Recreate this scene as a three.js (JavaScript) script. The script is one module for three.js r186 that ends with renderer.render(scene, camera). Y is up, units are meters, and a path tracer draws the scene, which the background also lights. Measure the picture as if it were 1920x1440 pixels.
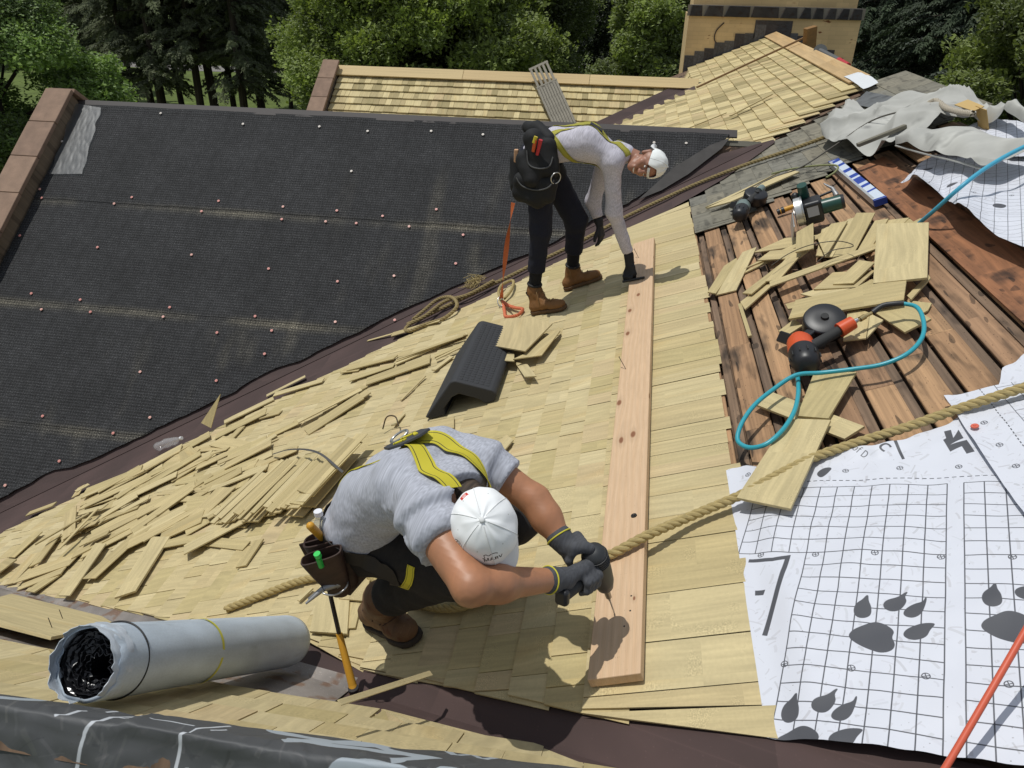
import * as THREE from 'three';
import { mergeGeometries, mergeVertices, toCreasedNormals } from 'three/addons/utils/BufferGeometryUtils.js';
import { RoundedBoxGeometry } from 'three/addons/geometries/RoundedBoxGeometry.js';
import { ImprovedNoise } from 'three/addons/math/ImprovedNoise.js';

// ---------------------------------------------------------------- camera, sky, sun
const scene = new THREE.Scene();
const camera = new THREE.PerspectiveCamera(54.3, 4 / 3, 0.05, 900);
camera.position.set(0, 2.0915, 0);
camera.rotation.order = 'YXZ';
camera.rotation.set(-28.89 * Math.PI / 180, 8.69 * Math.PI / 180, 1.12 * Math.PI / 180);
scene.add(camera);
const renderer = new THREE.WebGLRenderer({ antialias: true });
renderer.setSize(1024, 768);
renderer.toneMapping = THREE.LinearToneMapping;
renderer.toneMappingExposure = 0.89;
renderer.shadowMap.enabled = true;
const sunDir = new THREE.Vector3(-0.30, 0.945, -0.03).normalize();
{ // hazy summer sky: pale blue overhead, whiter towards the horizon, a soft aureole round the sun
  const w = 512, h = 256, d = new Float32Array(w * h * 4), v = new THREE.Vector3();
  for (let j = 0; j < h; j++) for (let i = 0; i < w; i++) {
    const el = ((j + 0.5) / h - 0.5) * Math.PI, az = ((i + 0.5) / w - 0.5) * 2 * Math.PI; v.set(Math.cos(az) * Math.cos(el), Math.sin(el), Math.sin(az) * Math.cos(el));
    const up = Math.max(0, v.y), k = Math.pow(1 - up, 2.2), g = Math.max(0, v.dot(sunDir)), au = Math.pow(g, 10) * 0.18 + Math.pow(g, 60) * 0.45, q = (j * w + i) * 4;
    const c = v.y < 0 ? [0.12, 0.13, 0.09] : [0.33 + 0.19 * k + au, 0.385 + 0.165 * k + au * 0.97, 0.475 + 0.10 * k + au * 0.92];
    d[q] = c[0]; d[q + 1] = c[1]; d[q + 2] = c[2]; d[q + 3] = 1;
  }
  const t = new THREE.DataTexture(d, w, h, THREE.RGBAFormat, THREE.FloatType); t.mapping = THREE.EquirectangularReflectionMapping; t.magFilter = t.minFilter = THREE.LinearFilter; t.needsUpdate = true;
  scene.background = t; scene.environment = t;
}
const sun = new THREE.DirectionalLight(new THREE.Color(1, 0.985, 0.935), 3.2);
sun.name = 'sun';
sun.position.copy(sunDir).multiplyScalar(40);
sun.castShadow = true;
sun.shadow.mapSize.set(4096, 4096);
Object.assign(sun.shadow.camera, { left: -20, right: 20, top: 25, bottom: -15, near: 1, far: 110 });
sun.shadow.camera.updateProjectionMatrix();
scene.add(sun, sun.target);

// ---------------------------------------------------------------- helpers
const V = (x, y, z) => new THREE.Vector3(x, y, z);
function rng(seed) {
  let a = seed >>> 0;
  return () => { a = (a + 0x6D2B79F5) >>> 0; let t = a; t = Math.imul(t ^ (t >>> 15), t | 1); t ^= t + Math.imul(t ^ (t >>> 7), t | 61); return ((t ^ (t >>> 14)) >>> 0) / 4294967296; };
}
const R0 = rng(71);
const rr = (a, b, r = R0) => a + (b - a) * r();
const pick = (arr, r = R0) => arr[Math.floor(r() * arr.length)];
const PN = new ImprovedNoise();
const noise = (x, y, z = 0) => PN.noise(x + 311.7, y + 77.3, z + 19.1);
function fbm(x, y, o = 4) { let s = 0, a = 0.5, f = 1; for (let i = 0; i < o; i++) { s += a * noise(x * f, y * f, i * 7.3); a *= 0.5; f *= 2.03; } return s; }
const clamp = (v, a, b) => Math.min(b, Math.max(a, v));
const lerp = (a, b, t) => a + (b - a) * t;
const smooth = (a, b, x) => { const t = clamp((x - a) / (b - a), 0, 1); return t * t * (3 - 2 * t); };
const used = {};
function numbered(n) { const k = used[n] || 0; used[n] = k + 1; return k ? n + '_' + String(k).padStart(3, '0') : n; }
function tag(o, label, category, group, kind) {
  if (label) o.userData.label = label;
  if (category) o.userData.category = category;
  if (group) o.userData.group = group;
  if (kind) o.userData.kind = kind;
  return o;
}
function thing(name, label, category, group) {
  const o = new THREE.Group(); o.name = numbered(name); scene.add(o);
  return tag(o, label, category, group);
}
function mesh(name, geo, mat, parent) {
  const m = new THREE.Mesh(geo, mat); m.name = name; (parent || scene).add(m); return m;
}
function solo(name, geo, mat, label, category, group) {
  const m = mesh(numbered(name), geo, mat, scene); return tag(m, label, category, group);
}
const merge = (list) => mergeGeometries(list.map(g => { const q = g.index ? g.toNonIndexed() : g; for (const k of Object.keys(q.attributes)) if (!['position', 'normal', 'uv', 'color'].includes(k)) q.deleteAttribute(k); return q; }), false);

// roof frames.  S: the open slope (rises to +x);  u up the slope, h off it, z along it
const TS = 0.424, ALPHA = Math.atan(TS), TB = 0.744, BETA = Math.atan(TB), TF = 0.964, PHI = Math.atan(TF);
const QS = new THREE.Quaternion().setFromAxisAngle(V(0, 0, 1), ALPHA);
const QB = new THREE.Quaternion().setFromAxisAngle(V(1, 0, 0), BETA);
const QF = new THREE.Quaternion().setFromAxisAngle(V(1, 0, 0), -PHI);
const onS = (u, h, z) => V(u, h, z).applyQuaternion(QS);
const onB = (x, h, d) => V(x, h, d).applyQuaternion(QB).add(V(0, 0.6, -8.381));   // d metres down from the ridge
const onT = (x, h, d) => V(x, h, d).applyQuaternion(QB).add(V(0, 0.46, -14.4));
const onF = (x, h, d) => V(x, h, -d).applyQuaternion(QF).add(V(0, 0.6, -0.8476));
const frameS = (g) => { g.quaternion.copy(QS); return g; };
const frameB = (g) => { g.quaternion.copy(QB); g.position.set(0, 0.6, -8.381); return g; };
const frameT = (g) => { g.quaternion.copy(QB); g.position.set(0, 0.46, -14.4); return g; };
const frameF = (g) => { g.quaternion.copy(QF); g.position.set(0, 0.6, -0.8476); return g; };

// ---------------------------------------------------------------- geometry helpers
// grid sheet: f(i/nu, j/nv) -> Vector3 ; closed slab of thickness th along its normals
function sheet(nu, nv, f, th = 0, uvf) {
  const P = [], U = [], I = [];
  const pts = [];
  for (let j = 0; j <= nv; j++) for (let i = 0; i <= nu; i++) { const p = f(i / nu, j / nv); pts.push(p); P.push(p.x, p.y, p.z); const uv = uvf ? uvf(i / nu, j / nv, p) : [i / nu, j / nv]; U.push(uv[0], uv[1]); }
  const W = nu + 1;
  for (let j = 0; j < nv; j++) for (let i = 0; i < nu; i++) { const a = j * W + i, b = a + 1, c = a + W, d = c + 1; I.push(a, b, d, a, d, c); }
  let g = new THREE.BufferGeometry();
  g.setAttribute('position', new THREE.Float32BufferAttribute(P, 3)); g.setAttribute('uv', new THREE.Float32BufferAttribute(U, 2)); g.setIndex(I); g.computeVertexNormals();
  if (!th) return g;
  const N = g.attributes.normal, n = pts.length, P2 = P.slice(), U2 = U.slice(), I2 = I.slice();
  for (let k = 0; k < n; k++) { P2.push(P[3 * k] - N.getX(k) * th, P[3 * k + 1] - N.getY(k) * th, P[3 * k + 2] - N.getZ(k) * th); U2.push(U[2 * k], U[2 * k + 1]); }
  for (let k = 0; k < I.length; k += 3) I2.push(I[k] + n, I[k + 2] + n, I[k + 1] + n);
  const side = (a, b) => { const k = P2.length / 3; for (const v of [a, b, a + n, b + n]) { P2.push(P2[3 * v], P2[3 * v + 1], P2[3 * v + 2]); U2.push(U2[2 * v], U2[2 * v + 1]); } I2.push(k, k + 2, k + 1, k + 1, k + 2, k + 3); };
  for (let i = 0; i < nu; i++) { side(i, i + 1); side(nv * W + i + 1, nv * W + i); }
  for (let j = 0; j < nv; j++) { side((j + 1) * W, j * W); side(j * W + nu, (j + 1) * W + nu); }
  g = new THREE.BufferGeometry();
  g.setAttribute('position', new THREE.Float32BufferAttribute(P2, 3)); g.setAttribute('uv', new THREE.Float32BufferAttribute(U2, 2)); g.setIndex(I2); g.computeVertexNormals();
  return g;
}
// flat polygon (list of [a,b]) extruded by t along +y ; lies in the xz plane as x=a z=b, uv in metres
function slab(poly, t, y0 = 0, hf) {
  const sh = new THREE.Shape(poly.map(([a, b]) => new THREE.Vector2(a, -b)));
  const g = new THREE.ExtrudeGeometry(sh, { depth: t, bevelEnabled: false });
  g.rotateX(-Math.PI / 2); g.translate(0, y0, 0);
  const p = g.attributes.position, uv = g.attributes.uv;
  for (let i = 0; i < p.count; i++) uv.setXY(i, p.getX(i), p.getZ(i));
  if (hf) for (let i = 0; i < p.count; i++) p.setY(i, p.getY(i) + hf(p.getX(i), p.getZ(i)));
  return g;
}
const box = (w, h, d, x = 0, y = 0, z = 0) => new THREE.BoxGeometry(w, h, d).translate(x, y, z);
const rbox = (w, h, d, r = 0.004, seg = 2) => new RoundedBoxGeometry(w, h, d, seg, r);
function tube(pts, r, seg = 8, n, closed = false) {
  const c = new THREE.CatmullRomCurve3(pts, closed, 'centripetal');
  return new THREE.TubeGeometry(c, n || Math.max(8, pts.length * 6), r, seg, closed);
}
function capTube(pts, r, seg = 8, n) { // tube with closed ends
  const g = tube(pts, r, seg, n), a = pts[0], b = pts[pts.length - 1];
  return merge([g, new THREE.SphereGeometry(r, seg, 6).translate(a.x, a.y, a.z), new THREE.SphereGeometry(r, seg, 6).translate(b.x, b.y, b.z)]);
}
function limb(a, b, r1, r2, seg = 12) { // tapered round bar between two points
  const d = b.clone().sub(a), g = new THREE.CylinderGeometry(r2, r1, d.length(), seg);
  g.translate(0, d.length() / 2, 0); g.applyQuaternion(new THREE.Quaternion().setFromUnitVectors(V(0, 1, 0), d.normalize())); g.translate(a.x, a.y, a.z);
  return g;
}
// laid rope: three strands twisted round a path
function ropeGeo(pts, r, pitch = 0.09, step = 0.008) {
  const c = new THREE.CatmullRomCurve3(pts, false, 'centripetal'), L = c.getLength(), n = Math.max(12, Math.round(L / step));
  const fr = c.computeFrenetFrames(n, false), out = [];
  // stable frames
  const sp = c.getSpacedPoints(n); const T = [], Nn = [], Bn = [];
  let up = V(0, 1, 0);
  for (let i = 0; i <= n; i++) { const t = sp[Math.min(n, i + 1)].clone().sub(sp[Math.max(0, i - 1)]).normalize(); const b = t.clone().cross(up).normalize(); const nn = b.clone().cross(t).normalize(); T.push(t); Bn.push(b); Nn.push(nn); up = nn; }
  for (let s = 0; s < 3; s++) {
    const sub = [];
    for (let i = 0; i <= n; i++) { const a = s * 2.0944 + (i / n) * L / pitch * 6.2832; sub.push(sp[i].clone().addScaledVector(Nn[i], Math.cos(a) * r * 0.52).addScaledVector(Bn[i], Math.sin(a) * r * 0.52)); }
    const P = [], I = [], U = [], seg = 7;
    for (let i = 0; i <= n; i++) {
      const t = sub[Math.min(n, i + 1)].clone().sub(sub[Math.max(0, i - 1)]).normalize(); const b = t.clone().cross(Nn[i]).normalize(), m = b.clone().cross(t);
      for (let k = 0; k <= seg; k++) { const q = k / seg * 6.2832; const p = sub[i].clone().addScaledVector(m, Math.cos(q) * r * 0.56).addScaledVector(b, Math.sin(q) * r * 0.56); P.push(p.x, p.y, p.z); U.push(i / n * L * 6, k / seg); }
    }
    for (let i = 0; i < n; i++) for (let k = 0; k < seg; k++) { const a = i * (seg + 1) + k; I.push(a, a + 1, a + seg + 2, a, a + seg + 2, a + seg + 1); }
    const g = new THREE.BufferGeometry(); g.setAttribute('position', new THREE.Float32BufferAttribute(P, 3)); g.setAttribute('uv', new THREE.Float32BufferAttribute(U, 2)); g.setIndex(I); g.computeVertexNormals(); out.push(g.toNonIndexed());
  }
  return mergeGeometries(out, false);
}

// ---------------------------------------------------------------- textures and materials
function dataTex(w, h, f, srgb = true, rep) {
  const d = new Uint8Array(w * h * 4);
  for (let j = 0; j < h; j++) for (let i = 0; i < w; i++) { const c = f(i, j, i / w, j / h), k = (j * w + i) * 4; d[k] = clamp(c[0], 0, 255); d[k + 1] = clamp(c[1], 0, 255); d[k + 2] = clamp(c[2], 0, 255); d[k + 3] = 255; }
  const t = new THREE.DataTexture(d, w, h, THREE.RGBAFormat); t.wrapS = t.wrapT = THREE.RepeatWrapping; t.magFilter = THREE.LinearFilter; t.minFilter = THREE.LinearMipmapLinearFilter; t.generateMipmaps = true;
  if (srgb) t.colorSpace = THREE.SRGBColorSpace; if (rep) t.repeat.set(rep[0], rep[1]); t.needsUpdate = true; return t;
}
const lin = (r, g, b) => new THREE.Color().setRGB(r, g, b);
const std = (o) => new THREE.MeshStandardMaterial(Object.assign({ roughness: 0.8, metalness: 0 }, o));
// sawn cedar: grain runs along u (0..1 = one shingle length)
const cedarTex = dataTex(512, 512, (i, j, x, y) => {
  const wv = noise(x * 1.2, y * 3.1) * 0.03 + noise(x * 4, y * 6) * 0.005;
  let g = fbm(x * 1.3, (y + wv) * 22, 4) * 1.3 + fbm(x * 4, (y + wv) * 90, 2) * 0.5;
  const br = smooth(0.18, 0.5, fbm(x * 1.1 + 9, (y + wv) * 5, 3)) * 0.6;
  const sp = fbm(x * 60, y * 60, 2) * 0.5 + smooth(0.12, 0.3, fbm(x * 5 + 31, y * 6, 3)) * noise(x * 150, y * 150) * 1.6 + (noise(x * 200, y * 260) > 0.62 ? -0.5 : 0);
  const v = 230 + g * 30 + sp * 22;
  return [v - br * 10, v * 0.985 - br * 18, v * 0.955 - br * 30];
});
const cedarBump = dataTex(512, 512, (i, j, x, y) => { const v = 128 + fbm(x * 3, y * 60, 3) * 150 + fbm(x * 90, y * 90, 2) * 40; return [v, v, v]; }, false);
const cedarTones = [[0.635, 0.535, 0.305], [0.61, 0.515, 0.29], [0.655, 0.56, 0.33], [0.585, 0.485, 0.26], [0.62, 0.525, 0.30], [0.67, 0.575, 0.345], [0.61, 0.505, 0.285], [0.57, 0.48, 0.25], [0.635, 0.515, 0.305], [0.645, 0.55, 0.32]];
const cedarMats = cedarTones.map(c => std({ color: lin(...c), map: cedarTex, bumpMap: cedarBump, bumpScale: 0.0009, roughness: 0.78 }));
const cedarStuff = std({ color: 0xffffff, vertexColors: true, map: cedarTex, bumpMap: cedarBump, bumpScale: 0.0009, roughness: 0.78 });
const looseTones = [[0.63, 0.525, 0.285], [0.58, 0.485, 0.255], [0.66, 0.56, 0.32], [0.55, 0.455, 0.24], [0.61, 0.505, 0.275]];
const looseMats = looseTones.map(c => std({ color: lin(...c), map: cedarTex, bumpMap: cedarBump, bumpScale: 0.0009, roughness: 0.8 }));
// unit wedge: butt at x=0 (thickness 1), tip at x=1 ; z -.5..+.5 ; several with their own patch of grain
function wedge(tip, ou, ov, su = 0.9, sv = 0.22) {
  const P = [[0, 0, -0.5], [0, 0, 0.5], [1, 0, -0.5], [1, 0, 0.5], [0, 1, -0.5], [0, 1, 0.5], [1, tip, -0.5], [1, tip, 0.5]];
  const F = [[4, 5, 7, 6], [0, 2, 3, 1], [0, 1, 5, 4], [2, 6, 7, 3], [1, 3, 7, 5], [0, 4, 6, 2]];
  const pos = [], uv = [];
  F.forEach((q, k) => { for (const v of [q[0], q[1], q[2], q[0], q[2], q[3]]) { const p = P[v]; pos.push(...p); uv.push(ou + p[0] * su + (k > 1 ? p[1] * 0.02 : 0), ov + (p[2] + 0.5) * sv + (k > 1 ? p[1] * 0.03 : 0)); } });
  const g = new THREE.BufferGeometry(); g.setAttribute('position', new THREE.Float32BufferAttribute(pos, 3)); g.setAttribute('uv', new THREE.Float32BufferAttribute(uv, 2)); g.computeVertexNormals(); return g;
}
const wedges = []; for (let k = 0; k < 14; k++) wedges.push(wedge(0.3, (k * 0.37) % 1, (k * 0.218) % 1, 0.6 + 0.3 * ((k * 7) % 5) / 5, 0.16 + 0.03 * (k % 4)));
// shingle with an arbitrary four-cornered outline [[u,z] x4: butt a, butt b, tip b, tip a]
function cutWedge(q, tb, tt, ou, ov) {
  const P = [[q[0][0], 0, q[0][1]], [q[1][0], 0, q[1][1]], [q[3][0], 0, q[3][1]], [q[2][0], 0, q[2][1]]];
  const T = [tb, tb, tt, tt].map((t, k) => [P[k][0], t, P[k][2]]);
  const all = P.concat(T), F = [[4, 5, 7, 6], [0, 2, 3, 1], [0, 1, 5, 4], [2, 6, 7, 3], [1, 3, 7, 5], [0, 4, 6, 2]], pos = [], uv = [];
  F.forEach((f, k) => { for (const v of [f[0], f[1], f[2], f[0], f[2], f[3]]) { const p = all[v]; pos.push(...p); uv.push(ou + p[0] * 1.6, ov + p[2] * 1.3 + (k > 1 ? p[1] * 2 : 0)); } });
  const g = new THREE.BufferGeometry(); g.setAttribute('position', new THREE.Float32BufferAttribute(pos, 3)); g.setAttribute('uv', new THREE.Float32BufferAttribute(uv, 2)); g.computeVertexNormals(); return g;
}
// ---------------------------------------------------------------- shingle laying
const CAM = camera.position.clone();
function layShingles(parent, o) {
  const r = rng(o.seed), items = [], s = o.t / o.e;
  for (const c of o.courses) {
    const b = c.b, L = c.L || o.e * 2.1;
    let a = Math.min(c.lo(b), c.lo(b + L)) - rr(0, o.wmax, r);
    const end = Math.max(c.hi(b), c.hi(b + L));
    while (a < end) {
      const w = lerp(o.wmin, o.wmax, Math.pow(r(), 1.2)), a0 = a, a1 = a + w - rr(0.001, 0.0055, r); a += w;
      const Lk = L + (c.ragged ? rr(-c.ragged, c.ragged, r) : 0), bj = b + rr(-1, 1, r) * (o.jit || 0.002);
      const j0 = rr(-1, 1, r) * (o.cut || 0), cl = (x, bb) => clamp(x, c.lo(bb) + j0, c.hi(bb) + j0);
      const q = [[0, cl(a0, b)], [0, cl(a1, b)], [Lk, cl(a1, b + Lk)], [Lk, cl(a0, b + Lk)]];
      if (q[1][1] - q[0][1] < 0.004 && q[2][1] - q[3][1] < 0.004) continue;
      const cut = q.some((p, k) => Math.abs(p[1] - (k === 0 || k === 3 ? a0 : a1)) > 1e-6);
      const ac = (a0 + a1) / 2, h = (o.hb || 0) - o.t + rr(-1, 1, r) * (o.hj || 0.0012), pos = o.map(bj, h, cut ? q[0][1] : ac), eps = s * (1 - (o.tip || 0.3) * 0) ;
      // the underside falls from h at the butt so that the top keeps level from course to course
      const m = new THREE.Matrix4().compose(pos, new THREE.Quaternion().setFromEuler(new THREE.Euler(rr(-1, 1, r) * 0.004, o.yaw, -(s - (1 - 0.3) * o.t / Lk) + rr(-1, 1, r) * (o.ej || 0.003), 'YXZ')), V(1, 1, 1));
      let geo, sc = V(Lk, o.t, a1 - a0);
      if (cut) { geo = cutWedge(q.map(([x, z]) => [x, (z - q[0][1]) * (o.sgn || 1)]), o.t, o.t * 0.3, r(), r()); sc = V(1, 1, 1); if (o.sgn === -1) { geo.index || geo; const p = geo.attributes.position; for (let i = 0; i < p.count; i += 3) { for (const at of [geo.attributes.position, geo.attributes.uv]) { const n = at.itemSize; for (let k = 0; k < n; k++) { const t = at.array[(i + 1) * n + k]; at.array[(i + 1) * n + k] = at.array[(i + 2) * n + k]; at.array[(i + 2) * n + k] = t; } } } geo.computeVertexNormals(); } }
      else geo = pick(wedges, r);
      m.scale(sc);
      const wp = pos.clone().applyMatrix4(parent.matrixWorld), dist = wp.distanceTo(CAM);
      items.push({ geo, m, tone: Math.floor(r() * cedarTones.length), size: (a1 - a0) * o.e / (dist * dist) });
    }
  }
  items.sort((x, y) => y.size - x.size);
  const rest = [];
  items.forEach((it, k) => {
    if (k < (o.limit || 300)) { const me = mesh('shingle', it.geo, (o.mats || cedarMats)[it.tone], parent); it.m.decompose(me.position, me.quaternion, me.scale); }
    else { const g = it.geo.clone().applyMatrix4(it.m); const c = (o.tones || cedarTones)[it.tone], n = g.attributes.position.count, a = new Float32Array(n * 3); for (let i = 0; i < n; i++) a.set(c, i * 3); g.setAttribute('color', new THREE.BufferAttribute(a, 3)); rest.push(g); }
  });
  if (rest.length) { const me = mesh('shingle_field', mergeGeometries(rest, false), cedarStuff, parent); me.userData.kind = 'stuff'; me.userData.label = o.restLabel; }
}
// finished slopes: the same cedar, sorted less evenly
const agedTones = cedarTones.map(([r, g, b], k) => { const m = [1.06, 0.84, 1.1, 0.74, 0.95, 1.12, 0.88, 0.7, 1.0, 1.08][k]; return [r * m, g * m * 0.99, b * m * 0.93]; });
const agedMats = agedTones.map(c => std({ color: lin(...c), map: cedarTex, bumpMap: cedarBump, bumpScale: 0.001, roughness: 0.78 }));
const poly1 = (pts) => (x) => { // piecewise linear through [[x,y]..], extrapolated
  let k = 0; while (k < pts.length - 2 && x > pts[k + 1][0]) k++;
  const [x0, y0] = pts[k], [x1, y1] = pts[k + 1]; return y0 + (y1 - y0) * (x - x0) / (x1 - x0);
};
const group = (name, label, cat, frame) => { const g = thing(name, label, cat); frame(g); g.updateMatrixWorld(true); return g; };

// wood for the sheathing
const plankTex = dataTex(512, 512, (i, j, x, y) => { // grain along v
  const wv = noise(x * 3, y * 2) * 0.04; const g = fbm((x + wv) * 30, y * 2.2, 4) * 1.2 + fbm((x + wv) * 110, y * 5, 2) * 0.5;
  const st = smooth(0.08, 0.42, fbm(x * 3 + 5, y * 3.1, 4)); const st2 = smooth(0.15, 0.4, fbm(x * 7 + 15, y * 6.1, 3));
  const sp = noise(x * 120, y * 120) > 0.6 ? -60 : 0;
  const kn = noise(x * 14, y * 9) > 0.52 ? -70 : 0, v = 222 + g * 56 + sp * 1.5 - st * 120 - st2 * 62 + kn; return [v, v * (0.955 + st * 0.02), v * (0.9 + st * 0.06)];
});
const plankBump = dataTex(256, 256, (i, j, x, y) => { const v = 128 + fbm(x * 50, y * 4, 3) * 170; return [v, v, v]; }, false);
const redPlank = [[0.50, 0.325, 0.19], [0.44, 0.285, 0.17], [0.54, 0.36, 0.215], [0.40, 0.26, 0.165]].map(c => std({ color: lin(...c), map: plankTex, bumpMap: plankBump, bumpScale: 0.0025, roughness: 0.85 }));
const greyPlank = [[0.26, 0.19, 0.14], [0.22, 0.165, 0.125], [0.29, 0.21, 0.15]].map(c => std({ color: lin(...c), map: plankTex, bumpMap: plankBump, bumpScale: 0.003, roughness: 0.9 }));
const deckMat = std({ color: lin(0.20, 0.14, 0.10), map: plankTex, roughness: 0.95 });

// ---------------------------------------------------------------- main roof: open slope with sheathing, new courses and old grey shingles
const mainRoof = group('main_roof', 'long open roof slope of new pale shingles and bare brown sheathing boards', 'roof', frameS);
{
  const deck = slab([[-6.2, -4.2], [-5.9, -3.9], [-0.2, -1.45], [2.77, -0.2], [2.77, -8.95], [1.55, -8.35]], 0.06, -0.17);
  mesh('roof_deck', deck, deckMat, mainRoof);
  // skip sheathing, one board after another up the slope
  const r = rng(5);
  const end0 = (u) => -1.5 + 0.4 * (u / 1.086) - 0.04 * r();
  const zt = (u) => -6.30 - (u - 0.65) * 0.36;
  for (let k = -1; k < 12; k++) {
    const u = 0.489 + 0.183 * k + 0.183;
    const mk = (u0, u1, h0, h1, mat, z0, z1) => { const g = rbox(u1 - u0, h1 - h0, z0 - z1, 0.006, 1).translate((u0 + u1) / 2, (h0 + h1) / 2, (z0 + z1) / 2); const p = g.attributes.position, uv = g.attributes.uv, ou = r(), ov = r(); for (let i = 0; i < p.count; i++) uv.setXY(i, ou + p.getX(i) * 1.6 + p.getY(i), ov + p.getZ(i) * 0.55 + p.getY(i)); return mesh('sheathing_board', g, mat, mainRoof); };
    let cutz = rr(-4.9, -2.9, r); const top = zt(u), bot = -1.57 + 0.285 * (u - 0.6);
    const split = r() < 0.75;
    const w = 0.122 + rr(-0.006, 0.006, r), h = -0.042 + rr(-0.006, 0.004, r);
    if (split) { mk(u, u + w, h - 0.022, h, pick(redPlank, r), bot, cutz + 0.0015); mk(u, u + w + rr(-0.004, 0.004, r), h - 0.022 + rr(-0.003, 0.003, r), h + rr(-0.003, 0.003, r), pick(redPlank, r), cutz - 0.0015, top); }
    else mk(u, u + w, h - 0.022, h, pick(redPlank, r), bot, top);
    cutz = rr(-5.4, -2.6, r);
    const g0 = u + 0.124 + rr(0, 0.004, r), g1 = g0 + 0.046, hg = -0.058 + rr(-0.006, 0.003, r);
    mk(g0, g1, hg - 0.022, hg, pick(greyPlank, r), bot, cutz + 0.002); mk(g0 + 0.002, g1 - 0.003, hg - 0.026, hg - 0.003, pick(greyPlank, r), cutz - 0.002, top);
  }
  // courses of new shingles
  const lo = (u) => -6.94 - 0.5256 * u;
  const hi = poly1([[-6.3, -3.93], [-4.44, -3.279], [-3.205, -2.844], [-2.31, -2.506], [-1.404, -2.234], [-0.962, -1.969], [0.023, -1.623], [0.419, -1.48], [0.599, -1.483]]);
  const courses = [];
  for (let k = 0; k < 43; k++) courses.push(k === 0 ? { b: 0, L: 0.605, ragged: 0.02, lo: (u) => -6.94 - 0.5256 * Math.min(u, 0.66), hi } : { b: -0.14 * k, lo, hi });
  layShingles(mainRoof, { courses, e: 0.14, t: 0.0078, tip: 0.3, wmin: 0.085, wmax: 0.235, seed: 41, cut: 0.012, yaw: 0, map: (b, h, a) => V(b, h, a), restLabel: 'farther courses of laid pale shingles' });
}
// old weathered shingles left on the upper strip
const oldTex = dataTex(512, 512, (i, j, x, y) => { const g = fbm(x * 3, y * 40, 4), bl = smooth(0.02, 0.3, fbm(x * 7 + 3, y * 9, 4)); const v = 210 + g * 50 - bl * 45; return [v, v * 0.985, v * 0.94]; });
const oldMats = [[0.30, 0.285, 0.24], [0.27, 0.26, 0.225], [0.32, 0.30, 0.25], [0.28, 0.275, 0.25]].map(c => std({ color: lin(...c), map: oldTex, bumpMap: cedarBump, bumpScale: 0.002, roughness: 0.9 }));
{
  const r = rng(19), L = 0.36, e = 0.155;
  const lo = (u) => Math.min(-8.55 - (u - 1.4) * 0.93, -6.6 - 1.3 * (u - 0.5)) ; // far edge under the new courses
  const loE = poly1([[0.62, -7.30], [1.46, -8.36], [2.45, -9.0], [2.80, -9.6]]);
  const hiE = poly1([[0.6, -6.20], [1.0, -6.46], [1.85, -6.85], [2.8, -7.1]]);
  for (let k = 0; k < 15; k++) {
    const u = 0.60 + e * k; let z = loE(u) - rr(0, 0.2, r);
    while (z < hiE(u)) {
      const w = rr(0.2, 0.5, r), z0 = Math.max(z, loE(u)), z1 = Math.min(z + w - 0.003, hiE(u)); z += w; if (z1 - z0 < 0.03) continue;
      const m = mesh('old_shingle', wedges[Math.floor(r() * 14)], pick(oldMats, r), mainRoof);
      m.position.set(u, -0.018 - 0.005 + rr(-0.001, 0.001, r), (z0 + z1) / 2); m.scale.set(L, 0.005, z1 - z0); m.rotation.z = -0.018;
    }
  }
  // lead apron by the ridge, blue grey
  mesh('ridge_felt', slab([2.387,-8.702, 2.612,-9.057, 2.762,-8.049, 2.584,-7.67].reduce((a, v, i) => { i % 2 ? a[a.length - 1].push(v) : a.push([v]); return a; }, []), 0.004, 0.001), std({ color: lin(0.17, 0.185, 0.21), map: oldTex, roughness: 0.7 }), mainRoof);
}
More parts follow.
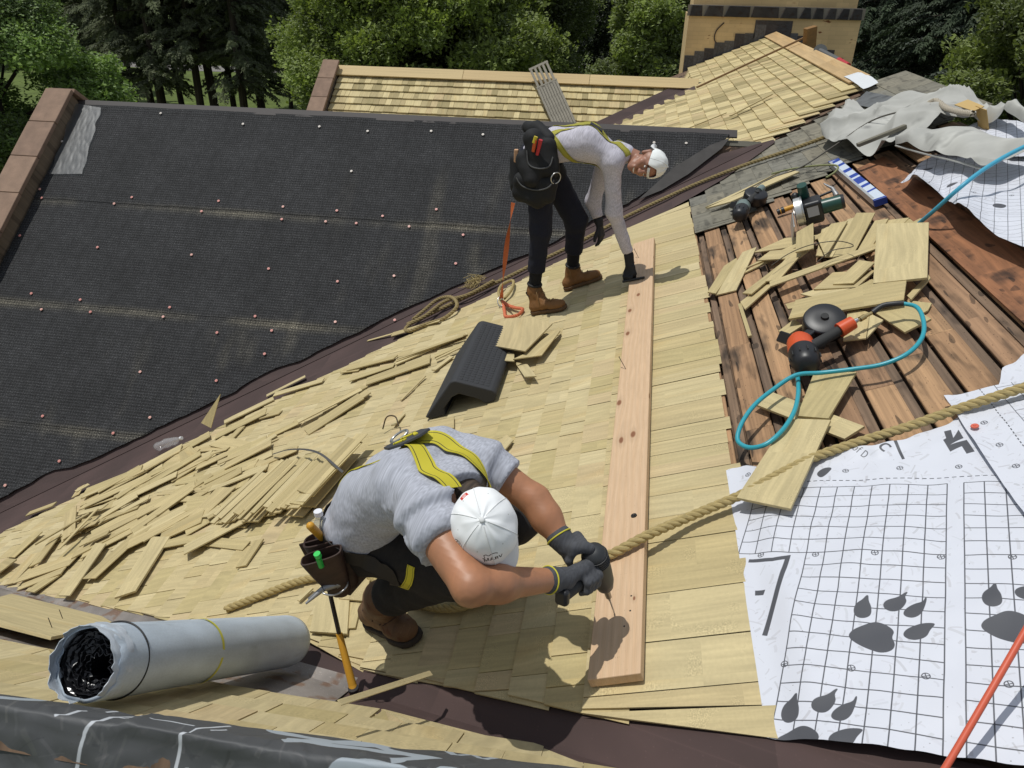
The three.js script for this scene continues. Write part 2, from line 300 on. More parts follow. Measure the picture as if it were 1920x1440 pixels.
// ---------------------------------------------------------------- finished upper slope below the chimney
const upperRoof = group('upper_roof', 'finished pale shingle slope rising to the ridge below the yellow chimney', 'roof', frameS);
{
  const courses = [], e = 0.181, off = 2.456;
  const tv = (u) => -13.11 - 0.57 * (u / 1.086 + 0.484) / 1 + 0; // valley with the far gable
  const steps = [[2.456, -9.533], [2.296, -9.404], [2.093, -9.23], [1.901, -9.08], [1.725, -8.975], [1.54, -8.795], [1.37, -8.659]];
  const hiS = poly1(steps.slice().reverse());
  for (let k = 0; k < 21; k++) {
    const u = off + e - e * k;
    const near = u > 1.3 ? hiS(u) : -8.45;
    courses.push({ b: u, L: k === 0 ? 0.12 : e * 2.1, lo: (b) => b > 1.0 ? -17.15 : Math.max(-17.15, -13.35 - 0.57 * (b / 1.086 + 0.484)), hi: () => near });
  }
  mesh('roof_deck', slab([[-1.6, -12.4], [-1.6, -8.2], [1.4, -8.5], [2.79, -9.4], [2.79, -17.2], [0.4, -17.2], [0.4, -13.8]], 0.05, -0.11), deckMat, upperRoof);
  layShingles(upperRoof, { courses, e, t: 0.017, wmin: 0.10, wmax: 0.27, seed: 77, yaw: 0, mats: agedMats, tones: agedTones, hj: 0.002, jit: 0.004, map: (b, h, a) => V(b, h, a), restLabel: 'small far courses of shingles' });
  const rm = [[0.60, 0.42, 0.22], [0.63, 0.45, 0.24], [0.57, 0.40, 0.205]].map(c => std({ color: lin(...c), map: cedarTex, roughness: 0.75 }));
  [[-17.2, -14.3], [-14.297, -11.6], [-11.597, -9.75]].forEach(([a, b], k) => { const g = rbox(0.235, 0.022, b - a, 0.004, 1); const p = g.attributes.position, uv = g.attributes.uv; for (let i = 0; i < p.count; i++) uv.setXY(i, p.getZ(i) * 0.6, p.getX(i)); const m = mesh('ridge_board', g, rm[k], upperRoof); m.position.set(2.70 - 0.01 * 0, 0.012, (a + b) / 2); });
}
// far side of the ridge
{
  const g = new THREE.Group(); g.position.copy(onS(2.79, -0.05, 0)); g.rotation.z = -ALPHA; g.name = numbered('back_slope'); scene.add(g);
  tag(g, 'hidden roof slope falling away behind the main ridge', 'roof');
  mesh('roof_deck', box(3.6, 0.05, 17.2, 1.8, -0.03, -8.6), oldMats[1], g);
}
// ---------------------------------------------------------------- gable with black breather mesh
const meshTex = dataTex(512, 512, (i, j, x, y) => {
  const row = Math.abs(((y * 17) % 1) - 0.5) * 2, col = Math.abs((((x + noise(x * 8, y * 8) * 0.01) * 20) % 1) - 0.5) * 2;
  const f1 = Math.pow(1 - Math.abs(noise(x * 60, y * 60)), 12), f2 = Math.pow(1 - Math.abs(noise(x * 95 + 9, y * 85)), 14);
  const sp = noise(x * 230, y * 230) > 0.57 ? 90 : 0;
  const big = noise(x * 62, y * 62) > 0.42 ? 130 : 0; const v = 46 + row * 62 + col * 40 + (f1 + f2) * 44 + sp + big + fbm(x * 6, y * 6, 2) * 40; return [v, v, v * 1.01];
});
const meshBump = dataTex(512, 512, (i, j, x, y) => { const row = Math.abs(((y * 17) % 1) - 0.5) * 2, col = Math.abs(((x * 20) % 1) - 0.5) * 2; const v = row * 90 + col * 50 + 70 + fbm(x * 90, y * 90, 2) * 110; return [v, v, v]; }, false);
const netMat = std({ color: 0xffffff, vertexColors: true, map: meshTex, bumpMap: meshBump, bumpScale: 0.006, roughness: 0.92 });
const backGable = group('mesh_covered_gable', 'gable roof slope covered in black breather mesh with pink cap nails', 'roof', frameB);
const netEdge = [[-0.02, 1.30], 0.931,0.046, 0.774,0.243, 0.306,0.659, 0.076,0.86, -0.846,1.576, -1.217,1.797, -1.626,2.081, -2.241,2.5, -2.608,2.77, -2.969,3.036, -3.185,3.126, -3.507,3.399, -3.66,3.509, -3.981,3.75, -4.169,3.856, -4.22,3.909, -4.539,4.129, -4.839,4.318, -4.967,4.332, -5.377,4.684, -7.5, 6.6].slice(1).reduce((a, v, i) => { i % 2 ? a[a.length - 1].push(v) : a.push([v]); return a; }, []).map(([x, d]) => [d, x]);
{
  const xr = poly1([[-0.05, 1.0], ...netEdge]);
  mesh('roof_deck', slab([[-6.75, 0.02], [-6.75, 7.2], [-7.4, 7.2], [-7.4, 0.02]].map(([a, b]) => [a, b]).concat([]).slice(0, 0).concat([[-6.75, 0.0], [1.40, 0.0], [-5.4, 5.9], [-6.75, 7.0]]), 0.05, -0.10), deckMat, backGable);
  const seams = [-0.02, 1.35, 2.63, 3.93, 5.4];
  for (let k = 0; k < 4; k++) {
    const d0 = seams[k], d1 = seams[k + 1], h0 = 0.004, h1 = 0.009;
    const nu = 150, nv = 34, last = k === 3;
    const g = sheet(nu, nv, (s, t) => {
      const d = lerp(d0 - (k ? 0.09 : 0), d1, t), xe = xr(d) + noise(d * 9, k) * 0.03 + noise(d * 40, k) * 0.012, x = lerp(-6.5, xe, s);
      const edge = smooth(0.9, 1, s) * 0.008;
      const h = lerp(h0, h1, t) + fbm(x * 1.7, d * 1.7, 3) * 0.022 + noise(x * 9, d * 9) * 0.004 + edge + (t < 0.03 && !k ? 0.01 : 0);
      return V(x, h, d + noise(x * 1.2, k * 3) * 0.006 * t);
    }, 0.006, (s, t, p) => [p.x * 1.9, p.z * 1.9 + k * 0.37]);
    const p = g.attributes.position, col = new Float32Array(p.count * 3);
    for (let i = 0; i < p.count; i++) {
      const x = p.getX(i), d = p.getZ(i);
      let dust = 0; for (const sd of [1.35, 2.63, 3.93]) { const q = Math.abs(d - sd - 0.03 - noise(x * 0.8, sd) * 0.02); dust += Math.exp(-q * q / 0.0016) * clamp(0.5 + noise(x * 1.3, sd * 3) * 0.9 + noise(x * 6, sd) * 0.3, 0, 1) * 0.8; }
      // sawdust fallen in streaks near the valley
      const st = smooth(0.12, 0.5, fbm(x * 4.2, d * 1.1 + 30, 3)) * smooth(2.2, 0.3, xr(d) - x) * 0.3;
      const st2 = smooth(0.25, 0.5, noise(x * 3.1 + 7, d * 0.7)) * smooth(-3.5, -1.5, x) * smooth(0.5, 1.0, d) * 0.22;
      const q = clamp(dust + st + st2, 0, 1), n = 0.5 + fbm(x * 2, d * 2, 3) * 0.25;
      col.set([lerp(0.125 * n * 1.7, 0.66, q), lerp(0.125 * n * 1.7, 0.59, q), lerp(0.128 * n * 1.7, 0.43, q)], i * 3);
    }
    g.setAttribute('color', new THREE.BufferAttribute(col, 3));
    mesh('breather_mesh', g, netMat, backGable);
  }
  // pink cap nails
  const capG = new THREE.CylinderGeometry(0.0135, 0.015, 0.004, 14).translate(0, 0.002, 0), capC = new THREE.CylinderGeometry(0.005, 0.006, 0.0025, 10).translate(0, 0.005, 0), cg = merge([capG, capC]);
  const capM = [std({ color: lin(0.62, 0.26, 0.22), roughness: 0.5 }), std({ color: lin(0.66, 0.36, 0.30), roughness: 0.5 }), std({ color: lin(0.62, 0.56, 0.50), roughness: 0.5 })];
  const caps = [-5.438,0.061, -4.396,0.16, -3.493,0.143, -2.928,0.17, -2.214,0.126, -1.633,0.143, -6.493,0.545, -6.47,1.235, -6.401,1.348, -5.351,1.263, -5.522,1.362, -4.342,1.245, -4.491,1.391, -3.612,1.26, -3.578,1.424, -3.012,1.27, -3.099,1.414, -2.769,1.409, -2.513,1.294, -2.205,1.405, -1.96,1.176, -1.629,1.465, -2.978,0.743, -6.433,1.859, -5.483,1.939, -4.423,1.939, -3.551,2.035, -2.798,2.122, -2.237,2.011, -5.996,2.546, -5.429,2.572, -5.804,2.72, -5.263,2.701, -4.448,2.57, -4.477,2.684, -3.532,2.59, -3.318,2.732, -2.708,2.579, -3.862,2.808, -3.316,2.99, -4.499,3.298, -3.706,3.314, -5.297,3.847, -4.236,3.745, -4.532,3.938, -4.95,4.258, -5.367,4.542, -2.129,2.501, -1.647,1.809, 0.198,0.137, 0.529,0.13];
  for (let i = 0; i < caps.length; i += 2) {
    const m = mesh('cap_nail', cg, capM[caps[i + 1] < 1.0 ? 2 : (i % 6 === 2 ? 1 : 0)], backGable);
    const x = caps[i], d = caps[i + 1]; m.position.set(x, 0.024 + fbm(x * 1.7, d * 1.7, 3) * 0.022, d); m.rotation.set(0.05 * Math.sin(i), i, 0.05 * Math.cos(i));
  }
  mesh('ridge_batten', rbox(7.6, 0.02, 0.10, 0.004, 1).translate(-2.75, 0.006, -0.045), std({ color: lin(0.05, 0.042, 0.04), roughness: 0.7 }), backGable);
}
// coping stones
const copeTex = dataTex(256, 256, (i, j, x, y) => { const v = 222 + fbm(x * 8, y * 8, 4) * 40 + noise(x * 90, y * 90) * 9; return [v, v * 0.99, v * 0.975]; });
const copeMats = [[0.335, 0.222, 0.158], [0.31, 0.205, 0.148], [0.355, 0.238, 0.17]].map(c => std({ color: lin(...c), map: copeTex, roughness: 0.85 }));
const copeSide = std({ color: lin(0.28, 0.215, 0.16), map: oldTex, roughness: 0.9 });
function coping(label, place, x0, x1, d0, d1, step, h, frame) {
  const g = group('gable_coping', label, 'coping', frame);
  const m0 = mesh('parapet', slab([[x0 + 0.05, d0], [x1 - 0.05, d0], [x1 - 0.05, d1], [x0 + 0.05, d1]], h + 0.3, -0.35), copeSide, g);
  let k = 0;
  for (let d = d0; d < d1 - 0.05; d += step) {
    const s = Math.min(step, d1 - d) - 0.006, gg = rbox(x1 - x0, 0.05, s, 0.008, 2);
    const p = gg.attributes.position, uv = gg.attributes.uv; for (let i = 0; i < p.count; i++) uv.setXY(i, p.getX(i) + k * 0.31, p.getZ(i) + k * 0.17);
    const m = mesh('coping_stone', gg, copeMats[k % 3], g); m.position.set((x0 + x1) / 2 + 0.004 * Math.sin(k * 5), h - 0.02, d + step / 2); m.rotation.y = 0.004 * Math.sin(k * 3); k++;
  }
  return g;
}
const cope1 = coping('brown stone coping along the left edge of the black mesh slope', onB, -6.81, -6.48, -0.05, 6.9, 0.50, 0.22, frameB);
{ // the first stone of the coping beyond the apex, falling the other way
  const g = rbox(0.34, 0.05, 0.6, 0.008, 2); const m = mesh('coping_stone', g, copeMats[1], cope1);
  const c = onB(-6.645, 0.195, -0.06).add(V(0, -Math.sin(BETA), -Math.cos(BETA)).multiplyScalar(0.31)).sub(V(0, 0.6, -8.381)).applyQuaternion(QB.clone().invert()); m.position.copy(c); m.rotation.x = -2 * BETA;
}
// back faces of the gables
for (const [fr, x0, x1, z0, y0, nm] of [[frameB, -6.7, 1.3, -8.381, 0.6, 'rear roof slope of the black mesh gable']]) {
  const g = thing('rear_slope', nm, 'roof'); g.position.set(0, y0, z0); g.rotation.x = -BETA;
  mesh('roof_deck', box(x1 - x0, 0.06, 3.2, (x0 + x1) / 2, -0.05, -1.62), oldMats[1], g);
}
// ---------------------------------------------------------------- far gable with finished shingles
const farGable = group('shingled_gable', 'far gable slope of finished golden shingles behind the black mesh ridge', 'roof', frameT);
{
  const courses = [], e = 0.168;
  for (let k = 0; k < 9; k++) courses.push({ b: -(0.365 + e * k), L: e * 1.9, lo: () => -5.55, hi: (b) => 0.92 + b * 1.34 });
  mesh('roof_deck', slab([[-5.75, 0], [1.0, 0], [-1.2, 1.75], [-5.75, 1.75]], 0.05, -0.12), deckMat, farGable);
  layShingles(farGable, { courses, e, t: 0.026, wmin: 0.075, wmax: 0.2, seed: 12, yaw: Math.PI / 2, mats: agedMats, tones: agedTones, hj: 0.003, jit: 0.004, ej: 0.008, map: (b, h, a) => V(a, h, -b), restLabel: 'shingles of the lowest courses' });
  const rm = [[0.70, 0.545, 0.29], [0.66, 0.50, 0.265], [0.68, 0.53, 0.28]].map(c => std({ color: lin(...c), map: cedarTex, roughness: 0.75 }));
  [[-5.62, -3.2], [-3.195, -0.9], [-0.895, 1.0]].forEach(([a, b], k) => { const g = rbox(b - a, 0.025, 0.235, 0.004, 1); const m = mesh('ridge_board', g, rm[k], farGable); m.position.set((a + b) / 2, 0.022, 0.10); });
  const back = mesh('rear_deck', box(6.7, 0.05, 2.4, -2.3, -0.05, -1.2), oldMats[0], farGable); back.rotation.x = -2 * BETA;
}
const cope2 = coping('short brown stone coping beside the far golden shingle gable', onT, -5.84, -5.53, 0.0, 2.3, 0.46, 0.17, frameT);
// ---------------------------------------------------------------- front gable (nearest), falls away from the camera
const frontEdge = poly1([[-3.2, 1.52], [-2.357, 1.329], [-1.21, 1.187], [-1.062, 1.283], [-0.851, 1.216], [-0.684, 1.124], [-0.419, 1.033], [-0.062, 1.044], [0.186, 0.831], [0.9, 0.35]]);
const frontGable = group('front_gable', 'nearest gable roof slope of tan shingles below the black foreground sheet', 'roof', frameF);
{
  const courses = [], e = 0.172;
  const edge = frontEdge;
  const inv = (d) => { let x = 0.95; while (x > -3.4 && edge(x) < d) x -= 0.02; return x; };
  for (let k = 0; k < 6; k++) { const d = 1.47 - e * k; courses.push({ b: -d, L: Math.min(e * 2.1, d - 0.37), lo: () => -3.4, hi: (b) => inv(-b) }); }
  mesh('roof_deck', slab([[-3.6, -0.335], [0.86, -0.335], [-2.4, -2.33], [-3.6, -2.6]], 0.05, -0.10), deckMat, frontGable);
  layShingles(frontGable, { courses, e, t: 0.008, wmin: 0.12, wmax: 0.27, seed: 31, yaw: -Math.PI / 2, sgn: -1, cut: 0.01, map: (b, h, a) => V(a, h, b) });
}
// ---------------------------------------------------------------- valley flashings
const copperTex = dataTex(512, 512, (i, j, x, y) => { const g = fbm(x * 3, y * 3, 4), s = Math.pow(1 - Math.abs(noise(x * 2 + y * 14, y * 2)), 30) * 25; const sp = noise(x * 160, y * 160) > 0.62 ? 40 : 0; const v = 205 + g * 50 + s + sp; return [v, v, v]; });
const copperMat = std({ color: lin(0.098, 0.058, 0.052), map: copperTex, roughness: 0.8 });
const leadTex = dataTex(512, 512, (i, j, x, y) => { const g = fbm(x * 5, y * 5, 4), b = smooth(0.05, 0.3, fbm(x * 11 + 4, y * 12, 4)), sp = noise(x * 120, y * 120) > 0.5 ? 30 : 0; const v = 190 + g * 70 + sp; return [v - b * 20, v - b * 45, v - b * 62]; });
const leadMat = std({ color: lin(0.46, 0.41, 0.375), map: leadTex, roughness: 0.6, metalness: 0.1 });
function strip(name, pts, mat, parent, lift) { // quad strips given as pairs of world points
  const P = [], I = [], U = []; let run = 0;
  pts.forEach(([a, b], k) => { if (k) run += a.distanceTo(pts[k - 1][0]); for (const [p, v] of [[a, 0], [b, 1]]) { P.push(p.x, p.y, p.z); U.push(run * 0.8, v * a.distanceTo(b) * 0.8); } if (k) { const q = 2 * k; I.push(q - 2, q - 1, q, q, q - 1, q + 1); } });
  const g = new THREE.BufferGeometry(); g.setAttribute('position', new THREE.Float32BufferAttribute(P, 3)); g.setAttribute('uv', new THREE.Float32BufferAttribute(U, 2)); g.setIndex(I); g.computeVertexNormals();
  return mesh(name, g, mat, parent);
}
{
  const vz = (x) => -7.575 - 0.57 * x, wp = (x) => V(x, TS * x, vz(x));
  const f = thing('valley_flashing', 'dark brown metal valley flashing between black mesh and pale shingles', 'flashing');
  const S_ = [], B_ = [];
  for (let k = 0; k <= 30; k++) { const x = lerp(1.42, -6.6, k / 30), p = wp(x); const w = Math.min(0.62, 0.10 + (1.42 - x) * 0.8); S_.push([p, onS(x * 1.086, (x > 0.45 ? -0.008 : -0.028) + 0.003 * noise(x * 3, 1), vz(x) + w)]); const d = (vz(x) + 8.381) * 1.2464; B_.push([onB(x - Math.min(0.7, (1.42 - x) * 0.7), -0.006 + 0.003 * noise(x * 3, 2), d), p]); }
  strip('flashing_wing', S_, copperMat, f); strip('flashing_wing', B_, copperMat, f);
  const seam = []; for (let k = 0; k <= 20; k++) { const x = lerp(1.3, -6.5, k / 20), p = wp(x); seam.push(p.add(V(0, 0.004, 0))); }
  mesh('fold', tube(seam, 0.006, 6), copperMat, f);
}
{
  const vz = (x) => -1.47 + 0.44 * x, wp = (x) => V(x, TS * x, vz(x));
  const f = thing('valley_flashing', 'dark brown metal valley flashing along the lower edge of the open slope', 'flashing');
  const S_ = [], F_ = [];
  for (let k = 0; k <= 24; k++) { const x = lerp(1.6, -1.35, k / 24), p = wp(x); S_.push([onS(x * 1.086, -0.05, vz(x) - 0.32), p]); F_.push([p, onF(x - 0.0, -0.06, Math.max(0.36, (-0.8476 - vz(x)) * 1.389 - 0.32))]); }
  strip('flashing_wing', S_, copperMat, f); strip('flashing_wing', F_, copperMat, f);
  const g = thing('valley_pan', 'stained grey metal valley pan under the pale roll', 'flashing');
  const s2 = [], f2 = [];
  for (let k = 0; k <= 20; k++) { const x = lerp(-0.9, -5.6, k / 20), p = wp(x).add(V(0, 0.004, 0)); s2.push([onS(x * 1.086, -0.06, vz(x) - 0.3), p]); f2.push([p, onF(x, -0.035, frontEdge(x) - 0.12)]); }
  strip('pan_wing', s2, leadMat, g); strip('pan_wing', f2, leadMat, g);
}
{
  const f = thing('valley_flashing', 'narrow dark flashing strip beside the far golden gable', 'flashing');
  const A = [], Bq = [];
  for (let k = 0; k <= 10; k++) { const x = lerp(0.98, -1.5, k / 10), z = -13.78 - 0.57 * (x), y = TS * x; A.push([V(x, y, z), onS(x * 1.086, -0.012, z + 0.42)]); Bq.push([V(x - 0.28, y + 0.01, z), V(x, y, z)]); }
  strip('flashing_wing', A, copperMat, f); strip('flashing_wing', Bq, copperMat, f);
}
// ---------------------------------------------------------------- house below the roofs
{
  const w = thing('house', 'stone house walls under the roofs', 'house');
  const st = std({ color: lin(0.33, 0.27, 0.2), map: copeTex, roughness: 0.9 });
  mesh('wall', box(4.9, 8.0, 5.2, -4.45, -6.9, -8.6), st, w);
  mesh('wall', box(8.0, 8.6, 17.0, 2.0, -5.95, -8.7), st, w);
  mesh('wall', box(4.9, 7.6, 2.6, -3.4, -6.3, 0.4), st, w);
  mesh('wall', box(6.4, 8.6, 3.0, -2.6, -6.0, -14.6), st, w);
}
// ---------------------------------------------------------------- chimney
{
  const c = thing('chimney', 'broad yellow painted brick chimney with dark stone band at the ridge end', 'chimney');
  const brickTex = dataTex(512, 512, (i, j, x, y) => {
    const ny = 32, row = Math.floor(y * ny), fy = (y * ny) % 1, fx = ((x * 12 + (row % 2) * 0.5) % 1), mort = (fy < 0.08 || fx < 0.035) ? -9 : 0;
    const cell = noise(Math.floor(x * 12 + (row % 2) * 0.5) * 3.7, row * 5.3); const chip = smooth(0.30, 0.42, fbm(x * 11, y * 24, 4)) * (noise(x * 3, y * 4) > 0.0 ? 1 : 0.15);
    const v = 225 + mort + cell * 16 + fbm(x * 5, y * 5, 3) * 26; return [lerp(v, 120, chip), lerp(v * 0.985, 78, chip), lerp(v * 0.95, 60, chip)];
  });
  const bm = std({ color: lin(0.84, 0.62, 0.34), map: brickTex, roughness: 0.85 });
  const bodyG = box(3.32, 6, 1.6); { const uv = bodyG.attributes.uv; for (let i = 0; i < uv.count; i++) uv.setXY(i, uv.getX(i) * 1.2, uv.getY(i) * 2.4); }
  const body = mesh('brick_body', bodyG, bm, c); body.position.set(2.50, -1.63, -18.0);
  const upG = box(3.14, 3.0, 1.44); { const uv = upG.attributes.uv; for (let i = 0; i < uv.count; i++) uv.setXY(i, uv.getX(i) * 1.1, uv.getY(i) * 1.2); }
  const up = mesh('brick_shaft', upG, bm, c); up.position.set(2.48, 3.0, -18.0);
  const stoneM = [[0.065, 0.058, 0.055], [0.085, 0.075, 0.07], [0.05, 0.046, 0.047]].map(q => std({ color: lin(...q), map: leadTex, roughness: 0.8 })), mortarM = std({ color: lin(0.34, 0.31, 0.26), map: copeTex, roughness: 0.9 });
  const mk = (g, m, n) => mesh(n, g, m, c);
  const wsl = slab([[0.80, -17.17], [4.20, -17.17], [4.12, -17.29], [0.88, -17.29]], 0.2, 1.36); mk(wsl, mortarM, 'mortar_bed');
  const xs = [0.84, 1.12, 1.52, 2.04, 2.60, 2.96, 3.22, 3.45, 3.68, 3.92, 4.17];
  for (let k = 0; k < xs.length - 1; k++) { const a = xs[k] + 0.02, b = xs[k + 1] - 0.03, sk = 0.05 * Math.sin(k * 7.3); const sh = new THREE.Shape([[a, 1.365], [b, 1.365], [b - 0.02 + sk * 0.3, 1.545], [a + 0.03 + Math.abs(sk), 1.55]].map(q => new THREE.Vector2(...q))); const g = new THREE.ExtrudeGeometry(sh, { depth: 0.06, bevelEnabled: true, bevelSize: 0.008, bevelThickness: 0.01, bevelSegments: 2 }); g.translate(0, 0, -17.2); mk(g, stoneM[k % 3], 'band_stone'); }
  // stepped flashing on the front face
  const fl = [std({ color: lin(0.13, 0.125, 0.13), map: leadTex, roughness: 0.5 }), std({ color: lin(0.19, 0.185, 0.19), map: leadTex, roughness: 0.5 }), std({ color: lin(0.10, 0.085, 0.085), map: leadTex, roughness: 0.6 })];
  const put = (x, yb, w, h, k) => { const g = rbox(w, h, 0.012, 0.003, 1); const m = mk(g, fl[k % 3], 'step_flashing'); m.position.set(x, yb + h / 2, -17.192 + 0.002 * (k % 4)); };
  for (let k = 0; k < 9; k++) { const x = 0.95 + k * 0.19; put(x, TS * x - 0.12, 0.20, 0.34 + 0.05 * Math.sin(k * 3), k); }
  put(2.52, 0.98, 0.72, 0.33, 2); put(2.62, 1.0, 0.30, 0.29, 0); 
  for (let k = 0; k < 6; k++) { const x = 2.92 + k * 0.19; put(x, 1.087 - TS * (x - 2.56) - 0.14, 0.20, 0.30 + 0.04 * Math.sin(k * 2), k + 1); }
  mk(tube([V(1.55, 1.25, -17.19), V(1.42, 1.1, -17.185), V(1.4, 0.95, -17.185), V(1.46, 0.86, -17.19)], 0.012, 6), std({ color: lin(0.06, 0.04, 0.03) }), 'cable');
}
// ---------------------------------------------------------------- printed underlayment
function canvasTex(w, h, draw) { const c = document.createElement('canvas'); c.width = w; c.height = h; const x = c.getContext('2d'); draw(x, w, h); const t = new THREE.CanvasTexture(c); t.colorSpace = THREE.SRGBColorSpace; t.magFilter = THREE.LinearFilter; t.anisotropy = 8; return t; }
const INK = '#4c4d52', PAPER = '#ced0d8';
function grime(x, w, h, seed, n, rgb = '96,88,80') { const r = rng(seed); for (let k = 0; k < n; k++) { const px = r() * w, py = r() * h, L = 4 + r() * 46, a = r() * 6.28; x.strokeStyle = `rgba(${rgb},${0.04 + r() * 0.13})`; x.lineWidth = 1 + r() * 9; x.beginPath(); x.moveTo(px, py); x.quadraticCurveTo(px + Math.cos(a) * L * .5 + r() * 9, py + Math.sin(a) * L * .5, px + Math.cos(a) * L, py + Math.sin(a) * L + r() * 12); x.stroke(); } for (let k = 0; k < n / 3; k++) { x.fillStyle = `rgba(60,52,45,${0.15 + r() * 0.4})`; x.fillRect(r() * w, r() * h, 1 + r() * 3, 1 + r() * 2); } }
function cross(x, a, b, r) { x.beginPath(); x.ellipse(a, b, r, r, 0, 0, 6.3); x.moveTo(a - r, b); x.lineTo(a + r, b); x.moveTo(a, b - r); x.lineTo(a, b + r); x.stroke(); }
const polyPath = (x, pts) => { x.beginPath(); pts.forEach((p, k) => k ? x.lineTo(p[0], p[1]) : x.moveTo(p[0], p[1])); x.closePath(); x.fill(); };
function softPath(x, pts) { x.beginPath(); const n = pts.length; for (let k = 0; k < n; k++) { const a = pts[k], b = pts[(k + 1) % n], m = [(a[0] + b[0]) / 2, (a[1] + b[1]) / 2]; k ? x.quadraticCurveTo(a[0], a[1], m[0], m[1]) : x.moveTo(m[0], m[1]); } const a = pts[0], b = pts[1]; x.quadraticCurveTo(a[0], a[1], (a[0] + b[0]) / 2, (a[1] + b[1]) / 2); x.closePath(); x.fill(); }
const pad = [[0.846,-1.784], [0.863,-1.808], [0.899,-1.82], [0.933,-1.831], [0.96,-1.818], [0.982,-1.784], [0.965,-1.76], [0.97,-1.732], [0.956,-1.707], [0.925,-1.702], [0.896,-1.722], [0.868,-1.748]];
const toes = [[[0.885,-1.886], [0.899,-1.913], [0.924,-1.926], [0.937,-1.94], [0.944,-1.938], [0.938,-1.916], [0.941,-1.89], [0.931,-1.854], [0.905,-1.846], [0.886,-1.859]], [[0.975,-1.896], [0.993,-1.91], [1.025,-1.912], [1.052,-1.931], [1.058,-1.928], [1.043,-1.912], [1.045,-1.889], [1.018,-1.857], [0.994,-1.855], [0.974,-1.873]], [[1.019,-1.841], [1.032,-1.86], [1.061,-1.876], [1.088,-1.881], [1.098,-1.899], [1.103,-1.896], [1.089,-1.863], [1.07,-1.83], [1.045,-1.818], [1.025,-1.826]], [[0.997,-1.764], [1.011,-1.782], [1.043,-1.792], [1.067,-1.794], [1.09,-1.789], [1.093,-1.782], [1.073,-1.765], [1.058,-1.741], [1.027,-1.735], [1.005,-1.746]]];
const PPM = 1000, U0 = 0.55, Z0 = -3.25;
const E1 = [0.951, 0.306], E2 = [-0.306, 0.951];
function paperPrint(x, w, h, main) {
  x.fillStyle = PAPER; x.fillRect(0, 0, w, h); grime(x, w, h, main ? 3 : 8, 1500);
  x.strokeStyle = INK; x.fillStyle = INK;
  const q = (a, b) => [(0.72 + a * E1[0] + b * E2[0] - U0) * PPM, (-1.959 + a * E1[1] + b * E2[1] - Z0) * PPM];
  const line = (a0, b0, a1, b1) => { x.beginPath(); x.moveTo(...q(a0, b0)); x.lineTo(...q(a1, b1)); x.stroke(); };
  x.lineWidth = 3.4; const c = 0.062;
  const panel = (a0, n, b0, m) => { for (let k = 0; k <= n; k++) line(a0 + k * c, b0, a0 + k * c, b0 + m * c); for (let k = 0; k <= m; k++) line(a0, b0 + k * c, a0 + n * c, b0 + k * c); };
  panel(-4 * c, 11, -0.245 - 6 * c, 6); panel(0, 7, -0.245, 16); panel(0.486, 7, -0.245 - 6 * c, 22); panel(-4 * c, 11, -0.245 - 18 * c, 5); panel(0.97, 7, -0.62, 22);
  x.lineWidth = 2.6;
  for (let k = -2; k < 8; k++) for (const b of [-0.235, 0.245, -0.715]) { const p = q(0.032 + k * 0.194 + (b > 0 ? -0.03 : b < -0.5 ? 0.05 : 0), b); cross(x, p[0], p[1], 10.5); }
  x.lineWidth = 4; x.setLineDash([14, 10]); line(-0.2, -0.655, 1.2, -0.655); x.setLineDash([]);
  const sh = (dx, dz) => { softPath(x, pad.map(([u, z]) => [(u + dx - U0) * PPM, (z + dz - Z0) * PPM])); for (const t of toes) softPath(x, t.map(([u, z]) => [(u + dx - U0) * PPM, (z + dz - Z0) * PPM])); };
  if (main) {
    sh(0, 0); sh(-0.276, 0.327); sh(0.354, 0.036); sh(0.30, 0.50);
    const P = (u, z) => [(u - U0) * PPM, (z - Z0) * PPM];
    // bold stroke at the left edge and the letters along the top
    x.lineWidth = 17; x.lineJoin = 'miter'; x.beginPath(); x.moveTo(...P(0.591,-2.219)); x.lineTo(...P(0.675,-2.193)); x.lineTo(...P(0.729,-2.189)); x.quadraticCurveTo(...P(0.682,-2.057), ...P(0.602,-1.855)); x.stroke();
    polyPath(x, [P(0.596,-2.063), P(0.631,-2.054), P(0.621,-2.033), P(0.593,-2.04)]);
    polyPath(x, [P(1.222,-2.714), P(1.234,-2.717), P(1.232,-2.6), P(1.222,-2.6)]);
    polyPath(x, [P(1.405,-2.712), P(1.43,-2.713), P(1.421,-2.659), P(1.455,-2.709), P(1.454,-2.652), P(1.398,-2.623), P(1.46,-2.638), P(1.461,-2.56), P(1.432,-2.554), P(1.432,-2.602), P(1.387,-2.587), P(1.386,-2.662), P(1.399,-2.668)]);
    softPath(x, [P(0.907,-2.632), P(0.936,-2.658), P(0.98,-2.649), P(0.944,-2.614), P(0.919,-2.598)]);
    const txt = (s, px, ang, size, w, sx = 1) => { x.save(); x.translate(...px); x.rotate(ang); x.scale(sx, 1); x.font = `${w} ${size}px sans-serif`; x.fillText(s, 0, 0); x.restore(); };
    txt('PC', P(1.137,-2.711), 1.02, 62, 'bold', 0.9); txt('of D', P(1.064,-2.71), 1.02, 40, 'normal', 0.9);
  }
}
const paperMat = (t) => std({ map: t, roughness: 0.55, side: THREE.DoubleSide });
const paperTex = canvasTex(1450, 2000, (x, w, h) => paperPrint(x, w, h, true));
const crumple = (u, z, a) => (fbm(u * 3.1 + 4, z * 3.1, 3) * 0.9 + noise(u * 9, z * 9) * 0.16 + Math.abs(noise(u * 2.2 - z * 1.3, z * 1.4 + 2)) * 0.5) * a;
function duo(list, n) { return poly1(list); }
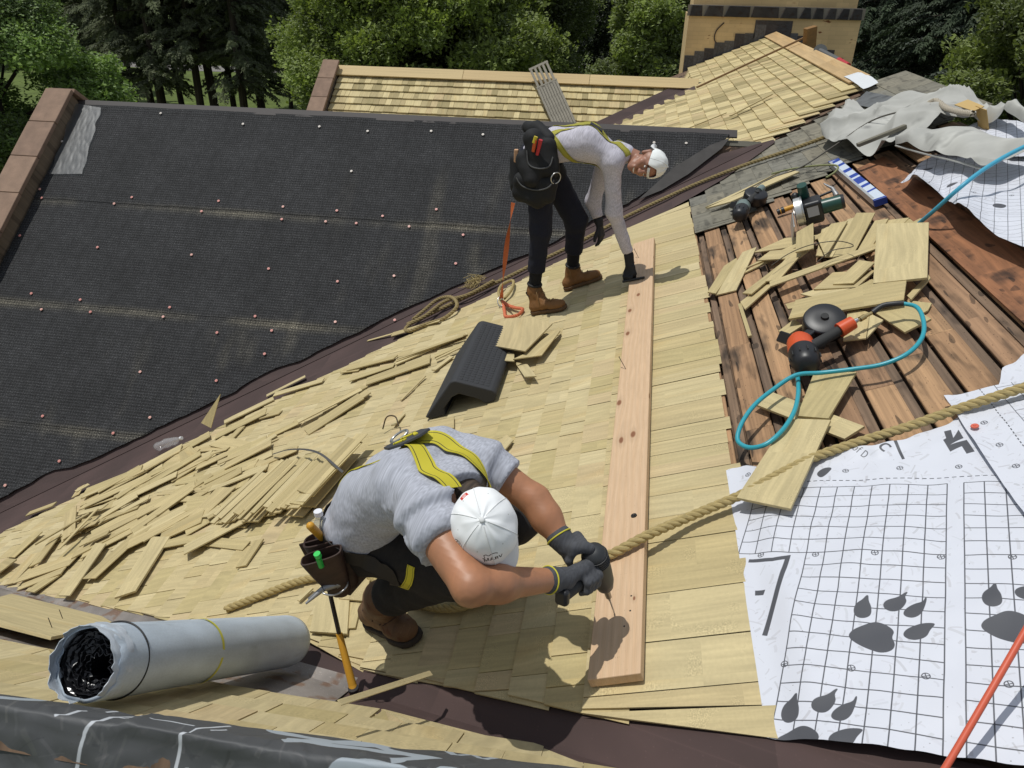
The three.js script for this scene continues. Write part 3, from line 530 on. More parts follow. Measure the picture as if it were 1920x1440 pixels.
{
  const top = poly1([[0.50, -2.80], [0.642, -2.80], [0.76, -2.68], [0.906, -2.72], [1.15, -2.70], [1.40, -2.74], [1.592, -2.83], [1.66, -2.92], [1.735, -3.06], [1.85, -3.14], [2.0, -3.18], [2.6, -3.1]]);
  const bot = (u) => -1.475 + 0.285 * (u - 0.6) + noise(u * 12, 3) * 0.008;
  const g = sheet(130, 150, (s, t) => { const u = lerp(0.56, 2.5, s), z = lerp(bot(u), top(u) + noise(u * 14, 1) * 0.02, t); const free = smooth(0.60, 0.72, u), edge = smooth(0.95, 1, t); return V(u, -0.033 + 0.01 * free + (0.012 + crumple(u, z, 0.030)) * (0.15 + 0.85 * free) + edge * (0.006 + 0.03 * Math.max(0, noise(u * 5, 8))), z); }, 0.0006, (s, t, p) => [(p.x - U0) * PPM / 1450, 1 - (p.z - Z0) * PPM / 2000]);
  const m = solo('underlayment_sheet', g, paperMat(paperTex), 'large white printed underlayment sheet with paw prints at lower right', 'underlayment'); m.quaternion.copy(QS);
  // overlapping piece at the right edge
  const t2 = canvasTex(1024, 1024, (x, w, h) => { x.fillStyle = PAPER; x.fillRect(0, 0, w, h); grime(x, w, h, 5, 900); x.strokeStyle = INK; x.lineWidth = 2.4; for (let k = 0; k < 14; k++) { x.beginPath(); x.moveTo(190 + k * 62, 0); x.lineTo(190 + k * 62, h); x.moveTo(190, 20 + k * 62); x.lineTo(w, 20 + k * 62); x.stroke(); } x.lineWidth = 4; x.setLineDash([12, 9]); x.beginPath(); x.moveTo(135, 0); x.lineTo(135, h); x.stroke(); x.setLineDash([]); x.lineWidth = 2.8; for (let k = 0; k < 6; k++) cross(x, 70, 90 + k * 150, 11); });
  const A = [1.474,-2.713], B = [1.471,-2.101], n = [B[0] - A[0], B[1] - A[1]], L = Math.hypot(...n), d = [n[0] / L, n[1] / L], e = [d[1] * -1, d[0]], sg = e[0] > 0 ? 1 : -1;
  const g2 = sheet(50, 60, (s, t) => { const a = lerp(-0.22, 0.75, t), b = s * 0.8, u = A[0] + d[0] * a + e[0] * sg * b, z = A[1] + d[1] * a + e[1] * sg * b; return V(u, 0.006 + crumple(u, z, 0.024) + 0.012 * smooth(0.06, 0, s) * (0.4 + noise(t * 6, 2)), z); }, 0.0006, (s, t) => [s * 0.8, 1 - t * 0.97]);
  const m2 = solo('underlayment_sheet', g2, paperMat(t2), 'white underlayment strip overlapping the printed sheet at the right edge', 'underlayment'); m2.quaternion.copy(QS);
  const cap = solo('plastic_disc', merge([new THREE.CylinderGeometry(0.0135, 0.015, 0.004, 16), new THREE.CylinderGeometry(0.005, 0.006, 0.003, 10).translate(0, 0.003, 0)]), std({ color: lin(0.62, 0.13, 0.08), roughness: 0.5 }), 'red plastic nail cap on the white underlayment by the rope', 'nail cap'); { const c = [1.503,-2.674]; cap.position.copy(onS(c[0], 0.02, c[1])); cap.quaternion.copy(QS); }
}
// sheets and canvas at the upper right
function edgeSheet(top, bot, nu, nv, hf, th, uvs) { // outlines as lists of [u,z], sampled by fraction
  const ct = new THREE.CatmullRomCurve3(top.map(([u, z]) => V(u, 0, z)), false, 'catmullrom', 0.3), cb = new THREE.CatmullRomCurve3(bot.map(([u, z]) => V(u, 0, z)), false, 'catmullrom', 0.3);
  return sheet(nu, nv, (s, t) => { const a = cb.getPoint(s), b = ct.getPoint(s), p = a.lerp(b, t); p.y = hf(s, t, p.x, p.z); return p; }, th, uvs);
}
{
  const gt = canvasTex(1024, 1024, (x, w, h) => { x.fillStyle = PAPER; x.fillRect(0, 0, w, h); grime(x, w, h, 15, 500); x.strokeStyle = INK; x.lineWidth = 2.6; for (let k = 0; k < 17; k++) { x.beginPath(); x.moveTo(20 + k * 62, 0); x.lineTo(20 + k * 62, h); x.moveTo(0, 20 + k * 62); x.lineTo(w, 20 + k * 62); x.stroke(); } x.fillStyle = INK; for (const [a, b] of [[120, 180], [560, 120], [300, 640], [800, 600]]) { softPath(x, [[a, b], [a + 60, b - 20], [a + 80, b + 40], [a + 20, b + 60]]); } x.lineWidth = 3; for (let k = 0; k < 5; k++) cross(x, 90 + k * 190, 330, 11); });
  const uvf = (s, t, p) => [(p.x * 0.94 + p.z * 0.34), (p.z * 0.94 - p.x * 0.34)];
  gt.wrapS = gt.wrapT = THREE.RepeatWrapping;
  // curled sheet over bare boards
  const topE = [[2.09,-5.7], [2.236,-5.944], [2.392,-6.014], [2.582,-5.846], [2.734,-5.461], [2.887,-4.923]], botE = [[2.046,-5.668], [2.062,-5.359], [2.113,-4.998], [2.086,-4.633], [2.108,-4.295], [2.167,-3.917], [2.247,-3.431]];
  const g = edgeSheet(topE, botE, 90, 50, (s, t, u, z) => 0.03 + 0.14 * Math.pow(1 - t, 2.0) * smooth(0.0, 0.25, s) * (0.75 + 0.5 * noise(s * 5, 1)) + crumple(u, z, 0.05) + 0.03 * Math.sin(s * 14) * (1 - t), 0.0008, uvf);
  const m = solo('underlayment_sheet', g, paperMat(gt), 'curled white underlayment lifting off the bare boards at the right', 'underlayment'); m.quaternion.copy(QS);
  const g2 = edgeSheet([[2.614,-6.373], [2.812,-6.471], [2.907,-6.279], [3.015,-5.625]], [[2.344,-6.093], [2.485,-5.864], [2.615,-5.654], [2.768,-4.964]], 50, 30, (s, t, u, z) => 0.06 + crumple(u, z, 0.06), 0.0008, uvf);
  const m2 = solo('underlayment_sheet', g2, paperMat(gt), 'white printed underlayment between the grey canvas folds near the ridge', 'underlayment'); m2.quaternion.copy(QS);
  const g3 = edgeSheet([[2.662,-7.96], [2.772,-7.854], [2.81,-7.6]], [[2.414,-7.721], [2.568,-7.445], [2.701,-7.377]], 20, 12, (s, t, u, z) => 0.03 + crumple(u, z, 0.03), 0.0008, uvf);
  const m3 = solo('underlayment_sheet', g3, paperMat(gt), 'small white underlayment corner showing above the canvas by the rope', 'underlayment'); m3.quaternion.copy(QS);
  const m4 = solo('white_scrap', edgeSheet([[2.762,-10.075], [2.793,-9.613], [2.753,-9.129]], [[2.618,-10.163], [2.614,-9.677], [2.595,-9.102]], 14, 14, (s, t, u, z) => 0.03 + crumple(u, z, 0.03), 0.0008), std({ color: lin(0.66, 0.68, 0.70), roughness: 0.6, side: THREE.DoubleSide }), 'small white membrane scrap at the end of the ridge boards', 'membrane'); m4.quaternion.copy(QS);
  // canvas tarpaulin, two folds
  const canTex = dataTex(512, 512, (i, j, x, y) => { const v = 214 + fbm(x * 5, y * 5, 4) * 46 + ((i + j) % 3 ? 0 : -6) - smooth(0.2, 0.45, fbm(x * 9 + 3, y * 7, 3)) * 40; return [v, v * 0.995, v * 0.97]; });
  canTex.repeat.set(0.7, 0.7);
  const canM = std({ color: lin(0.62, 0.62, 0.605), map: canTex, roughness: 0.9, side: THREE.DoubleSide });
  const fold = (u, z, a) => { const q = Math.abs(noise(u * 2.3 + z * 1.1, z * 0.9 + 4)); return (0.5 - q) * a + noise(u * 2.6, z * 2.2) * a * 0.30 + Math.pow(1 - Math.abs(noise(u * 1.5 - z * 2.1, z * 0.7 + 9)), 6) * a * 0.35; };
  const t = thing('canvas_tarp', 'crumpled pale grey canvas tarp thrown over the ridge at the right', 'tarp'); t.quaternion.copy(QS);
  mesh('canvas_fold', edgeSheet([[1.892,-7.562], [2.032,-7.883], [2.287,-8.249], [2.443,-7.837], [2.773,-7.626], [2.931,-7.366], [2.93,-6.651], [2.897,-5.845], [2.871,-4.947]], [[1.87,-7.451], [1.877,-7.248], [1.972,-6.779], [2.113,-6.35], [2.172,-6.221], [2.42,-6.35], [2.689,-6.49], [2.815,-5.844], [2.819,-4.89]], 120, 60, (s, t, u, z) => 0.05 + 0.05 * Math.sin(Math.PI * t) + fold(u, z, 0.17) + 0.04 * smooth(0.4, 0.6, s), 0.003, (s, t, p) => [p.x, p.z]), canM, t);
  mesh('canvas_fold', edgeSheet([[2.202,-6.247], [2.389,-6.245], [2.523,-5.981], [2.615,-5.654], [2.671,-5.22], [2.767,-4.709]], [[2.17,-6.186], [2.246,-5.761], [2.329,-5.382], [2.376,-5.097], [2.535,-5.094], [2.698,-5.067], [2.75,-4.612]], 100, 46, (s, t, u, z) => 0.15 + 0.06 * Math.sin(Math.PI * t) + fold(u * 1.2 + 3, z, 0.11), 0.003, (s, t, p) => [p.x, p.z]), canM, t);
  mesh('hem', tube([[2.17,-6.186], [2.246,-5.761], [2.329,-5.382], [2.376,-5.097]].map(([u, z], k) => V(u, 0.155, z)), 0.008, 6), canM, t);
  // weathered stick lying on it, rag and board at the ridge
  const st = solo('wooden_stick', rbox(0.62, 0.03, 0.045, 0.006, 1), oldMats[0], 'splintered grey stick lying on the canvas tarp', 'stick'); { const a = [1.955,-6.411], b = [2.33,-6.499]; st.position.copy(onS((a[0] + b[0]) / 2, 0.19, (a[1] + b[1]) / 2)); st.quaternion.copy(QS).multiply(new THREE.Quaternion().setFromAxisAngle(V(0, 1, 0), Math.atan2(-(b[1] - a[1]), b[0] - a[0]))); st.scale.x = Math.hypot(b[0] - a[0], b[1] - a[1]) / 0.62; }
  const cb = thing('cardboard_flap', 'yellow tan cardboard flap standing on the ridge beside the canvas', 'cardboard'); cb.quaternion.copy(QS); { const a = [2.692,-6.54], b = [2.709,-6.196]; const g = slab([[a[0], a[1]], [b[0], b[1]], [b[0] + 0.08, b[1] - 0.03], [a[0] + 0.1, a[1] - 0.02]], 0.006, 0.21); mesh('flap', g, std({ color: lin(0.5, 0.34, 0.13), roughness: 0.8 }), cb); const w = mesh('side', box(0.006, 0.16, 0.2), std({ color: lin(0.46, 0.3, 0.1), roughness: 0.8 }), cb); w.position.set(b[0] + 0.05, 0.14, b[1]); }
  const cr = thing('pale_rope', 'thick pale rope knotted over the canvas at the ridge', 'rope'); mesh('strands', ropeGeo([[2.532,-6.705], [2.609,-6.74], [2.631,-6.526], [2.638,-6.26], [2.647,-6.01]].map(([u, z], k) => onS(u, 0.23 + 0.02 * Math.sin(k * 2), z)), 0.022, 0.1, 0.02), std({ color: lin(0.42, 0.37, 0.29), roughness: 0.9 }), cr);
  const th = thing('thin_cord', 'thin dark cord pulled across the canvas to the grey shingles', 'cord'); mesh('cord', tube([[0.947,-6.444], [1.283,-6.86], [1.567,-6.874], [1.861,-6.983], [2.211,-6.977], [2.479,-6.722], [2.561,-6.647]].map(([u, z], k) => onS(u, [0.03, 0.03, 0.04, 0.09, 0.2, 0.24, 0.25][k], z)), 0.007, 6, 60), std({ color: lin(0.10, 0.09, 0.075), roughness: 0.8 }), th);
  // reddish plywood strip under the curl
  const pw = mesh('plywood_strip', slab([[1.93, -6.5], [2.16, -6.6], [2.3, -1.2], [1.96, -1.2]], 0.012, -0.028), std({ color: lin(0.36, 0.17, 0.085), map: plankTex, roughness: 0.8 }), mainRoof);
}
// ---------------------------------------------------------------- black sheet over the front ridge
{
  const dR = 0.335, rp = onF(0, 0.0, dR);
  const tex = canvasTex(2048, 640, (x, w, h) => { // x metres from -3.0 .. 0.6 ; y across: far edge at the top
    x.fillStyle = '#4a4b4c'; x.fillRect(0, 0, w, h); grime(x, w, h, 4, 1600, '150,146,140'); grime(x, w, h, 6, 800, '20,20,22');
    const P = (X, s) => [(X + 3.0) / 3.6 * w, s / 1.1 * h];
    x.strokeStyle = '#b9bcc0'; x.lineCap = 'butt';
    const ln = (pts, lw) => { x.lineWidth = lw; x.beginPath(); pts.forEach((p, k) => k ? x.lineTo(...P(...p)) : x.moveTo(...P(...p))); x.stroke(); };
    ln([[-1.17, 0.0], [-1.25, 0.12], [-1.30, 0.45], [-1.34, 1.1]], 6); ln([[-0.915, 0.02], [-0.99, 0.12], [-1.02, 0.5], [-1.05, 1.1]], 6);
    ln([[-1.235, 0.0], [-1.25, 0.03]], 6); ln([[-1.29, 0.05], [-1.345, 0.10]], 5); ln([[-1.37, 0.26], [-1.39, 0.42]], 6); ln([[-1.40, 0.46], [-1.42, 0.62]], 6); ln([[-0.965, 0.20], [-0.985, 0.55]], 6); ln([[-0.905, 0.06], [-0.935, 0.09]], 5); ln([[-1.12, 0.055], [-0.985, 0.07]], 4); ln([[-1.2, 0.05], [-1.14, 0.055]], 4);
    x.strokeStyle = '#9fa7ad'; x.fillStyle = '#9fa7ad';
    x.lineWidth = 20; x.beginPath(); x.ellipse(...P(-1.62, -0.01), 90, 34, 0, 0, 3.2); x.stroke();
    x.lineWidth = 20; x.beginPath(); x.ellipse(...P(-0.66, -0.02), 88, 40, 0.0, 0.1, 3.1); x.stroke();
    const lw = (pts, q) => ln(pts, q); lw([[-0.74, 0.12], [-0.56, 0.0], [-0.44, 0.06], [-0.74, 0.10]], 20); lw([[-0.52, 0.02], [-0.38, 0.09], [-0.46, 0.13]], 20);
    x.lineWidth = 24; x.beginPath(); x.ellipse(...P(-0.5, 0.26), 62, 60, 0, 3.0, 6.5); x.stroke(); x.beginPath(); x.ellipse(...P(-0.31, 0.28), 46, 60, 0, 3.0, 6.5); x.stroke();
    x.save(); x.translate(...P(-0.36, 0.045)); x.scale(1.3, 0.55); x.font = 'bold 74px sans-serif'; x.fillText('W', 0, 0); x.restore();
  });
  const far = poly1([[-3.3, 0.42], [-1.578, 0.418], [-0.904, 0.434], [-0.5, 0.50], [-0.252, 0.545], [0.1, 0.60], [0.7, 0.62]]);
  const g = sheet(200, 70, (s, t) => {
    const X = lerp(-3.0, 0.6, s), q = t * 1.1, dd = far(X) - 0.02 * noise(X * 8, 3), cr = dR + 0.02 * noise(X * 1.5, 9) + (X > -0.7 ? (X + 0.7) * 0.12 : 0), top = dd - cr; let p;
    const st = Math.exp(-Math.pow((X + 1.14) / 0.018, 2)) * 0.012 + smooth(-1.15, -1.10, X) * 0.008;
    const fl = crumple(X * 1.5, q * 2, 0.03) + fbm(X * 3, q * 7, 3) * 0.016;
    if (q < top) p = onF(X, 0.014 + st + fl * 0.3, dd - q);
    else { const r0 = onF(X, 0.014 + st, cr), e = q - top, k = Math.min(e, 0.05) / 0.05; // rolls over the ridge, then falls towards the camera
      const ang = lerp(PHI, -0.95, smooth(0, 0.09, e)); const ey = -Math.sin(0.95) * Math.max(0, e - 0.035) + 0.016 * Math.sin(Math.PI * clamp(e / 0.05, 0, 1)), ez = Math.cos(0.95) * e * 0.98 + 0.012; p = r0.clone().add(V(0, ey, ez)).add(V(0, fl * Math.cos(.95) * smooth(0, .08, e), fl * Math.sin(.95) * 1.2 * smooth(0, .08, e))); }
    return p;
  }, 0.0015, (s, t) => [s, 1 - t]);
  solo('black_sheet', g, std({ map: tex, roughness: 0.62, side: THREE.DoubleSide }), 'black printed roofing sheet folded over the nearest ridge in the foreground', 'roofing sheet');
  const g2 = thing('front_slope', 'near roof slope under the black foreground sheet', 'roof');
  const b = mesh('roof_deck', box(4.6, 0.05, 2.4, -1.2, -0.16, 1.25), deckMat, g2); g2.position.copy(rp); g2.rotation.x = 0.9; 
}
// ---------------------------------------------------------------- loose shingles and boards
let looseSeed = 900;
function pieceGeo(pts, t, grainEnd) { // outline [u,z] about its own centre, extruded up by t, grain along the longest edge
  const n = pts.length; let cx = 0, cz = 0; for (const [a, b] of pts) { cx += a / n; cz += b / n; }
  let area = 0; for (let k = 0; k < n; k++) { const a = pts[k], b = pts[(k + 1) % n]; area += a[0] * b[1] - b[0] * a[1]; }
  let q = pts.map(([a, b]) => [a - cx, b - cz]); if (area > 0) q = q.slice().reverse();
  let best = 0, dir = [1, 0]; for (let k = 0; k < n; k++) { const a = q[k], b = q[(k + 1) % n], L = Math.hypot(b[0] - a[0], b[1] - a[1]); if (L > best) { best = L; dir = [(b[0] - a[0]) / L, (b[1] - a[1]) / L]; } }
  const r = rng(looseSeed++), ou = r(), ov = r();
  const sh = new THREE.Shape(q.map(([a, b]) => new THREE.Vector2(a, -b)));
  const g = new THREE.ExtrudeGeometry(sh, { depth: t, bevelEnabled: true, bevelThickness: 0.0008, bevelSize: 0.0008, bevelSegments: 1 }); g.rotateX(-Math.PI / 2);
  const p = g.attributes.position, uv = g.attributes.uv;
  for (let i = 0; i < p.count; i++) { const x = p.getX(i), z = p.getZ(i), y = p.getY(i); uv.setXY(i, ou + (x * dir[0] + z * dir[1]) * 1.5, ov + (-x * dir[1] + z * dir[0]) * 1.4 + y * 2.5); }
  return { g, cx, cz };
}
function piece(pts, h, o = {}) {
  const t = o.t || 0.007, { g, cx, cz } = pieceGeo(pts, t), r = rng(looseSeed * 7);
  const m = solo(o.name || 'loose_shingle', g, o.mat || looseMats[Math.floor(r() * looseMats.length)], o.label, o.cat || 'shingle', o.group);
  m.position.copy(onS(cx, h, cz)); m.quaternion.copy(QS).multiply(new THREE.Quaternion().setFromEuler(new THREE.Euler(o.rx || 0, 0, o.rz || 0)));
  return m;
}
function strip2(a, b, w, h, o = {}) { // long piece: camera-side edge a->b ([u,z]), width w away from the camera
  const d = [b[0] - a[0], b[1] - a[1]], L = Math.hypot(...d), e = [d[0] / L, d[1] / L]; let nrm = [e[1], -e[0]]; if (nrm[1] > 0) nrm = [-nrm[0], -nrm[1]];
  return piece([a, b, [b[0] + nrm[0] * w, b[1] + nrm[1] * w], [a[0] + nrm[0] * w, a[1] + nrm[1] * w]], h, o);
}
const HEAP = 'loose pale shingle in the scattered heap left of the kneeling worker', heapG = 'scattered shingles left of the kneeling worker';
{
  // traced long pieces: [edge from, edge to, width, height off the roof, tilt]
  const L = [
    [[-4.387,-4.079], [-3.986,-4.19], 0.07, 0.01], [[-3.986,-4.087], [-3.76,-4.416], 0.035, 0.03], [[-4.01,-4.326], [-3.813,-4.459], 0.05, 0.012], [[-3.468,-3.678], [-3.219,-3.889], 0.10, 0.025],
    [[-3.372,-3.505], [-3.07,-3.862], 0.075, 0.035], [[-3.143,-3.335], [-2.789,-3.64], 0.13, 0.02], [[-3.854,-3.494], [-3.493,-3.698], 0.06, 0.03], [[-3.74,-3.473], [-3.617,-3.533], 0.05, 0.045],
    [[-4.55,-3.392], [-4.497,-3.529], 0.14, 0.03], [[-4.649,-3.628], [-4.583,-3.878], 0.08, 0.02], [[-4.209,-3.37], [-4.365,-3.739], 0.06, 0.03], [[-4.362,-3.255], [-4.375,-3.553], 0.07, 0.02],
    [[-4.216,-3.219], [-3.779,-3.295], 0.12, 0.02], [[-4.147,-3.162], [-3.788,-3.22], 0.10, 0.01], [[-3.861,-3.055], [-3.8,-3.234], 0.09, 0.012], [[-3.311,-3.042], [-3.21,-3.529], 0.10, 0.03],
    [[-4.126,-3.628], [-4.429,-4.006], 0.07, 0.06], [[-4.341,-3.596], [-4.089,-3.898], 0.02, 0.07], [[-3.997,-3.478], [-3.963,-3.884], 0.02, 0.075], [[-4.372,-3.961], [-3.978,-3.914], 0.05, 0.05],
    [[-4.219,-3.788], [-3.892,-3.75], 0.05, 0.03], [[-4.091,-3.677], [-3.892,-3.725], 0.035, 0.05], [[-2.914,-3.219], [-2.555,-3.221], 0.06, 0.012], [[-3.019,-3.321], [-2.736,-3.421], 0.10, 0.02],
    [[-3.292,-5.378], [-2.961,-5.561], 0.05, 0.008], [[-3.159,-5.282], [-2.67,-5.312], 0.05, 0.02], [[-3.511,-4.987], [-3.138,-5.243], 0.09, 0.012], [[-3.478,-4.753], [-3.04,-4.916], 0.09, 0.02],
    [[-3.091,-4.88], [-2.899,-4.883], 0.05, 0.01], [[-3.222,-4.517], [-3.212,-4.834], 0.05, 0.01], [[-2.806,-4.478], [-2.528,-4.546], 0.05, 0.01], [[-2.5,-4.511], [-2.069,-4.829], 0.05, 0.03],
    [[-2.35,-4.338], [-1.976,-4.64], 0.11, 0.014], [[-3.08,-4.19], [-2.632,-4.439], 0.055, 0.012], [[-3.145,-3.946], [-2.659,-4.02], 0.08, 0.014], [[-3.947,-4.427], [-3.71,-4.754], 0.045, 0.03],
    [[-3.855,-4.32], [-3.756,-4.55], 0.06, 0.015], [[-3.671,-4.323], [-3.3,-4.399], 0.07, 0.02], [[-3.713,-4.427], [-3.283,-4.348], 0.06, 0.012], [[-3.417,-3.727], [-3.115,-3.923], 0.075, 0.03],
    [[-3.385,-3.934], [-3.422,-4.174], 0.08, 0.012], [[-2.684,-3.77], [-2.715,-3.996], 0.07, 0.012], [[-3.254,-3.64], [-3.118,-3.898], 0.06, 0.018], [[-2.899,-3.796], [-2.867,-3.987], 0.06, 0.012],
    [[-1.892,-5.183], [-1.298,-5.391], 0.05, 0.01], [[-2.309,-5.117], [-1.913,-5.157], 0.06, 0.012], [[-2.146,-4.524], [-1.943,-4.713], 0.08, 0.02], [[-2.228,-4.716], [-2.061,-4.911], 0.07, 0.012], [[-1.601,-4.466], [-1.485,-4.754], 0.02, 0.012],
    [[-1.512,-4.062], [-1.494,-4.22], 0.025, 0.012], [[-1.42,-4.812], [-1.316,-4.983], 0.05, 0.012], [[-1.516,-5.103], [-1.267,-5.161], 0.05, 0.012], [[-1.468,-5], [-1.256,-5.077], 0.035, 0.025],
    [[-1.898,-5.215], [-1.301,-5.341], 0.045, 0.022], [[-1.891,-5.24], [-1.295,-5.277], 0.04, 0.034], [[-2.509,-5.38], [-2.317,-5.33], 0.05, 0.01], [[-2.44,-5.371], [-1.954,-5.307], 0.06, 0.015], [[-2.513,-6.063], [-1.693,-5.901], 0.02, 0.008],
    [[-2.193,-5.925], [-1.73,-5.938], 0.04, 0.008], [[-5.194,-4.284], [-4.932,-4.335], 0.03, 0.01], [[-4.787,-4.411], [-4.84,-4.558], 0.04, 0.01], [[-4.768,-4.471], [-4.709,-4.565], 0.03, 0.012], [[-2.051,-2.85], [-2.045,-3.063], 0.045, 0.008],
  ];
  L.forEach(([a, b, w, h], k) => {
    const near = a[0] > -2.1 && a[1] < -4.2;
    strip2(a, b, near ? w : Math.max(w * 1.35, w < 0.03 ? 0 : 0.07), h, { label: near ? 'narrow loose shingle strip lying beside the black foam wedge' : HEAP, group: near ? 'narrow strips beside the foam wedge' : heapG, rz: ((k * 37) % 11 - 5) * 0.010, rx: ((k * 17) % 7 - 3) * 0.035, t: 0.0055 + (k % 3) * 0.0015 });
  });
  // fill of the heap, long axis the same way, drawn with its own seed
  const r = rng(55);
  for (let k = 0; k < 70; k++) {
    const u = rr(-4.35, -2.35, r), z = rr(0, 1, r) * 1.15 - 3.05 - (u + 2.3) * -0.48 - 1.0; // band between the two valleys
    const hiE = -2.5 + (u + 2.3) * 0.38; const zz = clamp(z, -6.94 - 0.5256 * u + 0.3, hiE - 0.12);
    const ang = rr(-0.85, -0.25, r) + (r() < 0.15 ? 0.8 : 0), Ls = rr(0.25, 0.6, r), w = rr(0.05, 0.16, r), c = Math.cos(ang) * Ls / 2, s = Math.sin(ang) * Ls / 2;
    strip2([u - c, zz - s], [u + c, zz + s], w, rr(0.006, 0.03, r), { label: HEAP, group: heapG, rz: rr(-0.05, 0.05, r), rx: rr(-0.12, 0.12, r), t: rr(0.005, 0.008, r) });
  }
  // single ones that stand out
  piece([[-3.515,-2.933], [-3.39,-2.899], [-3.545,-3.429], [-3.686,-3.48]], 0.035, { label: 'narrow shingle at the lower left edge of the heap, tip on the grey pan', rz: 0.03 });
  piece([[-2.953,-2.795], [-2.812,-2.817], [-2.923,-3.329], [-3.111,-3.384]], 0.02, { t: 0.011, label: 'wide loose shingle lying alone at the right end of the heap above the roll' });
  piece([[-3.754,-4.627], [-3.687,-4.712], [-3.422,-4.448], [-3.526,-4.355]], 0.03, { label: 'small square shingle offcut on top of the heap' });
  piece([[-2.907,-3.524], [-2.75,-3.469], [-2.64,-3.742], [-2.827,-3.808]], 0.03, { label: 'broad curled shingle against the left end of the strapped bundle', rx: 0.05 });
  piece([[-2.068,-4.915], [-2.111,-5.055], [-1.563,-5.151], [-1.517,-4.974]], 0.018, { label: 'long single shingle between the foam wedge and the shingle bundle', t: 0.009 });
  piece([[-1.278,-3.968], [-1.052,-3.962], [-1.013,-3.81], [-1.223,-3.847]], 0.01, { label: 'shingle lying just above the kneeling worker\'s shoulder' });
  piece([[-0.739,-3.541], [-0.686,-3.563], [-0.646,-3.496], [-0.708,-3.423]], 0.01, { label: 'left of the short shingles beyond the kneeling worker\'s shoulder' });
  piece([[-0.678,-3.438], [-0.608,-3.541], [-0.551,-3.46], [-0.603,-3.338]], 0.016, { label: 'right of the short shingles beyond the kneeling worker\'s shoulder' });
  piece([[-3.256,-4.547], [-3.116,-4.413], [-3.099,-4.496], [-3.165,-4.563]], 0.006, { label: 'tiny pale offcut above the scattered heap' });
  const dg = piece([[-0.05, 0], [0.05, 0], [0.0, -0.30]], 0, { label: 'pointed triangular shingle offcut standing against the valley flashing' }); { const p = [-3.389,-1.426,-4.995]; dg.position.set(p[0], p[1] + 0.12, p[2] - 0.05); dg.quaternion.setFromEuler(new THREE.Euler(1.05, -0.35, 0.0)); }
  // on and by the foam wedge
  piece([[-0.874,-4.669], [-0.904,-5.156], [-0.661,-5.065], [-0.464,-4.855], [-0.606,-4.467]], 0.105, { label: 'large pale shingle panel resting on the foam wedge', t: 0.009, rz: -0.10, mat: cedarMats[6] });
  piece([[-0.7,-4.444], [-0.623,-4.503], [-0.428,-4.866], [-0.411,-4.79], [-0.5,-4.428]], 0.055, { label: 'slanted shingle under the panel on the foam wedge', rz: -0.12, mat: cedarMats[3] });
  piece([[-0.884,-4.72], [-0.715,-4.556], [-0.693,-4.429], [-0.849,-4.537]], 0.065, { label: 'small shingle tucked under the panel on the foam wedge', mat: cedarMats[1] });
  piece([[-0.734,-4.551], [-0.609,-4.414], [-0.497,-4.134], [-0.585,-4.182]], 0.03, { label: 'small kite shaped offcut hanging below the foam wedge', rx: -0.1, mat: cedarMats[4] });
}
// strapped bundle, burst open
{
  const t = thing('shingle_bundle', 'burst strapped bundle of shingles standing on edge behind the kneeling worker', 'shingle bundle'); t.quaternion.copy(QS);
  const A = [-2.583,-3.337], A2 = [-2.384,-4.139], B = [-1.804,-3.214], r = rng(31);
  const d = [A2[0] - A[0], A2[1] - A[1]], L = Math.hypot(...d), e = [d[0] / L, d[1] / L], ang = Math.atan2(-e[1], e[0]);
  const n = 34, span = Math.hypot(B[0] - A[0], B[1] - A[1]);
  let acc = 0;
  for (let k = 0; k < n; k++) {
    const low = k < 12, w = low ? rr(0.10, 0.15, r) : k > 28 ? rr(0.07, 0.11, r) : rr(0.022, 0.045, r);
    const f = low ? (k + 0.5) / 12 : clamp(acc / span, 0, 1), sx = lerp(A[0], B[0], f), sz = lerp(A[1], B[1], f), off = rr(-0.07, 0.06, r), len = rr(0.50, 0.62, r);
    if (!low) acc += w * 0.8 + rr(0.014, 0.03, r) - (k > 28 ? 0.03 : 0);
    const tilt = low ? rr(-0.25, 0.25, r) : rr(0.1, 0.62, r), lift = low ? 0.012 + (k % 3) * 0.012 : lerp(0.055, 0.12, f) + rr(-0.012, 0.012, r);
    const m = mesh('shingle', wedges[k % 14], looseMats[Math.floor(r() * 5)], t); m.scale.set(len, 0.009, w);
    const m0 = new THREE.Quaternion().setFromAxisAngle(V(0, 1, 0), ang + rr(-0.06, 0.06, r)), m1 = new THREE.Quaternion().setFromAxisAngle(V(1, 0, 0), tilt);
    m.quaternion.copy(m0).multiply(m1); const hh = lift;
    m.position.set(sx + e[0] * off, hh, sz + e[1] * off);
  }
  const sm = std({ color: lin(0.10, 0.095, 0.09), roughness: 0.4, metalness: 0.5 });
  const sp = [[-2.507,-4.079], [-2.2,-3.888], [-1.863,-3.66], [-1.601,-3.417]];
  const pts = sp.map(([u, z], k) => V(u, [0.05, 0.135, 0.17, 0.12][k], z));
  const c = new THREE.CatmullRomCurve3(pts), P = []; for (let k = 0; k <= 24; k++) { const p = c.getPoint(k / 24); P.push([p.clone().addScaledVector(V(e[0], 0, e[1]), -0.009), p.clone().addScaledVector(V(e[0], 0, e[1]), 0.009)]); }
  strip('strap', P, new THREE.MeshStandardMaterial({ color: lin(0.11, 0.105, 0.10), roughness: 0.4, metalness: 0.4, side: THREE.DoubleSide }), t);
  mesh('strap', tube([V(0, 0, 0), V(0.05, 0.06, -0.04), V(0.11, 0.05, -0.03), V(0.13, 0.0, 0.02)].map(v => { const q = [-1.597,-4.036]; return v.add(V(q[0], 0.03, q[1])); }), 0.005, 6), std({ color: lin(0.07, 0.045, 0.02), roughness: 0.6 }), t);
}
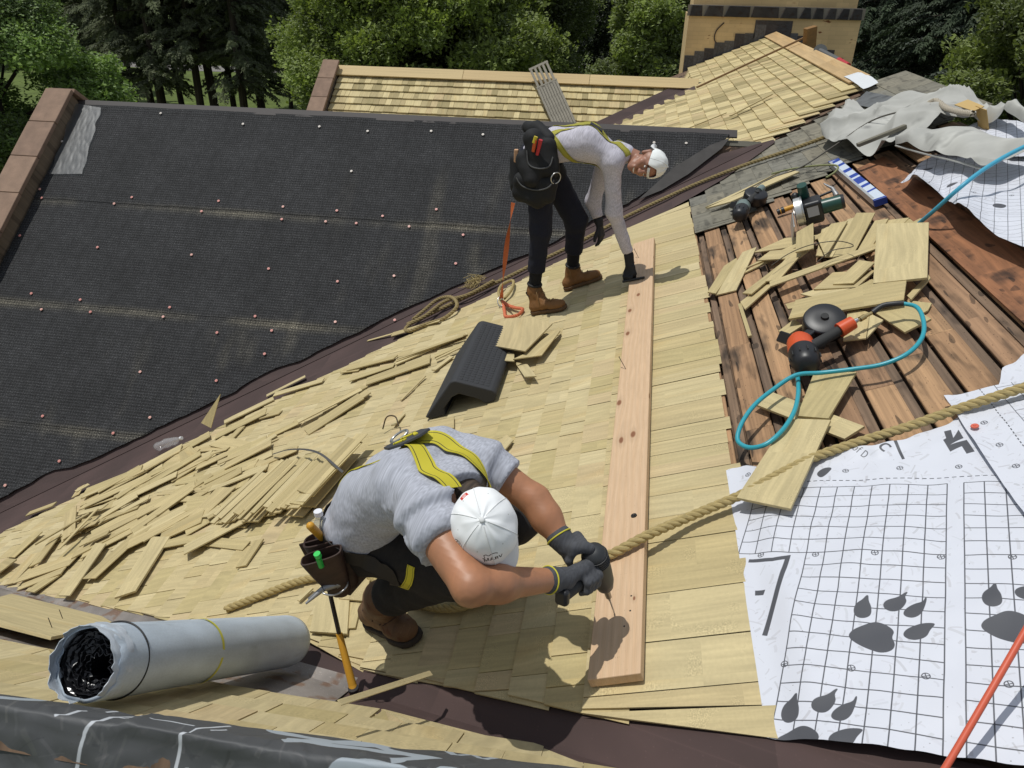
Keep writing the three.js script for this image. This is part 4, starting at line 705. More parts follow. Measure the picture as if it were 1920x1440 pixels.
// heap on the bare boards at the right
const RH = 'loose shingle in the heap on the bare brown boards', rhG = 'shingles heaped on the bare boards';
{
  const Q = [
    [[[0.617,-4.84], [0.758,-5.299], [0.917,-5.48], [0.666,-4.772]], 0.0], [[[0.663,-4.783], [0.795,-4.773], [1.006,-5.391], [0.906,-5.37]], 0.012],
    [[[0.98,-5.051], [1.077,-5.146], [1.327,-4.994], [1.225,-4.888]], 0.05], [[[0.857,-5.011], [0.902,-5.057], [1.393,-5.261], [1.346,-5.191]], 0.01], [[[0.885,-5.072], [1.057,-5.155], [1.566,-5.258], [1.48,-5.17]], 0.03],
    [[[0.992,-4.493], [1,-4.576], [1.645,-4.745], [1.637,-4.661]], 0.06], [[[0.802,-4.509], [1.001,-4.735], [1.032,-4.67], [0.817,-4.37]], 0.02], [[[0.828,-4.596], [1.134,-4.952], [1.159,-4.897], [0.878,-4.539]], 0.035],
    [[[0.98,-4.676], [1.061,-4.637], [1.222,-4.87], [1.158,-4.93]], 0.05], [[[1.401,-4.745], [1.688,-5.388], [1.784,-5.301], [1.526,-4.738]], 0.04], [[[1.323,-4.88], [1.622,-5.359], [1.673,-5.353], [1.403,-4.784]], 0.03],
    [[[1.556,-4.791], [1.757,-5.205], [1.831,-5.17], [1.61,-4.728]], 0.02], [[[1.591,-4.778], [1.823,-5.179], [1.937,-5.097], [1.722,-4.805]], 0.01], [[[1.327,-4.378], [1.422,-4.299], [1.587,-4.495], [1.525,-4.61]], 0.03],
    [[[1.22,-4.397], [1.43,-4.259], [1.574,-4.451], [1.364,-4.592]], 0.012], [[[1.378,-4.227], [1.523,-4.3], [1.534,-4.173], [1.391,-4.159]], 0.02], [[[1.046,-4.364], [1.226,-4.349], [1.121,-4.264], [1.05,-4.294]], -0.01],
    [[[1.146,-4.414], [1.417,-4.408], [1.418,-4.278], [1.217,-4.297]], 0.01], [[[0.969,-5.332], [1.247,-5.233], [1.442,-5.332], [1.209,-5.455]], 0.0], [[[1.452,-5.384], [1.666,-5.4], [1.451,-4.863], [1.323,-4.88]], 0.015],
    [[[1.38,-5.098], [1.51,-5.32], [1.605,-5.277], [1.359,-4.724]], 0.055], [[[1.741,-5.007], [1.925,-5.099], [2.007,-5.002], [1.922,-4.867]], 0.01], [[[1.618,-3.972], [1.767,-4.125], [1.764,-4.079], [1.621,-3.917]], 0.03],
    [[[1.611,-3.955], [1.7,-3.863], [1.663,-3.799], [1.568,-3.744]], 0.0],
  ];
  Q.forEach(([q, h], k) => piece(q, h - 0.035, { label: RH, group: rhG, rz: ((k * 29) % 9 - 4) * 0.012, rx: ((k * 13) % 7 - 3) * 0.015, t: 0.008 }));
  piece([[1.72,-4.954], [1.95,-4.711], [1.727,-3.983], [1.493,-4.107]], 0.05, { t: 0.012, label: 'broad rectangular shingle on top at the right end of the heap on the boards', rz: 0.02 });
  piece([[1.022,-3.961], [1.094,-4.176], [1.65,-4.066], [1.566,-3.815]], 0.045, { t: 0.010, label: 'long wide shingle lying just above the orange and black nailer' });
  piece([[1.273,-5.205], [1.391,-5.235], [1.312,-4.802], [1.209,-4.874]], 0.075, { label: 'small tilted shingle beside the green circular saw', rz: 0.15 });
  piece([[1.43,-3.858], [1.584,-3.858], [1.632,-3.626], [1.496,-3.561]], 0.0, { label: 'shingle under the loop of teal hose', t: 0.01 });
  piece([[1.226,-3.606], [1.33,-3.968], [1.404,-3.828], [1.323,-3.569]], 0.02, { label: 'split shingle half beside the nailer handle' });
  piece([[1.404,-3.828], [1.44,-3.721], [1.331,-3.582]], 0.015, { label: 'triangular shingle piece right of the nailer handle' });
  piece([[0.954,-3.943], [1.055,-4.04], [1.08,-3.935], [1.001,-3.877]], 0.0, { label: 'small shingle corner left of the nailer magazine' });
  strip2([0.785,-4.497], [0.793,-4.014], 0.02, -0.02, { label: 'thin shingle splinter lying along a bare board', t: 0.012 });
  piece([[0.737,-3.254], [0.825,-3.33], [1.148,-2.87], [1.057,-2.81]], -0.01, { t: 0.011, label: 'shingle crossing under two others beside the teal hose loop', rz: -0.02 });
  piece([[1.042,-3.37], [1.213,-3.28], [1.025,-2.952], [0.908,-3.03]], 0.012, { t: 0.010, label: 'upper of the two overlapping wide shingles beside the teal hose' });
  piece([[0.594,-2.507], [0.841,-2.954], [0.907,-2.983], [1.029,-2.921], [0.78,-2.381]], 0.026, { t: 0.011, label: 'wide plank shingle bridging from the bare boards to the white underlayment', mat: looseMats[2], rz: -0.03 });
  // by the grey strip
  [[[[0.728,-6.744], [1.303,-7.009], [1.454,-7.092], [0.928,-6.778]], 0.0], [[[0.735,-6.633], [0.942,-6.584], [1.543,-6.797], [1.497,-6.925]], 0.02]].forEach(([q, h], k) => piece(q, h, { label: ['long shingle lying on the grey weathered strip', 'second shingle lying over it by the far nailer'][k], t: 0.01 }));
  // upper slope
  strip2([1.289,-10.244], [1.853,-10.65], 0.04, 0.03, { label: 'thin shingle strip lying on the finished upper slope', mat: looseMats[3], t: 0.012 });
  strip2([0.693,-10.539], [1.258,-10.648], 0.012, 0.012, { label: 'dark lifted shingle edge on the finished upper slope', mat: looseMats[3], t: 0.01 });
  // under the kneeling worker
  piece([[-1.325,-2.218], [-1.513,-2.886], [-1.332,-2.792], [-1.104,-2.159]], 0.012, { t: 0.01, label: 'wide shingle under the hanging hammer', mat: looseMats[2] });
  piece([[-1.245,-2.396], [-1.168,-2.572], [-1.12,-2.523], [-1.08,-2.342]], 0.02, { label: 'short shingle behind the kneeling worker\'s boot' });
  piece([[-1.223,-2.213], [-1.237,-2.377], [-1.118,-2.367], [-1.085,-2.2]], 0.004, { label: 'shingle offcut between hammer and boot' });
  strip2([-1.493,-2.446], [-1.452,-2.522], 0.02, 0.012, { label: 'tiny splinter beside the yellow rope' });
}
// board with two nails at the lower left, sliver across the valley
{
  const t = thing('nailed_shingle', 'wide pale shingle with two upright nails left of the pale roll', 'shingle');
  const w = [[-3.526,2.788], [-2.594,2.319], [-2.356,2.078], [-2.18,1.385], [-2.774,1.622], [-3.084,1.968]]; frameF(t);
  const { g, cx, cz } = pieceGeo(w.map(([x, d]) => [x, -d]), 0.012); const m = mesh('board', g, looseMats[2], t); m.position.set(cx, 0.02, cz);
  const nm = std({ color: lin(0.06, 0.055, 0.05), roughness: 0.5, metalness: 0.6 });
  for (const [x, d] of [[-2.37,1.64], [-2.581,1.992]]) { const a = V(x, 0.03, -d), up = V(0, 1, 0).applyQuaternion(QF.clone().invert()).multiplyScalar(0.065); mesh('nail', limb(a, a.clone().add(up), 0.0018, 0.0018, 6), nm, t); }
  const s = thing('shingle_sliver', 'thin pale sliver of wood lying across the valley flashing', 'sliver');
  const a = V(-0.681,0.266,-1.33), b = V(-0.526,-0.037,-1.72), dd = b.clone().sub(a), L = dd.length(); const mm = mesh('sliver', rbox(L, 0.004, 0.02, 0.001, 1), looseMats[2], s); s.position.copy(a.clone().lerp(b, 0.5)); s.quaternion.setFromUnitVectors(V(1, 0, 0), dd.normalize());
}
// ---------------------------------------------------------------- straightedge board
{
  const z0 = -1.712, z1 = -6.25, L = z0 - z1, W = 0.182, ang = Math.atan2(0.062, L);
  const kn = [[0.151,-5.035], [0.095,-4.786], [0.09,-4.414], [0.067,-3.533], [0.152,-3.178], [0.095,-3.149], [0.1, -5.75], [0.18, -2.05]].map(([u, z]) => [z0 - z, u - 0.026 - (z0 - z) * 0.0137, 0.0165]);
  kn[7][2] = 0.006;
  const tex = dataTex(256, 2048, (i, j, x, y) => {
    const a = y * L; let b = x * W, dk = 9, ring = 0; for (const [ka, kb, kr] of kn) { const dx = (a - ka) * 0.45, db = b - kb, d = Math.hypot(dx, db); b += Math.sign(db) * -0.9 * kr * Math.exp(-(d * d) / (kr * kr * 9)); if (d / kr < dk) { dk = d / kr; ring = d; } }
    const g = Math.sin((b * 210 + noise(a * 0.8, b * 14) * 3.0 + fbm(a * 0.5, b * 8, 2) * 5)) * 0.5 + 0.5; const fine = fbm(a * 5, b * 420, 3);
    const k = smooth(1.0, 0.45, dk), halo = smooth(2.6, 1.0, dk) * 0.35;
    let v = 234 - g * 5 + fine * 24 - halo * 30 + fbm(a * 9, b * 60, 2) * 12; const sp = noise(a * 90, b * 400) > 0.66 ? -45 : 0;
    return [lerp(v + sp, 128, k * 0.75), lerp((v + sp) * 0.965 - g * 3, 92, k * 0.8), lerp((v + sp) * 0.90 - g * 6, 66, k * 0.8)];
  });
  const t = thing('straightedge_board', 'long pink pine board with knots lying down the middle of the slope', 'board'); t.quaternion.copy(QS);
  const g = rbox(W, 0.038, L, 0.004, 2), p = g.attributes.position, uv = g.attributes.uv, nn = g.attributes.normal; for (let i = 0; i < p.count; i++) uv.setXY(i, p.getX(i) / W + 0.5 + (Math.abs(nn.getX(i)) > 0.7 ? p.getY(i) * 4 : 0), 0.5 - p.getZ(i) / L + (Math.abs(nn.getZ(i)) > 0.7 ? p.getY(i) * 0.4 : 0));
  const b = mesh('plank', g, std({ color: lin(0.73, 0.55, 0.40), map: tex, bumpMap: cedarBump, bumpScale: 0.0006, roughness: 0.62 }), t);
  b.position.set(0.026 + W / 2 + 0.031, 0.023, (z0 + z1) / 2); b.rotation.y = -ang;
  const nm = std({ color: lin(0.05, 0.045, 0.042), roughness: 0.45, metalness: 0.7 });
  const ws = mesh('screw_washer', merge([new THREE.CylinderGeometry(0.0125, 0.0135, 0.004, 18), new THREE.SphereGeometry(0.006, 10, 6).scale(1, 0.6, 1).translate(0, 0.003, 0)]), nm, t); ws.position.set(0.17, 0.044, -2.53);
  for (const [u, z, rx, rz] of [[0.094,-3.914, -0.5, 0.25], [0.143,-5.834, -0.5, 0.2]].map(a => a)) { const n = mesh('nail', merge([new THREE.CylinderGeometry(0.0022, 0.0016, 0.085, 7).translate(0, 0.042, 0), new THREE.CylinderGeometry(0.0055, 0.0055, 0.0015, 9).translate(0, 0.085, 0)]), nm, t); n.position.set(u, 0.04, z); n.rotation.set(rx, 0, rz); }
  for (const [u, z] of [[0.106,-2.324], [0.169,-2.065], [0.167,-1.992], [0.09,-2.157], [0.147,-1.923]]) { const h = mesh('screw_head', new THREE.CylinderGeometry(0.0035, 0.0035, 0.0012, 10), nm, t); h.position.set(u, 0.0424, z); }
}
// ---------------------------------------------------------------- black foam wedge
{
  const t = thing('foam_wedge', 'black foam roof wedge with a tread pattern standing on the shingles', 'foam wedge'); t.quaternion.copy(QS);
  const fm = std({ color: lin(0.030, 0.031, 0.034), roughness: 0.75 });
  const sh = new THREE.Shape(); sh.moveTo(-0.25, 0.006); sh.lineTo(-0.265, 0.02); sh.lineTo(-0.02, 0.195); sh.quadraticCurveTo(0.0, 0.21, 0.025, 0.2); sh.lineTo(0.215, 0.075); sh.quadraticCurveTo(0.235, 0.055, 0.225, 0.035); sh.lineTo(0.2, 0.008); sh.lineTo(0.15, 0.008); sh.lineTo(0.12, 0.05); sh.lineTo(0.01, 0.125); sh.lineTo(-0.05, 0.115); sh.lineTo(-0.14, 0.05); sh.lineTo(-0.15, 0.006); sh.closePath();
  const g = new THREE.ExtrudeGeometry(sh, { depth: 0.93, bevelEnabled: true, bevelSize: 0.010, bevelThickness: 0.014, bevelSegments: 3, curveSegments: 6 }); g.translate(0, 0, -0.93);
  mesh('body', g, fm, t);
  const tr = [], e = V(0.19, -0.125, 0), L = e.length(); e.normalize(); const sl = Math.atan2(-0.125, 0.19);
  for (let i = 0; i < 26; i++) for (let j = 0; j < 6; j++) { const b = new RoundedBoxGeometry(0.026, 0.012, 0.022, 1, 0.005); b.rotateZ(sl); b.translate(0.03 + e.x * (0.02 + j * 0.035), 0.21 + e.y * (0.02 + j * 0.035) - 0.004, -0.03 - i * 0.034); tr.push(b); }
  mesh('tread', merge(tr), fm, t).userData.kind = 'stuff';
  const in_ = box(0.2, 0.03, 0.3, 0, 0.02, -0.6); mesh('rib', in_, fm, t);
  t.position.copy(onS(-1.0, 0.004, -4.06)); t.quaternion.copy(QS).multiply(new THREE.Quaternion().setFromAxisAngle(V(0, 1, 0), 0.01));
}
// ---------------------------------------------------------------- roll of membrane
{
  const a = V(-1.375, 0.378, -1.25), b = V(-1.262, -0.415, -2.08), d = b.clone().sub(a), L = d.length(), R = 0.107;
  const t = thing('membrane_roll', 'pale grey roll of roofing membrane with a black hollow end at lower left', 'membrane roll'); t.position.copy(a); t.quaternion.setFromUnitVectors(V(0, 1, 0), d.normalize());
  const mt = dataTex(512, 512, (i, j, x, y) => { const v = 226 + fbm(x * 9, y * 7, 4) * 34 + noise(x * 130, y * 160) * 9 - smooth(0.25, 0.5, fbm(x * 14 + 2, y * 9, 3)) * 22; return [v * 0.97, v * 0.985, v]; });
  const mm = std({ color: lin(0.64, 0.70, 0.755), map: mt, roughness: 0.5, side: THREE.DoubleSide });
  const prof = []; for (let k = 0; k <= 40; k++) { const y = k / 40 * L; prof.push(new THREE.Vector2(R * (1 + 0.012 * noise(y * 6, 3)) * (k === 40 ? 0.97 : 1), y)); }
  prof.unshift(new THREE.Vector2(R - 0.012, 0.0)); prof.push(new THREE.Vector2(R * 0.8, L + 0.004), new THREE.Vector2(0.03, L + 0.002));
  const g = new THREE.LatheGeometry(prof, 56), p = g.attributes.position; for (let i = 0; i < p.count; i++) { const x = p.getX(i), y = p.getY(i), z = p.getZ(i), an = Math.atan2(z, x), k = 1 + 0.018 * Math.sin(2 * an + 1) + 0.01 * noise(an * 2, y * 4); p.setXYZ(i, x * k, y + (y < 0.02 ? 0.02 * noise(an * 3, 8) : 0), z * k); } g.computeVertexNormals();
  mesh('membrane', g, mm, t);
  // turned back pale flap round the mouth
  const fl = sheet(44, 8, (s, v) => { const an = lerp(-0.6, 4.9, s), r = R * 1.015 - v * 0.006 + 0.006 * noise(an * 4, v * 3), y = 0.05 - v * 0.075 + 0.02 * noise(an * 5, 2) * v; return V(Math.cos(an) * r, y, Math.sin(an) * r); }, 0.002);
  mesh('mouth_flap', fl, std({ color: lin(0.66, 0.69, 0.72), map: mt, roughness: 0.42, side: THREE.DoubleSide }), t);
  // black film lining, wound and wrinkled
  const film = std({ color: lin(0.012, 0.012, 0.014), roughness: 0.22, side: THREE.DoubleSide });
  for (let k = 0; k < 7; k++) { const r0 = R * (0.90 - k * 0.085), wob = 0.006 + k * 0.0025; mesh('film_layer', sheet(90, 10, (s, v) => { const an = s * 6.2832 + k, cx = 0.018 * k / 7, cz = -0.016 * k / 7, r = r0 * (1 + 0.05 * Math.sin(2 * an + k)) + wob * noise(Math.cos(an) * 3, Math.sin(an) * 3, k + v) + 0.003 * noise(Math.cos(an) * 14, Math.sin(an) * 14, v * 6); return V(cx + Math.cos(an) * r, 0.012 + k * 0.004 + v * 0.25 + 0.015 * noise(Math.cos(an) * 2, Math.sin(an) * 2, k), cz + Math.sin(an) * r); }, 0.0015), film, t); }
  mesh('film_face', sheet(80, 10, (s, v) => { const an = s * 6.2832, r = lerp(R * 0.93, R * 0.36, v) * (1 + 0.06 * Math.sin(2 * an + 1) * v); return V(Math.cos(an) * r + 0.014 * v, 0.022 + 0.03 * v + 0.010 * noise(Math.cos(an) * (5 + 9 * v), Math.sin(an) * (5 + 9 * v), v * 5) + 0.006 * noise(an * 2, v * 26), Math.sin(an) * r - 0.01 * v); }), film, t);
  mesh('black_band', new THREE.TorusGeometry(R + 0.001, 0.0032, 6, 56).rotateX(Math.PI / 2).translate(0, 0.115, 0), std({ color: lin(0.01, 0.01, 0.01), roughness: 0.5 }), t);
  mesh('yellow_band', new THREE.CylinderGeometry(R + 0.0022, R + 0.0022, 0.013, 56, 1, true).translate(0, 0.50, 0), std({ color: lin(0.55, 0.52, 0.05), roughness: 0.5, side: THREE.DoubleSide }), t);
  mesh('loose_tail', sheet(12, 6, (s, v) => { const an = 2.3 + s * 0.5; return V(Math.cos(an) * (R + 0.003 + 0.02 * s), L - 0.02 - v * 0.10, Math.sin(an) * (R + 0.003 + 0.02 * s)); }, 0.002), mm, t);
}
// ---------------------------------------------------------------- ropes, hoses, cords
const ropeTex = dataTex(128, 128, (i, j, x, y) => { const v = 205 + fbm(x * 8, y * 40, 3) * 90; return [v, v, v]; });
const ropeMat = std({ color: lin(0.66, 0.51, 0.22), map: ropeTex, roughness: 0.9 }), ropeMat2 = std({ color: lin(0.46, 0.35, 0.155), map: ropeTex, roughness: 0.9 });
const S3 = (arr, h) => arr.map(([u, z], k) => onS(u, Array.isArray(h) ? h[k] : h, z));
{
  const t = thing('yellow_rope', 'thick yellow laid rope running from the kneeling worker up across the white sheet', 'rope');
  mesh('strands', ropeGeo(S3([[-1.961,-2.493], [-1.754,-2.549], [-1.579,-2.59], [-1.455,-2.597], [-1.267,-2.594], [-1.035,-2.449], [-0.781,-2.259], [-0.587,-2.197], [-0.376,-2.234], [-0.172,-2.285], [-0.025,-2.292], [0.097,-2.289], [0.233,-2.35], [0.414,-2.47], [0.613,-2.546], [0.747,-2.607], [0.916,-2.695], [1.078,-2.73], [1.285,-2.755], [1.489,-2.787], [1.722,-2.808], [1.948,-2.836]], [0.022, 0.022, 0.024, 0.022, 0.03, 0.022, 0.022, 0.022, 0.022, 0.022, 0.04, 0.066, 0.07, 0.03, 0.024, 0.03, 0.02, 0.02, 0.025, 0.035, 0.05, 0.05]), 0.0195, 0.10, 0.010), ropeMat, t);
  const t2 = thing('yellow_rope', 'yellow rope stretched along the valley up to the grey canvas', 'rope');
  mesh('strands', ropeGeo(S3([[-2.087,-6.114], [-1.912,-6.188], [-1.665,-6.312], [-1.39,-6.444], [-1.113,-6.576], [-0.812,-6.75], [-0.453,-6.939], [-0.065,-7.23], [0.39,-7.464], [0.713,-7.593], [1.188,-7.677], [1.539,-7.658], [1.903,-7.645], [2.267,-7.689], [2.589,-7.657], [2.737,-7.31]], [0.02, 0.02, 0.02, 0.02, 0.02, 0.02, 0.02, 0.02, 0.02, 0.02, 0.02, 0.02, 0.03, 0.04, 0.06, 0.1]), 0.0185, 0.10, 0.016), ropeMat2, t2);
  const t3 = thing('rope_tangle', 'doubled tangle of yellow rope with a frayed end beside the brown valley', 'rope');
  mesh('strands', ropeGeo(S3([[-1.262,-6.49], [-1.5,-6.316], [-1.727,-6.332], [-1.884,-6.094], [-2.041,-6.058], [-2.059,-5.976], [-1.979,-5.899], [-1.84,-5.944], [-1.648,-5.952], [-1.547,-6.06], [-1.674,-6.344], [-1.826,-6.407], [-1.94,-6.284], [-2.022,-6.142]], [0.05, 0.05, 0.055, 0.05, 0.03, 0.022, 0.022, 0.022, 0.022, 0.05, 0.075, 0.07, 0.05, 0.04]), 0.017, 0.09, 0.012), ropeMat2, t3);
  const r = rng(8), fr = []; for (let k = 0; k < 60; k++) { const [u, z] = [-1.502,-6.617]; const b = onS(u + rr(-.05, .05, r), 0.03, z + rr(-.1, .1, r)); fr.push(tube([b, b.clone().add(V(rr(-.06, .06, r), rr(.02, .07, r), rr(-.06, .06, r))), b.clone().add(V(rr(-.12, .12, r), rr(0, .08, r), rr(-.1, .1, r)))], 0.0022, 4, 5)); }
  mesh('frayed_end', merge(fr), ropeMat, t3).userData.kind = 'stuff';
  const hose = std({ color: lin(0.03, 0.32, 0.39), roughness: 0.35 }), blk = std({ color: lin(0.02, 0.02, 0.022), roughness: 0.5 });
  const t4 = thing('teal_hose', 'teal air hose looping round from the orange and black nailer', 'hose');
  mesh('hose', tube(S3([[1.533,-3.687], [1.577,-3.642], [1.571,-3.501], [1.518,-3.348], [1.43,-3.261], [1.323,-3.242], [1.202,-3.264], [1.067,-3.285], [0.959,-3.278], [0.842,-3.208], [0.73,-3.073], [0.656,-2.954], [0.64,-2.89], [0.678,-2.841], [0.745,-2.819], [0.817,-2.866], [0.889,-2.984], [0.934,-3.136], [0.961,-3.31], [0.973,-3.5], [0.988,-3.611]], [0.1, 0.09, 0.08, 0.07, 0.06, 0.05, 0.05, 0.06, 0.085, 0.08, 0.09, 0.07, 0.05, 0.04, 0.05, 0.06, 0.06, 0.05, 0.04, 0.0, -0.02]), 0.0105, 10, 220), hose, t4);
  mesh('sleeve', tube(S3([[1.392,-3.676], [1.446,-3.695], [1.501,-3.688], [1.537,-3.684]], [0.1, 0.112, 0.108, 0.1]), 0.014, 10, 24), blk, t4);
  mesh('brass_fitting', merge([tube(S3([[1.296,-3.625], [1.392,-3.676]], 0.1), 0.009, 8, 8), tube(S3([[1.324,-3.638], [1.353,-3.657]], 0.1), 0.014, 6, 4)]), std({ color: lin(0.55, 0.42, 0.2), roughness: 0.3, metalness: 0.8 }), t4);
  const t5 = thing('blue_hose', 'pale blue hose crossing the white sheets at the right edge', 'hose');
  mesh('hose', tube(S3([[1.939,-4.905], [2.001,-4.781], [2.136,-4.706], [2.318,-4.82], [2.587,-4.981], [2.875,-5.047]], [0.0, 0.1, 0.22, 0.25, 0.25, 0.25]), 0.0125, 10, 60), std({ color: lin(0.06, 0.36, 0.52), roughness: 0.4 }), t5);
  const t6 = thing('red_hose', 'orange red cord hanging over the white sheet at the lower right corner', 'cord');
  mesh('cable', tube([V(0.834,0.386,-1.241), V(0.873,0.435,-1.284), V(0.975,0.554,-1.408), V(1.079,0.675,-1.537), V(1.19,0.83,-1.674)], 0.0085, 10, 60), std({ color: lin(0.62, 0.11, 0.055), roughness: 0.45 }), t6);
  const t7 = thing('olive_line', 'thin olive cord looped by the blue spirit level', 'cord');
  mesh('cable', tube(S3([[1.341,-7.014], [1.481,-6.969], [1.641,-6.85], [1.768,-6.696], [1.813,-6.587], [1.759,-6.443], [1.68,-6.376]], 0.03), 0.008, 6, 50), std({ color: lin(0.22, 0.23, 0.10), roughness: 0.7 }), t7);
  const t8 = thing('wire', 'loose dark wire lying over the shingle heap on the boards', 'wire');
  mesh('strand', tube(S3([[1.04,-4.739], [1.166,-4.827], [1.298,-4.811], [1.45,-4.765], [1.507,-4.603], [1.392,-4.635], [1.282,-4.543]], [0.08, 0.09, 0.11, 0.1, 0.1, 0.1, 0.09]), 0.003, 5, 50), std({ color: lin(0.05, 0.04, 0.03), roughness: 0.5 }), t8);
}
// ---------------------------------------------------------------- tools on the boards
const orangeM = std({ color: lin(0.62, 0.085, 0.02), roughness: 0.4 }), blackM = std({ color: lin(0.014, 0.014, 0.016), roughness: 0.42 }), rubberM = std({ color: lin(0.028, 0.028, 0.027), roughness: 0.8 }), steelM = std({ color: lin(0.55, 0.55, 0.54), roughness: 0.3, metalness: 0.9 }), yellowM = std({ color: lin(0.60, 0.30, 0.025), roughness: 0.5 });
const P3 = (u, z, h) => onS(u, h, z);
function nailer(label, body, end, hand0, hand1, drum, nose, r, dr, cols) {
  const t = thing('pneumatic_nailer', label, 'nailer');
  const ax = end.clone().sub(body).normalize();
  const lathe = (pts, mat, name, o, dir) => { const g = new THREE.LatheGeometry(pts.map(([a, b]) => new THREE.Vector2(a, b)), 28); g.applyQuaternion(new THREE.Quaternion().setFromUnitVectors(V(0, 1, 0), dir)); g.translate(o.x, o.y, o.z); return mesh(name, g, mat, t); };
  const L = end.distanceTo(body);
  lathe([[0, -L * 0.2], [r * 0.7, -L * 0.18], [r * 0.95, 0], [r, L * 0.25], [r * 1.02, L * 0.5]], cols[0], 'housing', body, ax);
  const cap = lathe([[r * 1.04, L * 0.46], [r * 1.08, L * 0.52], [r * 1.08, L * 0.7], [r, L * 0.86], [r * 0.82, L * 1.0], [r * 0.5, L * 1.04], [0, L * 1.05]], cols[1], 'end_cap', body, ax);
  const ribs = []; for (let k = 0; k < 12; k++) { const a = k / 12 * 6.283, g = rbox(0.006, L * 0.16, 0.006, 0.002, 1); g.translate(Math.cos(a) * r * 1.09, L * 0.78, Math.sin(a) * r * 1.09); g.applyQuaternion(new THREE.Quaternion().setFromUnitVectors(V(0, 1, 0), ax)); g.translate(body.x, body.y, body.z); ribs.push(g); } mesh('vent_ribs', merge(ribs), rubberM, cap);
  mesh('handle', limb(hand0, hand1, r * 0.42, r * 0.36, 18), rubberM, t);
  const hd = hand1.clone().sub(hand0).normalize(); mesh('handle_end', limb(hand1.clone().addScaledVector(hd, -0.02), hand1.clone().addScaledVector(hd, r * 0.85), r * 0.55, r * 0.5, 18), cols[0], t);
  mesh('air_plug', limb(hand1.clone().addScaledVector(hd, r * 0.8), hand1.clone().addScaledVector(hd, r * 1.25), r * 0.2, r * 0.16, 10), steelM, t);
  const n = V(0, 1, 0).applyQuaternion(QS).lerp(hd.clone().cross(V(0, 1, 0)), 0.35).normalize();
  const dg = new THREE.LatheGeometry([[0, -0.045], [dr * 0.9, -0.045], [dr, -0.035], [dr, 0.03], [dr * 0.92, 0.045], [dr * 0.4, 0.05], [0, 0.045]].map(([a, b]) => new THREE.Vector2(a, b)), 36); dg.applyQuaternion(new THREE.Quaternion().setFromUnitVectors(V(0, 1, 0), n)); dg.translate(drum.x, drum.y, drum.z);
  const dm = mesh('nail_drum', dg, cols[1], t); const hub = new THREE.CylinderGeometry(dr * 0.18, dr * 0.2, 0.02, 16); hub.translate(0, 0.05, 0); hub.applyQuaternion(new THREE.Quaternion().setFromUnitVectors(V(0, 1, 0), n)); hub.translate(drum.x, drum.y, drum.z); mesh('hub', hub, rubberM, dm);
  const nd = nose.clone().sub(body), ng = rbox(nd.length() + 0.05, r * 0.9, r * 0.7, 0.008, 2); ng.applyQuaternion(new THREE.Quaternion().setFromUnitVectors(V(1, 0, 0), nd.normalize())); const mid = body.clone().lerp(nose, 0.6); ng.translate(mid.x, mid.y, mid.z); mesh('nose', ng, cols[1], t);
  const td = drum.clone().lerp(body, 0.62), tg = rbox(dr * 1.1, 0.05, 0.05, 0.008, 2); tg.applyQuaternion(new THREE.Quaternion().setFromUnitVectors(V(1, 0, 0), drum.clone().sub(body).normalize())); tg.translate(td.x, td.y, td.z); mesh('feed_arm', tg, cols[1], t);
  const gd = hand0.clone().lerp(hand1, 0.35); mesh('trigger', rbox(0.03, 0.02, 0.014, 0.004, 1).translate(gd.x, gd.y - r * 0.45, gd.z + 0.01), blackM, t);
  return t;
}
nailer('orange and black coil nailer lying on the bare boards', V(0.923,0.457,-3.63), V(0.91,0.462,-3.366), V(0.955,0.492,-3.525), V(1.097,0.574,-3.59), V(1.052,0.522,-3.763), V(0.883,0.407,-3.793), 0.068, 0.105, [orangeM, blackM]);
nailer('grey green coil nailer lying by the grey shingle strip', V(0.916,0.454,-6.245), V(0.859,0.44,-5.986), V(0.942,0.487,-6.226), V(1.049,0.542,-6.422), V(1.016,0.496,-6.372), V(0.868,0.4,-6.447), 0.06, 0.095, [std({ color: lin(0.16, 0.21, 0.20), roughness: 0.4 }), blackM]);
